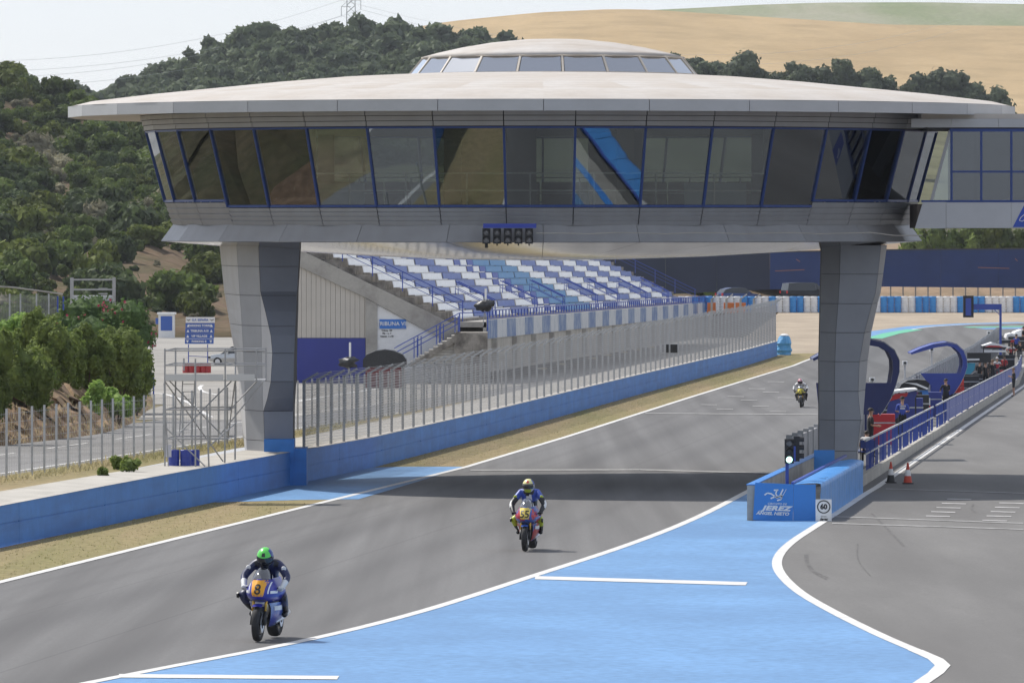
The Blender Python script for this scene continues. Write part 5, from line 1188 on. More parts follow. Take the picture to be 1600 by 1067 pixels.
# emblem: prancing line figure in a few strokes, measured from the sign
st = [[(194.5, 773), (199, 770), (205, 771), (211, 775.5)], [(211, 775.5), (204, 778.5)], [(211.5, 777), (222, 773)], [(209, 765.5), (216, 765.2)], [(214, 765.5), (211.8, 771), (214, 774)], [(223.5, 764), (219, 773)], [(228.5, 764), (220, 779.5)], [(212, 777.5), (222, 774.5), (220, 780), (214, 781.5)]]
for s_ in st:
    mb = MB(); 
    for a, b in zip(s_, s_[1:]): A, B = jq(1000+a[0], a[1]), jq(1000+b[0], b[1]); mb.bar((A[0], -.037, A[1]), (B[0], -.037, B[1]), .012, .038 if s_ is not st[6] else .014)
    obj('emblem_stroke', mb, WHITE, fpo)
# left wall of the box, right wall of wrapped tyres
def jw(u, y, z): return (ux(u, y)-J0.x, y-J0.y, gz(y)+z-J0.z)
for i in range(7):
    y0, y1 = 175.1+5.2*i, 175.1+5.2*(i+1)-.02; mb = MB(); v = [jw(-10.98+d, y, z) for z in (-.05, .97) for y in (y0, y1) for d in (-.10, .10)]
    mb.add(v, [(0, 1, 3, 2), (4, 6, 7, 5), (0, 4, 5, 1), (2, 3, 7, 6), (0, 2, 6, 4), (1, 5, 7, 3)]); obj('concrete_block', mb, CONC, jb)
    mb = MB(); v = [jw(-10.98+d, y, z) for z in (.975, 1.0) for y in (y0, y1) for d in (-.12, .12)]; mb.add(v, [(0, 1, 3, 2), (4, 6, 7, 5), (0, 4, 5, 1), (2, 3, 7, 6), (0, 2, 6, 4), (1, 5, 7, 3)]); obj('blue_coping', mb, JB, jb)
TARPB = mat('blue_tarpaulin', (0.055, 0.25, 0.60), .45, var=.12, scale=1.6, bump=.5, bscale=3)
for i in range(18):                                         # wrapped tyre columns
    y = 175.7+1.4*i; P = []; rgb = np.random.default_rng(i)
    for z in (-.02, .2, .45, .7, .9, 1.0, 1.03):
        row = []
        for k in range(9):
            t = k/8; yy = y-.69+1.38*t; bul = .30+.05*math.sin(math.pi*t)+rgb.normal(0, .008)-(.08 if z > 1.01 else 0); row.append(jw(-9.36+bul, yy, z+rgb.normal(0, .006)))
        P.append(row)
    P.append([jw(-9.40, y-.69+1.38*k/8, 1.04+.012*math.sin(k*2.4)+rgb.normal(0, .008)) for k in range(9)]); P.append([jw(-9.78, y-.69+1.38*k/8, 1.0) for k in range(9)])
    mb = MB(); mb.grid(P); obj('wrapped_tyre_column', mb, TARPB, jb, smooth=True)
mb = MB(); mb.bar(jw(-9.85, 175.3, 1.02), jw(-9.85, 206, 1.02), .07, .07); obj('blue_top_tube', mb, RAILB, jb)
mb = MB(); a, b = jq(1272, 735, 206), jq(1304, 703, 206); mb.box(a[0], b[0], 206-DJ, 206.08-DJ, a[1], b[1]); obj('rear_panel', mb, JB, jb)
mb = MB(); v = [jw(u, y, .02) for u, y in ((-10.9, 175.2), (-9.6, 175.2), (-9.6, 206), (-10.9, 206))]; mb.add(v, [(0, 1, 2, 3)]); obj('inner_floor', mb, CONC, jb)
s60 = thing('speed_sign', 'white speed limit board reading 60 leaning on the blue end box', 'sign', at(1287, 817, 174.6)); k6 = 174.6/FPX
mb = MB(); mb.box(-12.6*k6, 12.4*k6, -.02, .02, 0, 37*k6); bd = obj('board', mb, WHITE, s60); mb = MB(); mb.lathe([(.182, -.022), (.182, -.026), (.152, -.026), (.152, -.022)], 36, (0, 0, 25.5*k6), 'y', True); obj('ring', mb, BLACK, bd)
lettering('60', .19, (0, -.026, 25.4*k6), BLACK, bd, bold=.008); lettering('Circuito', .045, (0, -.026, 10.5*k6), BLACK, bd); lettering('Jerez', .10, (0, -.026, 6.2*k6), BLACK, bd, shear=.3, bold=.004)
# pit exit signal
ts = thing('pit_exit_signal', 'black traffic signal on a blue post with its green lamp lit at the pit exit', 'traffic light', (at(1230, 770, 177).x, 177, gz(177))); T0 = Vector(ts.location); k7 = 177/FPX
def tq(px, py): p = at(px, py, 177)-T0; return p.x, p.z
mb = MB(); a = tq(1230, 0)[0]; mb.box(a-.045, a+.045, .03, .12, 0, tq(0, 690)[1]); obj('post', mb, RAILB, ts)
mb = MB(); a, b = tq(1226, 723.5), tq(1240, 685.5); mb.box(a[0], b[0], -.10, .10, a[1], b[1]); hd = obj('signal_head', mb, BLACK, ts); mb = MB(); a, b = tq(1240, 720), tq(1243, 697); mb.box(a[0]-.01, b[0], -.09, .09, a[1], b[1]); obj('blue_bracket', mb, RAILB, ts)
for i, (py, m) in enumerate(((692, LENS), (704.7, mat('dark_lens', (.03, .03, .03), .3)), (717.8, mat('green_lamp', (.6, .95, .85), .3, emit=(.55, 1, .82, 2.2))))):
    c = tq(1233, py); mb = MB(); mb.lathe([(.088, -.102), (.08, -.12), (.04, -.13), (.004, -.132)], 18, (c[0], 0, c[1]), 'y'); obj('lens', mb, m, hd)
    mb = MB(); mb.grid([[(c[0]+.098*math.cos(t), -.1, c[1]+.098*math.sin(t)), (c[0]+.098*math.cos(t), -.22, c[1]+.098*math.sin(t))] for t in np.linspace(.1, math.pi-.1, 10)]); obj('visor', mb, BLACK, hd)
mb = MB(); a, b = tq(1240.5, 721), tq(1249.5, 681.5); mb.box(a[0], b[0], .12, .36, a[1], b[1]); hd2 = obj('signal_head', mb, BLACK, ts)
for py in (688, 701, 714):
    c = tq(1249.5, py); mb = MB(); mb.grid([[(c[0], .24+.1*math.cos(t), c[1]+.1*math.sin(t)), (c[0]+.13, .24+.1*math.cos(t), c[1]+.1*math.sin(t))] for t in np.linspace(-.4, math.pi+.4, 12)]); obj('visor', mb, BLACK, hd2)
# cones
for i, (px, py, lab) in enumerate(((1392, 754.5, 'traffic cone with dark base standing in the bridge shadow'), (1418.5, 756, 'red and white traffic cone standing nearer the middle of the pit lane'))):
    p = gp(px, py); t = thing('traffic_cone', lab, 'cone', (p.x, p.y, gz(p.y)), 'traffic cones'); s = p.y/FPX
    mb = MB(); mb.prismz([(-.18, -.14), (-.14, -.18), (.14, -.18), (.18, -.14), (.18, .14), (.14, .18), (-.14, .18), (-.18, .14)], 0, .05); obj('base', mb, BLACK, t)
    RC = mat('cone_red', (.55, .06, .03), .5)
    for nm, z0, z1, m in (('cone_foot', .05, .27, RC if i else BLACK), ('white_band', .27, .47, WHITE), ('cone_tip', .47, .70, RC)):
        f = lambda z: .145-.165*(z-.05)/.85*.95; mb = MB(); mb.lathe([(f(z0), z0), (f(z1), z1)], 16); obj(nm, mb, m, t)
# signal arm further up the pit wall
sa = thing('signal_arm', 'blue cranked post carrying a black signal head seen from behind over the pit wall', 'signal post', (at(1563, 540, 464).x, 464, gz(464))); A0 = Vector(sa.location)
def aq(px, py): p = at(px, py, 464)-A0; return p.x, p.z
SGN = mat('signal_arm_blue', (.035, .075, .36), .4)
for nm, x0, y0, x1, y1, d0, d1, m in (('post', 1561.6, 545, 1565, 475, -.08, .08, SGN), ('arm', 1519, 484, 1565, 475, -.06, .06, SGN), ('signal_head', 1505, 496, 1521, 462, -.2, .2, BLACK), ('back_plate', 1508.5, 493, 1517, 466, -.26, -.205, SGN)):
    a, b = aq(x0, y0), aq(x1, y1); mb = MB(); mb.box(a[0], b[0], d0, d1, min(a[1], b[1]) if nm != 'post' else 0, b[1]); obj(nm, mb, m, sa)
mb = MB(); a, b = aq(1554, 484), aq(1562, 492); mb.bar((a[0], 0, a[1]), (b[0], 0, b[1]), .05); obj('brace', mb, SGN, sa)
# ------------------------------------------------------------------ pit gantries and team stands
GNAVY = mat('gantry_navy', (.018, .028, .12), .4, var=.06, scale=2); GBLUE = mat('gantry_blue', (.028, .055, .30), .4, var=.06, scale=2)
CLEAR = glass('clear_screen', (.86, .88, .90, 1), .03, .03)
def gantry(D, outer, inner, panel, pane, m, label, depth, legs, base_y):
    o0 = outer[len(outer)//2]; p = at(o0[0], 600, D); t = thing('pit_gantry', label, 'pit gantry', (p.x, D, gz(D)+.26)); O = Vector(t.location)
    q = lambda x, y, d=0: tuple(at(x, y, D)-O+Vector((0, d, 0)))
    for d in (0, depth):
        mb = MB(); n = len(outer); V = [q(x, y, d-.06) for x, y in outer]+[q(x, y, d-.06) for x, y in inner]+[q(x, y, d+.06) for x, y in outer]+[q(x, y, d+.06) for x, y in inner]
        F = []
        for i in range(n-1): F += [(i, i+1, n+i+1, n+i), (2*n+i, 3*n+i, 3*n+i+1, 2*n+i+1), (i, 2*n+i, 2*n+i+1, i+1), (n+i, n+i+1, 3*n+i+1, 3*n+i)]
        F += [(0, n, 3*n, 2*n), (n-1, 3*n-1, 4*n-1, 2*n-1)]; mb.add(V, F); obj('curved_frame', mb, m, t)
    nr = len(outer)-4
    mb = MB(); mb.grid([[q(x, y+.5, .06), q(x, y+.5, depth-.06)] for x, y in outer[:nr]]); mb.grid([[q(x, y+1.8, .06), q(x, y+1.8, depth-.06)] for x, y in outer[:nr]]); obj('roof_sheet', mb, m, t)
    mb = MB(); mb.prism([(at(x, y, D)-O).xz for x, y in panel], -.05, .02); obj('lower_panel', mb, m, t)
    mb = MB(); mb.add([q(x, y, 0) for x, y in pane], [tuple(range(len(pane)))]); obj('clear_screen', mb, CLEAR, t)
    for x in legs:
        for d in (.05, depth-.1): mb = MB(); a = q(x, panel[-1][1]); mb.box(a[0]-.04, a[0]+.04, d, d+.08, 0, a[2]+.1); obj('leg', mb, m, t)
    mb = MB(); a, b = q(legs[0]-4, base_y-14), q(legs[-1]+4, base_y-13); mb.box(a[0], b[0], .1, depth-.2, b[2]-.05, b[2]); obj('desk', mb, m, t)
    lm = MB(); 
    for (x0, y0), (x1, y1) in zip(outer[2:-1], outer[3:]): lm.bar(q(x0-.2, y0+1, -.07), q(x1-.2, y1+1, -.07), .012, .018)
    obj('pale_edge', lm, FENCEG, t); return t
o1 = [(1270, 560), (1290, 549), (1312, 539), (1336, 531), (1359, 528.5), (1382, 534), (1398, 546), (1405.6, 562), (1405.6, 580), (1400, 601), (1392, 622), (1380, 642), (1374.6, 648)]
i1 = [(1271, 564), (1292, 555), (1313, 547), (1337, 541), (1358, 539.5), (1375.7, 542.5), (1388, 550), (1394.6, 564), (1395, 578), (1392, 598), (1384, 615), (1374, 634), (1370, 641)]
gantry(241, o1, i1, [(1275, 598), (1392, 598), (1384, 622), (1371, 647.5), (1280, 647.5)], [(1290, 597), (1391, 597), (1394, 578), (1393, 564), (1387, 551), (1375, 544), (1357, 541), (1320, 546)], GNAVY,
       'dark navy pit gantry with curved roof and clear screen half behind the right pillar', 2.4, (1300, 1330, 1358), 718)
o2 = [(1423, 551), (1440, 543.5), (1460, 537), (1480, 534), (1495, 537), (1506, 547), (1511, 560), (1511.5, 572), (1507, 586), (1500, 600), (1492, 612), (1489, 616)]
i2 = [(1424, 554), (1442, 548.5), (1462, 543), (1480, 540.5), (1491, 543.5), (1500, 552), (1504, 562), (1504, 572), (1501, 583), (1494, 596), (1487, 608), (1485, 612)]
gantry(330, o2, i2, [(1438, 583), (1502, 583), (1497, 598), (1486, 617), (1453, 617), (1456, 604), (1450, 598)], [(1452, 582.5), (1501, 582.5), (1503, 572), (1503, 562), (1499, 553), (1490, 545), (1475, 543)], GBLUE,
       'bright blue pit gantry with curved roof and clear screen further along the pit wall', 2.6, (1460, 1480), 648)
def uD(px, u): return -u*10000/(1800-px)
def stand(name, label, cat, D, parts):
    x0 = parts[0][1][0][0]; p = at(x0, 600, D); t = thing(name, label, cat, (p.x, D, gz(D)+.26)); O = Vector(t.location)
    for nm, pts, d0, d1, m in parts:
        mb = MB(); mb.prism([(at(x, y, D)-O).xz for x, y in pts], d0, d1); obj(nm, mb, m, t)
    for x in (parts[0][1][0][0]+2, parts[0][1][2][0]-2):
        a = at(x, parts[0][1][0][1], D)-O; mb = MB(); mb.box(a.x-.03, a.x+.03, .1, .16, 0, a.z+.1); obj('leg', mb, BLACK, t)
    return t
RED = mat('team_red', (.45, .018, .025), .4); CYAN = mat('team_cyan', (.05, .36, .52), .4); DKB = mat('team_blue', (.03, .045, .22), .4); MIDB = mat('team_light_blue', (.04, .19, .55), .4)
t = stand('team_stand', 'red and dark blue team stand behind the man in a blue shirt', 'team stand', 266, [
    ('roof', [(1393, 611), (1420, 607.5), (1433, 607), (1433, 609.5), (1420, 611), (1393, 614)], -.2, 1.6, WHITE),
    ('front_board', [(1388, 628), (1410, 616), (1430, 610), (1433, 614), (1426, 632), (1398, 656), (1384, 656)], 0, .05, DKB),
    ('red_stripe', [(1389, 627), (1398, 615), (1419, 613.5), (1417, 619)], -.03, -.005, RED), ('red_board', [(1372, 660), (1397, 651), (1398, 658), (1394, 672), (1386, 686), (1380, 684), (1372, 666)], -.05, .05, RED),
    ('white_flash', [(1372.5, 661.5), (1388, 668), (1376, 665.5), (1380, 672)], -.08, -.06, WHITE)])
p = at(1385, 655.5, 266)-Vector(t.location); lettering('A21', .16, (p.x, -.09, p.z), FENCEG, t, shear=.3, bold=.006)
stand('team_stand', 'black arched team stand with a white roof strip and hanging flags', 'team stand', 292, [
    ('arched_roof', [(1403, 609), (1408, 600), (1418, 594), (1432, 592.5), (1446, 594), (1452, 599), (1449, 609)], -.3, 1.8, BLACK), ('roof_strip', [(1412, 597.5), (1432, 598.5), (1450, 606), (1448, 608.5), (1430, 601)], -.36, -.31, WHITE),
    ('black_banner', [(1421, 657), (1441, 652), (1440, 612), (1424, 612)], -.25, -.2, BLACK), ('number_patch', [(1424.5, 624), (1433.5, 624), (1434, 612), (1426, 613)], -.28, -.26, plain('team_purple', (.12, .015, .10))),
    ('blue_flag', [(1437, 621), (1452, 621), (1449, 609), (1437, 610)], -.22, -.17, MIDB), ('white_flag', [(1446, 633), (1453, 633), (1453, 621.5), (1447, 621.5)], -.22, -.17, WHITE), ('red_flag', [(1442, 646), (1453.5, 646), (1453.5, 633.3), (1442, 633.3)], -.22, -.17, RED), ('white_flag', [(1442, 656), (1453, 654), (1453, 646.3), (1442, 646.3)], -.22, -.17, WHITE)])
t = stand('team_stand', 'black and cyan team stand beside the black-clad crew', 'team stand', 402, [
    ('name_board', [(1511, 566), (1548, 566), (1548, 551), (1511, 551)], -.2, .1, BLACK), ('cyan_side', [(1507, 592), (1513, 588), (1522, 578), (1524, 567), (1510, 567)], -.1, .2, CYAN),
    ('black_curtain', [(1506, 610), (1530, 610), (1530, 584), (1522, 582), (1509, 592)], -.15, -.05, BLACK)])
p = at(1523, 561, 402)-Vector(t.location)
mb = MB(); mb.prism([(at(x, y, 402)-Vector(t.location)).xz for x, y in ((1511, 563.2), (1530, 562.8), (1530, 560), (1511, 560.3))], -.23, -.21); obj('white_lettering_strip', mb, WHITE, t)
for i, (x, y) in enumerate([(1498, 604), (1503.5, 597), (1504, 609), (1493, 615), (1499, 613)]):
    p = at(x, y, 350); mb = MB(); mb.box(-.09, .09, 0, .15, -.19, .19); tag(obj('red_crate', mb, plain('bright_red', (.6, .045, .03)), None, p), 'small bright red crate by the blue gantry, ' + ['upper left', 'topmost', 'lower right', 'lowest', 'middle'][i] + ' of five', 'crate', 'red crates')
stand('team_canopy', 'white and red peaked canopy over the crew in red shirts', 'canopy', 440, [
    ('canopy_edge', [(1535, 545), (1571, 545), (1571, 542), (1535, 541)], -.4, 1.5, BLACK), ('red_stripe', [(1538, 542), (1568, 542.5), (1560, 540), (1545, 539.5)], -.43, -.41, RED), ('white_roof', [(1535, 540), (1550, 535), (1576, 541), (1570, 543)], -.4, 1.6, WHITE), ('white_board', [(1537, 550), (1571, 550), (1571, 547), (1537, 547)], -.42, -.3, WHITE)])
stand('team_canopy', 'dark canopy with a red tip beside the blue signal arm', 'canopy', 466, [('roof', [(1560, 536), (1577, 536), (1584, 531), (1562, 532)], -.4, 1.4, BLACK), ('red_tip', [(1578, 535), (1583, 534.5), (1585, 530.5), (1579, 531)], -.45, -.41, RED)])
stand('hospitality_unit', 'white rounded unit at the right edge behind the pit railing', 'hospitality unit', 500, [
    ('body', [(1583, 562), (1640, 562), (1640, 512), (1600, 514), (1586, 519), (1580, 530)], 0, 3, WHITE), ('roof_fin', [(1571, 528), (1573, 522), (1580, 520.5), (1604, 527), (1604, 532), (1590, 529)], -.6, 2, WHITE), ('stripe', [(1592, 514.5), (1640, 511.5), (1640, 509), (1598, 512)], -.05, .2, plain('team_pink', (.25, .03, .12))), ('grey_slot', [(1577, 524), (1594, 527), (1594, 528), (1577, 525)], -.64, -.61, FENCEG)])
for i, (x, y, D) in enumerate([(1414, 566, 318), (1456, 545, 357), (1545, 519, 480), (1363, 592, 287)]):
    p = at(x, y+10, D); t = thing('trackside_camera', 'small white trackside camera on the pit wall, ' + ['above the black arched stand', 'above the blue gantry', 'beside the signal arm', 'seen through the navy gantry screen'][i], 'camera', p, 'trackside cameras'); s = D/FPX
    mb = MB(); mb.box(-.12, .12, 0, .3, 6*s, 12*s); obj('camera_body', mb, WHITE, t); mb = MB(); mb.lathe([(.07, -.08), (.07, 0)], 10, (0, 0, 9*s), 'y'); obj('lens', mb, BLACK, t); mb = MB(); mb.tube([(0, .1, -3.2), (0, .1, 6*s)], .045, 6); obj('stem', mb, FENCEG, t)

# ------------------------------------------------------------------ people
def skin_mesh(joints, edges, root, sub=2):
    names = list(joints); idx = {n: i for i, n in enumerate(names)}
    me = bpy.data.meshes.new('tmpskin'); bm = bmesh.new(); lay = bm.verts.layers.skin.verify()
    vs = []
    for n in names:
        v = bm.verts.new(joints[n][:3]); r = joints[n][3]; v[lay].radius = r if isinstance(r, tuple) else (r, r); v[lay].use_root = (n == root); vs.append(v)
    for a, b in edges: bm.edges.new((vs[idx[a]], vs[idx[b]]))
    bm.to_mesh(me); bm.free(); o = bpy.data.objects.new('tmpskin', me); COL.objects.link(o)
    o.modifiers.new('s', 'SKIN').use_smooth_shade = True; m = o.modifiers.new('b', 'SUBSURF'); m.levels = sub
    dg = bpy.context.evaluated_depsgraph_get(); out = bpy.data.meshes.new_from_object(o.evaluated_get(dg)); bpy.data.objects.remove(o); out.name = 'body'; return out
BODY_E = [('pel', 'bel'), ('bel', 'chest'), ('chest', 'neck'), ('neck', 'head'), ('head', 'crown'), ('chest', 'shL'), ('shL', 'elL'), ('elL', 'wrL'), ('wrL', 'paL'), ('chest', 'shR'), ('shR', 'elR'), ('elR', 'wrR'), ('wrR', 'paR'),
          ('pel', 'hipL'), ('hipL', 'knL'), ('knL', 'anL'), ('anL', 'toL'), ('pel', 'hipR'), ('hipR', 'knR'), ('knR', 'anR'), ('anR', 'toR')]
def hand_mesh(curl=.6, sc=1.0):
    b = MB(); b.tube([(0, 0, 0), (0, 0, -.05), (0, 0, -.09)], [.028*sc, .036*sc, .034*sc], 8)
    for i, (x, l) in enumerate(((-.027, .065), (-.009, .075), (.009, .072), (.027, .058))):
        a = curl; p0 = Vector((x, 0, -.085)); p1 = p0+Vector((0, -math.sin(a)*l*.5, -math.cos(a)*l*.5)); p2 = p1+Vector((0, -math.sin(a*2.2)*l*.5, -math.cos(a*2.2)*l*.5)); b.tube([p0, p1, p2], [.009*sc, .0085*sc, .007*sc], 6)
    p0 = Vector((.03, 0, -.03)); b.tube([p0, p0+Vector((.03, -.015, -.025)), p0+Vector((.035, -.03, -.055))], [.011*sc, .010*sc, .008*sc], 6)
    return b
def color_faces(me, mats, fn):
    me.materials.clear()
    for m in mats: me.materials.append(m)
    for p in me.polygons: p.material_index = fn(p.center)
SKIN = mat('skin', (.42, .24, .16), .6); HAIRM = mat('dark_hair', (.025, .018, .013), .7); HAIRB = mat('light_brown_hair', (.16, .09, .045), .7)
def person(label, loc, facing, H=1.75, shirt=None, trousers=None, shoes=BLACK, arms='down', hair=HAIRM, shorts=False, seated=False, cap=None, yoke=None, stance=.10, back_text=None):
    t = thing('person', label, 'person', loc, rotz=facing); k = H/1.75
    J = {'pel': (0, 0, .96, .13), 'bel': (0, .0, 1.12, .125), 'chest': (0, 0, 1.32, (.155, .12)), 'neck': (0, -.01, 1.50, .055), 'head': (0, -.03, 1.62, .085), 'crown': (0, -.02, 1.70, .075)}
    for s, n in ((-1, 'L'), (1, 'R')):
        J['sh'+n] = (s*.19, 0, 1.42, .062); 
        if arms == 'down': el, wr = (s*.25, .03, 1.15), (s*.25, -.06, .92)
        elif arms == 'front': el, wr = (s*.26, .02, 1.16), (s*.12, -.24, 1.12)
        elif arms == 'hip': el, wr = (s*.36, .08, 1.18), (s*.18, -.05, 1.02)
        elif arms == 'desk': el, wr = (s*.25, -.12, 1.18), (s*.16, -.34, 1.06)
        else: el, wr = (s*.25, -.02, 1.15), (s*.06, -.22, 1.22)
        J['el'+n] = el+(.044,); J['wr'+n] = wr+(.030,); d = (Vector(wr)-Vector(el)).normalized()*.05; J['pa'+n] = tuple(Vector(wr)+d)+(.028,)
        J['hip'+n] = (s*.10, 0, .90, .095); J['kn'+n] = (s*(stance+.01), -.015, .49, .060); J['an'+n] = (s*(stance+.02), .02, .09, .042); J['to'+n] = (s*(stance+.04), -.15, .045, .036)
        if seated: J['kn'+n] = (s*.14, -.42, .98, .06); J['an'+n] = (s*.14, -.42, .55, .042); J['to'+n] = (s*.15, -.57, .51, .036)
    if seated:
        for n, (y, z) in {'chest': (-.12, 1.30), 'neck': (-.26, 1.44), 'head': (-.36, 1.50), 'crown': (-.42, 1.56)}.items(): v = J[n]; J[n] = (v[0], y, z, v[3])
        for s, n in ((-1, 'L'), (1, 'R')): J['sh'+n] = (s*.19, -.16, 1.38, .062); J['el'+n] = (s*.24, -.2, 1.12, .044); J['wr'+n] = (s*.12, -.4, 1.06, .03); J['pa'+n] = (s*.10, -.45, 1.05, .028)
    dz = -.46 if seated else 0
    J = {n: (x*k, y*k, (z+dz)*k, tuple(q*k for q in r) if isinstance(r, tuple) else r*k) for n, (x, y, z, r) in J.items()}
    me = skin_mesh(J, BODY_E, 'pel', 1)
    lim = {'z': 0.9}
    def fn(c):
        best = min(J, key=lambda n: (Vector(J[n][:3])-c).length)
        if best in ('head', 'crown', 'neck'): return 0
        if best[:2] in ('wr', 'pa'): return 0
        if best[:2] == 'el': return 0 if c.z < J[best][2]+.02*k or seated else 1
        if best[:2] in ('to',) or (best[:2] == 'an' and c.z < .10*k): return 3
        if best[:2] == 'an': return 0 if shorts else 2
        if best[:2] == 'kn': return (0 if c.z < J[best][2]+.03*k else 2) if shorts else 2
        if best == 'pel' or best[:3] == 'hip': return 2
        if yoke and c.z > 1.30*k: return 4
        return 1
    color_faces(me, [SKIN, shirt, trousers, shoes, yoke or shirt], fn)
    for p in me.polygons: p.use_smooth = True
    obj('body', me, None, t)
    hx, hy, hz = J['head'][:3]; hm = MB(); P = []
    for j in range(7):
        ph = math.pi*.52*j/6; P.append([(hx+.100*k*math.sin(ph)*math.cos(a), hy+.018*k+.118*k*math.sin(ph)*math.sin(a), hz+.045*k+.105*k*math.cos(ph)*(1 if math.sin(a) > -.5 else 1)) for a in np.linspace(0, 2*math.pi, 15)])
    hm.grid(P); obj('cap' if cap else 'hair', hm, cap or hair, t, smooth=True)
    if cap: mb = MB(); mb.prismz([(hx-.07*k, hy-.09*k), (hx+.07*k, hy-.09*k), (hx+.05*k, hy-.19*k), (hx-.05*k, hy-.19*k)], hz+.055*k, hz+.068*k); obj('cap_peak', mb, cap, t)
    nm = MB(); nm.add([(hx-.016*k, hy-.08*k, hz-.01*k), (hx+.016*k, hy-.08*k, hz-.01*k), (hx, hy-.115*k, hz-.015*k), (hx, hy-.085*k, hz+.035*k)], [(0, 1, 2), (0, 2, 3), (1, 3, 2)]); obj('nose', nm, SKIN, t)
    for s in (-1, 1):
        mb = MB(); mb.lathe([(.012*k, -.003), (.006*k, -.008), (.001, -.01)], 8, (hx+s*.035*k, hy-.082*k, hz+.02*k), 'y'); obj('eye', mb, HAIRM, t)
        mb = MB(); mb.lathe([(.022*k, -.008), (.018*k, .008)], 8, (hx+s*.092*k, hy, hz), 'x'); obj('ear', mb, SKIN, t)
    mb = MB(); mb.cbox((hx, hy-.085*k, hz-.045*k), (.045*k, .008, .008*k)); obj('mouth', mb, plain('lips', (.28, .10, .08)), t)
    for n in 'LR':
        w, e = Vector(J['wr'+n][:3]), Vector(J['el'+n][:3]); h = obj('hand', hand_mesh(.5), SKIN, t, tuple(w), smooth=True); h.rotation_euler = Vector((0, 0, -1)).rotation_difference((w-e).normalized()).to_euler(); h.scale = (k, k, k)
    if back_text:
        lettering(back_text[0], .10*k, (0, .125*k, 1.36*k), back_text[1], t, rot=(math.pi/2, 0, math.pi), bold=.004); mb = MB(); mb.cbox((0, .128*k, 1.27*k), (.2*k, .006, .05*k)); obj('back_print', mb, back_text[1], t)
    return t
def on_platform(px, D): return (at(px, 0, D).x, D, gz(D)+.26)
BLKC = mat('black_cloth', (.014, .014, .016), .8); NAVC = mat('blue_shirt', (.035, .07, .36), .7); WHC = mat('white_shirt', (.62, .61, .60), .7); REDC = mat('red_shirt', (.42, .02, .03), .7); GREYC = mat('grey_trousers', (.10, .10, .11), .8)
A = math.pi
person('man in a blue team shirt with white back print at the pit railing', on_platform(1410, 263), A, 1.78, NAVC, BLKC, arms='front', cap=BLKC, back_text=('TEAM', WHC))
ch = thing('folding_chair', 'dark blue folding chair on the pit platform behind the blue barrier', 'chair', on_platform(1355, 224))
for s in (-1, 1):
    for d in (-.2, .25): mb = MB(); mb.tube([(s*.24, d, 0), (s*.24, -d*.8, .48)], .014, 6); obj('leg', mb, BLACK, ch)
    mb = MB(); mb.tube([(s*.25, .22-.44, .44), (s*.25, -.26, .9)], .014, 6); obj('back_post', mb, BLACK, ch)
mb = MB(); mb.box(-.25, .25, -.22, .24, .44, .47); obj('seat', mb, NAVY, ch); mb = MB(); mb.box(-.25, .25, -.27, -.24, .58, .86); obj('backrest', mb, NAVY, ch)
person('hunched person in a white shirt sitting on the folding chair', (ch.location.x, ch.location.y, ch.location.z), A, 1.75, WHC, BLKC, arms='front', seated=True)
person('person in a black shirt leaning at the red team stand behind the right pillar', on_platform(1360, 234), R(100), 1.8, BLKC, BLKC, arms='front')
for i, (px, D, f, arm, lab, hr) in enumerate([(1531, 410, A-.3, 'cross', 'crew member in black standing left of the three by the cyan stand', HAIRM), (1540, 404, A+.2, 'down', 'crew member in black nearest the railing beside the cyan stand', HAIRM), (1551, 418, A+.6, 'front', 'crew member in black with light hair right of the three', HAIRB)]):
    person(lab, on_platform(px, D), f, 1.78, BLKC, BLKC, arms=arm, hair=hr)
person('crew member in a white and red shirt holding a hand up, left of two', on_platform(1558, 436), A, 1.78, REDC, GREYC, arms='front', yoke=WHC, cap=WHC)
person('crew member in a white and red shirt, right of two', on_platform(1580, 468), A+.2, 1.8, REDC, BLKC, arms='hip', yoke=WHC)
person('crew member in a blue shirt beside the red-shirted crew', on_platform(1588, 480), A-.4, 1.8, NAVC, BLKC, arms='down')
person('crew member in black at the right edge by the white unit', on_platform(1600, 488), A+.9, 1.85, BLKC, BLKC, arms='hip')
pp = gp(1584, 619.5); person('person in black t-shirt and shorts standing on the pit lane line', (pp.x, pp.y, gz(pp.y)), R(-100), 1.76, BLKC, BLKC, arms='cross', shorts=True, hair=HAIRB)

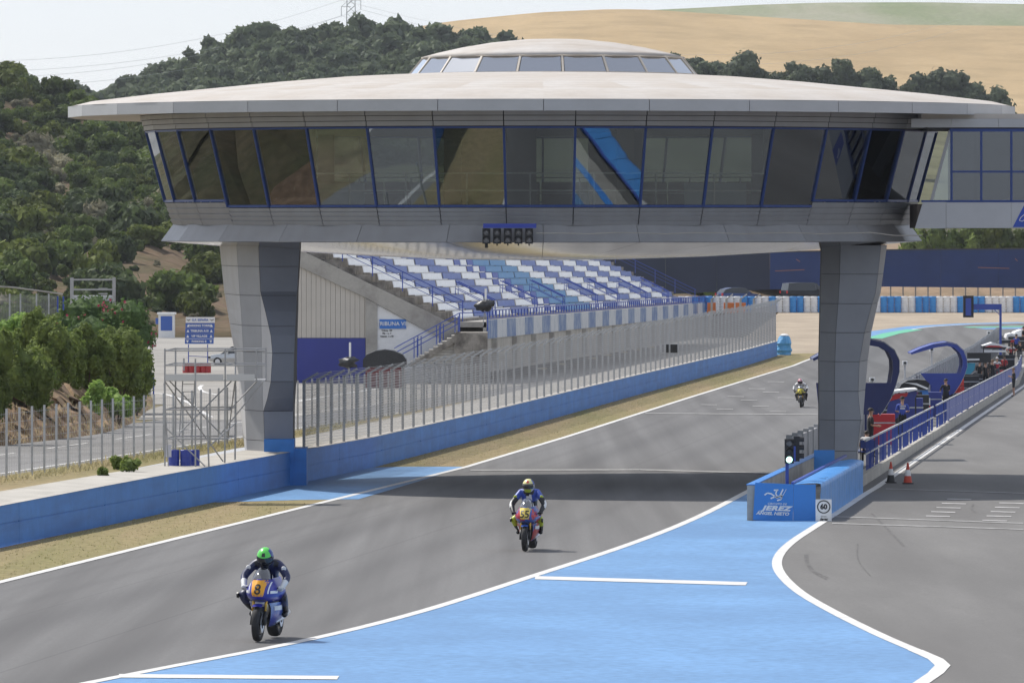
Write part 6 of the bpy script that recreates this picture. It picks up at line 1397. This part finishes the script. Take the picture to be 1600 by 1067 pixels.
person('crew member in a red shirt behind the two in white and red', on_platform(1569, 450), A-.5, 1.76, REDC, BLKC, arms='front')
person('crew member in black under the white peaked canopy', on_platform(1546, 428), A+1.2, 1.74, BLKC, GREYC, arms='down', cap=BLKC)
person('crew member in black beside the desk of the blue gantry', on_platform(1478, 322), A+.4, 1.76, BLKC, BLKC, arms='desk')
person('crew member in a dark shirt at the railing near the right edge', on_platform(1594, 470), A+.3, 1.8, BLKC, GREYC, arms='front')
for i, (px, D, w_, h_, m, lab) in enumerate([(1486, 338, .9, .8, BLACK, 'black flight case beside the blue gantry'), (1464, 326, .5, .55, WHITE, 'white monitor box under the blue gantry, left one'), (1474, 328, .5, .6, WHITE, 'white monitor box under the blue gantry, right one'),
        (1440, 300, .8, 1.0, BLACK, 'tall black cabinet under the arched team stand'), (1520, 396, 1.2, 1.1, BLACK, 'black covered rack below the cyan stand'), (1389, 256, .45, .8, BLACK, 'black wheeled case beside the red board'), (1566, 444, .9, .8, RED, 'red case under the white peaked canopy'),
        (1378, 250, 1.0, 1.3, RED, 'big red cabinet just right of the right pillar'), (1396, 270, 1.0, 1.5, BLACK, 'black cabinet between the red cabinet and the man in blue'), (1418, 274, 1.3, 1.55, DKB, 'dark blue cabinet behind the man in blue'), (1432, 286, 1.1, 1.5, BLACK, 'black cabinet left of the hanging flags'), (1450, 308, 1.3, 1.3, DKB, 'dark blue cabinet right of the hanging flags'), (1497, 352, 1.3, 1.2, BLACK, 'black cabinet right of the blue gantry'), (1512, 372, 1.3, 1.3, BLACK, 'black cabinet left of the cyan stand'), (1572, 462, 1.2, 1.2, BLACK, 'black cabinet between the red-shirted crew'), (1590, 486, 1.4, 1.2, BLACK, 'black cabinet at the right edge of the pit platform')]):
    p = on_platform(px, D); mb = MB(); c = .04; mb.prismz([(-w_/2+c, -.3), (w_/2-c, -.3), (w_/2, -.3+c), (w_/2, .3-c), (w_/2-c, .3), (-w_/2+c, .3), (-w_/2, .3-c), (-w_/2, -.3+c)], .1, h_); t = thing('equipment_case', lab, 'case', p); obj('box', mb, m, t)
    mb = MB(); mb.box(-w_/2-.012, w_/2+.012, -.312, .312, h_*.72, h_*.76); obj('edge_trim', mb, FENCEG, t)
    for sx in (-1, 1):
        for sy in (-1, 1): mb = MB(); mb.lathe([(.05, -.02), (.05, .02)], 10, (sx*(w_/2-.1), sy*.2, .05), 'x'); obj('castor', mb, RUBBER, t)
# ------------------------------------------------------------------ motorcycles and riders
def gloss(name, c, **k): return mat(name, c, .28, spec=.5, **k)
def sec_u(w, yf, yb, z, n=17, e=.8): return [(w*math.sin(a), yb+(yf-yb)*max(0, math.cos(a))**e, z) for a in np.linspace(-math.pi/2, math.pi/2, n)]
UF = [(.62, .17, -.50), (.66, .23, -.66), (.71, .275, -.78), (.77, .30, -.84), (.84, .30, -.84), (.91, .265, -.80), (.98, .215, -.745), (1.04, .175, -.70)]
def surf(x, z):
    w = np.interp(z, [q[0] for q in UF], [q[1] for q in UF]); yf = np.interp(z, [q[0] for q in UF], [q[2] for q in UF]); yb = .05
    c = math.sqrt(max(0, 1-min(1, abs(x)/w)**2)); return yb+(yf-yb)*c**.8
def wheel(root, y, r, w, label=None):
    wl = obj('wheel', None, None, root, (0, y, r)); mb = MB(); pr = [(r-.085, -w*.36), (r-.05, -w*.5), (r-.02, -w*.42), (r-.004, -w*.22), (r, 0), (r-.004, w*.22), (r-.02, w*.42), (r-.05, w*.5), (r-.085, w*.36)]
    mb.lathe(pr, 32, axis='x', closed=True); obj('tyre', mb, RUBBER, wl, smooth=True)
    mb = MB(); mb.lathe([(r-.085, -w*.36), (r-.11, -w*.3), (r-.11, w*.3), (r-.085, w*.36)], 28, axis='x', closed=True)
    for k in range(5): a = k*2*math.pi/5; mb.bar((0, .03*math.cos(a), .03*math.sin(a)), (0, (r-.1)*math.cos(a), (r-.1)*math.sin(a)), .04, .03)
    mb.lathe([(.04, -.06), (.04, .06)], 12, axis='x'); obj('rim', mb, BLACK, wl)
    for s in (-1, 1): mb = MB(); mb.lathe([(.15, s*w*.55), (.15, s*w*.55+s*.006), (.08, s*w*.55+s*.006), (.08, s*w*.55)], 24, axis='x', closed=True); obj('brake_disc', mb, CHROME, wl)
    return wl
def motorcycle(label, contact, yaw, C, number, sc=1.0, lean=0.0):
    t = thing('motorcycle', label, 'motorcycle', contact, rotz=yaw); t.scale = (sc, sc, sc); t.rotation_euler = (0, lean, yaw)
    T = lambda y: y+.70                                   # put the front contact patch at the origin
    def part(nm, mb, m, smooth=False, par=None):
        return obj(nm, mb, m, par or t, off=(0, -.70, 0), smooth=smooth)
    wheel(t, 0, .30, .125); wheel(t, 1.40, .315, .195)
    mb = MB(); mb.grid([sec_u(w, yf, .05, z) for z, w, yf in UF]); up = part('upper_fairing', mb, C['up'], True)
    mb = MB(); mb.grid([sec_u(w, yf, yb, z, 13) for z, w, yf, yb in ((1.03, .165, -.70, -.36), (1.09, .15, -.64, -.33), (1.15, .125, -.565, -.30), (1.20, .085, -.49, -.28), (1.225, .04, -.43, -.28))]); part('windscreen', mb, C['screen'], True)
    # number field and digits wrapped on the nose
    mb = MB(); G = []
    for z in np.linspace(.755, 1.02, 8):
        hw = np.interp(z, [.755, .80, .93, .97, 1.02], [.088, .105, .118, .135, .165]); G.append([(x, surf(x, z)-.006, z) for x in np.linspace(-hw, hw, 9)])
    mb.grid(G); nf = part('number_field', mb, C['num'], True)
    me = text_mesh(number, .235, bold=.003, extr=0.0, spacing=.95); me.materials.clear(); me.materials.append(BLACK)
    bm = bmesh.new(); bm.from_mesh(me); bmesh.ops.triangulate(bm, faces=bm.faces)
    for v in bm.verts: x, z = v.co.x, v.co.y+.865; v.co = (x, surf(x, z)-.016+.70, z)
    bm.to_mesh(me); bm.free(); obj('number', me, None, nf)
    for s in (-1, 1):
        mb = MB(); G = [[(s*x, surf(x, z)-.007, z) for x in (np.interp(z, [.80, 1.0], [.15, .165]), np.interp(z, [.80, 1.0], [.17, .18]))] for z in np.linspace(.80, .985, 6)]; mb.grid(G); part('stripe', mb, C['stripe'], True)
        mb = MB(); G = [[(s*x, surf(x, z)-.007, z) for x in np.linspace(.19, .265, 4)] for z in (.80, .825, .845)]; mb.grid(G); part('sponsor_patch', mb, C['stripe'], True)
        # side fairing
        S = [(.64, .255, -.60, .36), (.55, .245, -.42, .42), (.45, .225, -.34, .44), (.35, .19, -.28, .42), (.26, .13, -.18, .36), (.21, .06, -.05, .28)]
        mb = MB(); mb.grid([[(s*(w*(.62+.38*math.sin(min(1, q*2.2)*math.pi/2))), a+(b-a)*q, z) for q in np.linspace(0, 1, 9)] for z, w, a, b in S]); sf = part('side_fairing', mb, C['side'] if s > 0 else C['up2'], True)
        mb = MB(); mb.grid([[(s*(w*(.62+.38*math.sin(min(1, q*2.2)*math.pi/2))+.006), a+(b-a)*q-.004, z) for q in np.linspace(.12, .55, 5)] for z, w, a, b in [(.58, .248, -.48, .4), (.55, .245, -.42, .42), (.50, .236, -.38, .43)]]); part('sponsor_patch', mb, C['patch'], True)
        mb = MB(); mb.tube([(s*.105, -.50, .86), (s*.105, -.66, .46)], .024, 10); part('fork_tube', mb, C['fork'], True); mb = MB(); mb.tube([(s*.105, -.64, .50), (s*.105, -.71, .28)], .032, 10); part('fork_leg', mb, BLACK, True)
        mb = MB(); mb.tube([(s*.10, -.44, .90), (s*.34, -.36, .86)], .016, 8); part('handlebar', mb, BLACK); mb = MB(); mb.tube([(s*.26, -.46, .86), (s*.34, -.42, .85)], .008, 6); part('lever', mb, CHROME)
        mb = MB(); mb.tube([(s*.08, .25, .33), (s*.10, .70, .315)], [.05, .035], 8); part('swingarm', mb, CHROME)
        mb = MB(); mb.tube([(s*.12, .30, .40), (s*.24, .34, .40)], .015, 6); part('footpeg', mb, CHROME)
    mb = MB(); mb.grid([[(x, surf(min(abs(x), .2), .70)+.01-.02*(1-abs(x)/.12), z) for x in np.linspace(-.12, .12, 7)] for z in (.685, .735)]); part('air_intake', mb, BLACK)
    mb = MB(); mb.cbox((0, -.55, .62), (.16, .10, .08)); part('fork_clamp', mb, C['clamp'])
    mb = MB(); G = []
    for a in np.linspace(R(62), R(150), 9): G.append([(x, -.70-.335*math.cos(a)*(1-abs(x)*.6), .30+.335*math.sin(a)*(1-abs(x)*.6)) for x in (-.08, -.05, 0, .05, .08)])
    mb.grid(G); part('front_fender', mb, C['fender'], True)
    mb = MB(); mb.grid([[(w*math.cos(a), y, zc+h*math.sin(a)) for a in np.linspace(-.4, math.pi+.4, 11)] for y, w, zc, h in ((-.38, .10, .84, .10), (-.2, .17, .84, .15), (.0, .17, .84, .13), (.14, .12, .82, .07))]); part('fuel_tank', mb, C['up'], True)
    mb = MB(); mb.grid([[(w*math.cos(a), y, zc+h*math.sin(a)) for a in np.linspace(0, 2*math.pi, 11)] for y, w, zc, h in ((.12, .13, .78, .05), (.4, .14, .82, .06), (.62, .12, .90, .06), (.85, .06, .97, .035), (.92, .02, .98, .01))]); part('tail_unit', mb, C['tail'], True)
    mb = MB(); mb.grid([[(w*math.cos(a), y, zc+h*math.sin(a)) for a in np.linspace(0, 2*math.pi, 9)] for y, w, zc, h in ((-.35, .12, .50, .16), (0, .17, .48, .22), (.3, .14, .46, .2))]); part('engine', mb, BLACK, True)
    mb = MB(); mb.tube([(.12, .1, .28), (.17, .45, .34), (.20, .75, .42)], [.035, .045, .055], 10); part('exhaust', mb, CHROME, True)
    mb = MB(); mb.box(-.12, .12, .62, .64, .16, .3) if False else mb.bar((0, .5, .62), (0, .58, .36), .05, .05); part('shock', mb, BLACK)
    return t
RID_E = BODY_E
def rider(label, bike_contact, yaw, K, sc=1.0, lean=0.0, upright=0.0, kneeout=(0, 0), helm=None, suit=None, tilt=R(18)):
    t = thing('person', label, 'person', bike_contact, rotz=yaw); t.scale = (sc, sc, sc); t.rotation_euler = (0, lean, yaw); O = .70
    u = upright
    J = {'pel': (0, .26, .90, .135), 'bel': (0, .17+.02*u, 1.02+.03*u, .13), 'chest': (0, .00+.12*u, 1.20+.08*u, (.18, .14)), 'neck': (0, -.14+.17*u, 1.29+.10*u, .07), 'head': (0, -.22+.19*u, 1.345+.125*u, .07), 'crown': (0, -.24+.19*u, 1.40+.125*u, .05)}
    for s, n, ko in ((-1, 'L', kneeout[0]), (1, 'R', kneeout[1])):
        J['sh'+n] = (s*.205, -.05+.15*u, 1.265+.08*u, .085); J['el'+n] = (s*(.37+.02*u), -.16+.05*u, 1.05+.02*u, .070); J['wr'+n] = (s*.325, -.36, .90, .048); J['pa'+n] = (s*.315, -.40, .875, .036)
        J['hip'+n] = (s*.12, .25, .85, .125); J['kn'+n] = (s*(.27+.17*ko), -.10+.06*ko, .69+.03*ko, .085); J['an'+n] = (s*(.235+.03*ko), .36, .44, .062); J['to'+n] = (s*(.255+.06*ko), .18, .385, .05)
    me = skin_mesh(J, RID_E, 'pel', 2)
    color_faces(me, suit[0], lambda c: suit[1](c, min(J, key=lambda n: (Vector(J[n][:3])-c).length), J))
    for v in me.vertices: v.co.y += O
    for p in me.polygons: p.use_smooth = True
    obj('body', me, None, t)
    # helmet
    H = Vector(J['head'][:3])+Vector((0, O-.02, .035)); hp = obj('helmet', None, None, t, tuple(H)); hp.rotation_euler = (tilt, 0, 0)
    def shell(a0, a1, p0, p1, f, n=18, m_=10):
        return [[(f*.142*math.cos(e)*math.sin(a), -f*(.178 if math.cos(a) > 0 else .16)*math.cos(e)*math.cos(a), f*.165*math.sin(e)) for a in np.linspace(a0, a1, n)] for e in np.linspace(p0, p1, m_)]
    mb = MB(); mb.grid(shell(-math.pi, math.pi, R(10), R(90), 1.0, 25, 10)); obj('crown_shell', mb, helm['top'], hp, smooth=True)
    mb = MB(); mb.grid(shell(-math.pi, math.pi, R(-62), R(11), .985, 25, 8)); obj('lower_shell', mb, helm['low'], hp, smooth=True)
    mb = MB(); mb.grid(shell(R(-68), R(68), R(-22), R(20), 1.03, 15, 6)); obj('visor', mb, helm['visor'], hp, smooth=True)
    mb = MB(); mb.grid(shell(R(-40), R(40), R(-60), R(-24), 1.06, 11, 5)); obj('chin_bar', mb, helm['chin'], hp, smooth=True)
    mb = MB(); mb.grid(shell(R(-14), R(14), R(28), R(50), 1.012, 7, 5)); obj('crown_badge', mb, helm['badge'], hp, smooth=True)
    mb = MB(); mb.grid(shell(R(60), R(150), R(10), R(60), 1.008, 9, 6)); obj('side_patch', mb, helm['side'], hp, smooth=True)
    for s, n in ((-1, 'L'), (1, 'R')):
        w, e = Vector(J['wr'+n][:3]), Vector(J['el'+n][:3]); h = obj('glove', hand_mesh(1.15, 1.25), suit[2], t, (w.x, w.y+O, w.z), smooth=True); h.rotation_euler = Vector((0, 0, -1)).rotation_difference((w-e+Vector((0, -.05, .02))).normalized()).to_euler(); h.scale = (1.0,)*3
        a, b = Vector(J['sh'+n][:3]), Vector(J['el'+n][:3]); c = a.lerp(b, .45); mb = MB(); mb.lathe([(.045, -.0), (.035, -.012), (.002, -.014)], 10, (c.x+s*.02, c.y+O-.062, c.z+.02), 'y'); obj('arm_patch', mb, suit[3], t)
        k_ = Vector(J['kn'+n][:3]); mb = MB(); mb.lathe([(.055, 0), (.045, s*.03), (.002, s*.035)], 10, (k_.x+s*.035, k_.y+O-.02, k_.z), 'x'); obj('knee_slider', mb, suit[4], t)
    mb = MB(); mb.grid([[(.10*math.cos(a)*(1-.3*q), .12*q+.02+.0, .03*math.sin(a)*(1-q*.4)+.0) for a in np.linspace(0, math.pi, 7)] for q in (0, .5, 1)]); hb = obj('back_hump', mb, suit[0][0], t, (0, J['neck'][1]+O+.05, J['neck'][2]+.0)); hb.rotation_euler = (R(-40), 0, 0)
    return t
def con(px, py): p = gp(px, py); return (p.x, p.y, gz(p.y)+.005)
ROYAL = gloss('royal_blue_fairing', (.035, .04, .30)); LBLUE = mat('pale_blue_fairing', (.16, .30, .58), .28, scale=2.2, col2=(.04, .06, .34), thr=(.42, .6)); ORNG = gloss('orange_number_field', (.80, .36, .02)); DKSC = glass('smoked_screen', (.28, .28, .30, 1), .12, .03)
GOLD = mat('gold_fork', (.55, .33, .06), .3, metal=.7)
C8 = dict(up=ROYAL, up2=ROYAL, side=LBLUE, screen=DKSC, num=ORNG, stripe=WHITE, patch=WHITE, fork=GOLD, clamp=WHITE, fender=ROYAL, tail=ROYAL)
c8 = con(402.5, 1002.5); motorcycle('blue racing motorcycle with orange number 8 nearest the camera', c8, R(-9.5), C8, '8', 1.07, R(1.5))
SN = mat('navy_leather', (.022, .028, .085), .45, var=.1, scale=4); SBK = mat('black_leather', (.015, .015, .017), .45); SWH = mat('white_leather', (.68, .68, .67), .45)
def s8(c, b, J): 
    if b[:2] in ('wr', 'pa'): return 2
    if b[:2] in ('to',): return 1
    if b[:2] == 'an' : return 1
    if b[:2] == 'sh' and c.y < -.02 and c.z > 1.2 and abs(c.x) > .12 and abs(c.x) < .2: return 1
    return 0
LIME = gloss('lime_green_helmet', (.12, .62, .10)); VIS = mat('dark_visor', (.012, .013, .017), .1, spec=.8); VISB = mat('blue_visor', (.02, .06, .22), .1, spec=.8)
rider('rider in navy leathers and lime green helmet on the number 8 motorcycle', c8, R(-9.5), None, 1.07, R(1.5), 0.0, (1.0, .1), dict(top=LIME, low=SBK, visor=VIS, chin=SBK, badge=SBK, side=VISB), ([SN, SBK, SWH], s8, SWH, SWH, SBK), R(24))
BLU55 = gloss('bright_blue_fairing', (.045, .11, .40), scale=2.6, col2=(.42, .03, .045), thr=(.515, .53)); RED55 = gloss('red_fairing', (.50, .03, .05)); YEL = gloss('yellow_number_field', (.78, .60, .12)); CLSC = glass('light_screen', (.55, .57, .6, 1), .18, .05)
C55 = dict(up=BLU55, up2=RED55, side=BLU55, screen=CLSC, num=YEL, stripe=RED55, patch=WHITE, fork=GOLD, clamp=BLACK, fender=BLU55, tail=RED55)
c55 = con(820.5, 861.5); motorcycle('blue and red racing motorcycle with yellow number 55 in front of the bridge shadow', c55, R(-7), C55, '55', 1.03, 0)
S55B = mat('blue_leather', (.035, .075, .36), .45); NEON = mat('neon_yellow_leather', (.42, .50, .03), .45)
def s55(c, b, J):
    if b[:2] == 'kn': return 3
    if b[:2] in ('an', 'to'): return 1
    if b[:2] == 'el': return 2 if abs(c.x) > abs(J[b][0]) else 1
    if b[:2] in ('wr', 'pa'): return 1
    if b in ('bel', 'pel') or b[:3] == 'hip': return 1
    if b == 'chest' and abs(c.x) < .07: return 2
    if b == 'neck': return 1
    return 0
HY = gloss('yellow_white_helmet', (.72, .68, .30)); 
rider('rider in blue, black and neon yellow leathers on the number 55 motorcycle', c55, R(-7), None, 1.03, 0, 1.0, (.55, .1), dict(top=HY, low=SWH, visor=VIS, chin=NEON, badge=RED55, side=S55B), ([S55B, SBK, SWH, NEON], s55, SBK, NEON, SBK), R(4))
C3 = dict(up=BLACK, up2=BLACK, side=gloss('black_fairing', (.02, .02, .022)), screen=CLSC, num=gloss('bright_yellow_field', (.78, .66, .04)), stripe=gloss('bright_yellow_field', (.78, .66, .04)), patch=BLACK, fork=GOLD, clamp=BLACK, fender=WHITE, tail=BLACK)
c3 = gpt(1251.8, 636.8); c3 = (c3.x, c3.y, gzt(c3.y)+.005); motorcycle('black and yellow racing motorcycle farthest up the straight beside the right pillar', c3, R(-5), C3, '32', .92, R(-3))
rider('rider in white and black leathers with pink helmet on the farthest motorcycle', c3, R(-5), None, .92, R(-3), .15, (0, .2), dict(top=gloss('pink_helmet', (.55, .22, .25)), low=gloss('pink_helmet', (.55, .22, .25)), visor=VIS, chin=SWH, badge=SWH, side=SWH), ([SWH, SBK], lambda c, b, J: 1 if b[:2] in ('kn', 'an', 'to', 'hi', 'pe', 'be', 'wr', 'pa') else 0, SBK, SBK, SBK), R(15))

# ------------------------------------------------------------------ pylon and wires
DP = 1780; kp2 = DP/FPX; py_ = thing('electricity_pylon', 'lattice electricity pylon behind the wooded hill', 'pylon', at(548.5, 66, DP)); MET = mat('pylon_steel', (.38, .39, .40), .6)
hw = lambda z: 1.45-.026*z
lv = [0, 3, 5.6, 8, 10.2, 12.2, 14.1, 16, 18, 20]
for sx in (-1, 1):
    for sy in (-1, 1): mb = MB(); mb.bar((sx*hw(0), sy*hw(0), -4), (sx*hw(20), sy*hw(20), 20), .16); obj('leg', mb, MET, py_)
for a, b in zip(lv, lv[1:]):
    for sy in (-1, 1):
        mb = MB(); mb.bar((-hw(a), sy*hw(a), a), (hw(b), sy*hw(b), b), .1); obj('brace', mb, MET, py_); mb = MB(); mb.bar((hw(a), sy*hw(a), a), (-hw(b), sy*hw(b), b), .1); obj('brace', mb, MET, py_)
wires = []
for s, z in ((-1, 9.8), (1, 7.3), (1, 11.6), (-1, 14.2)):
    mb = MB(); L_ = 2.7*s; mb.bar((0, 0, z), (L_, 0, z), .12); mb.bar((s*hw(z+1.4), 0, z+1.4), (L_, 0, z), .1); obj('arm', mb, MET, py_); mb = MB(); mb.tube([(L_, 0, z), (L_, 0, z-2.6)], .09, 5); obj('insulator', mb, MET, py_); wires.append(Vector((L_, 0, z-2.6)))
for i, w in enumerate(wires):
    a = Vector(py_.location)+w
    for j, b in enumerate((at(-120, [122, 138, 112, 96][i], 1500), at(1500, [60, 70, 46, 30][i], 2600))):
        P = [a.lerp(b, t)-Vector((0, 0, 5*4*t*(1-t)*(1 if j == 0 else 3))) for t in np.linspace(0, 1, 14)]; mb = MB(); mb.tube(P, .032, 4)
        tag(obj('power_line', mb, MET), 'thin power line %s the pylon, %s' % (['left of', 'right of'][j], ['second from the bottom', 'lowest', 'second from the top', 'topmost'][i]), 'power line', 'power lines')

# ------------------------------------------------------------------ air
HZ = bpy.data.materials.new('haze_air'); HZ.use_nodes = True; N = HZ.node_tree.nodes; N.remove(N['Principled BSDF']); pv = N.new('ShaderNodeVolumePrincipled')
pv.inputs['Color'].default_value = (.86, .92, 1, 1); pv.inputs['Density'].default_value = 0.00005; pv.inputs['Anisotropy'].default_value = 0.3
HZ.node_tree.links.new(pv.outputs[0], N['Material Output'].inputs['Volume'])
mb = MB(); mb.box(-1000, 1000, -330, 3990, -20, 175); hz = obj('haze', mb, HZ); hz['kind'] = 'stuff'; tag(hz, 'thin pale haze over the far hills', 'haze')
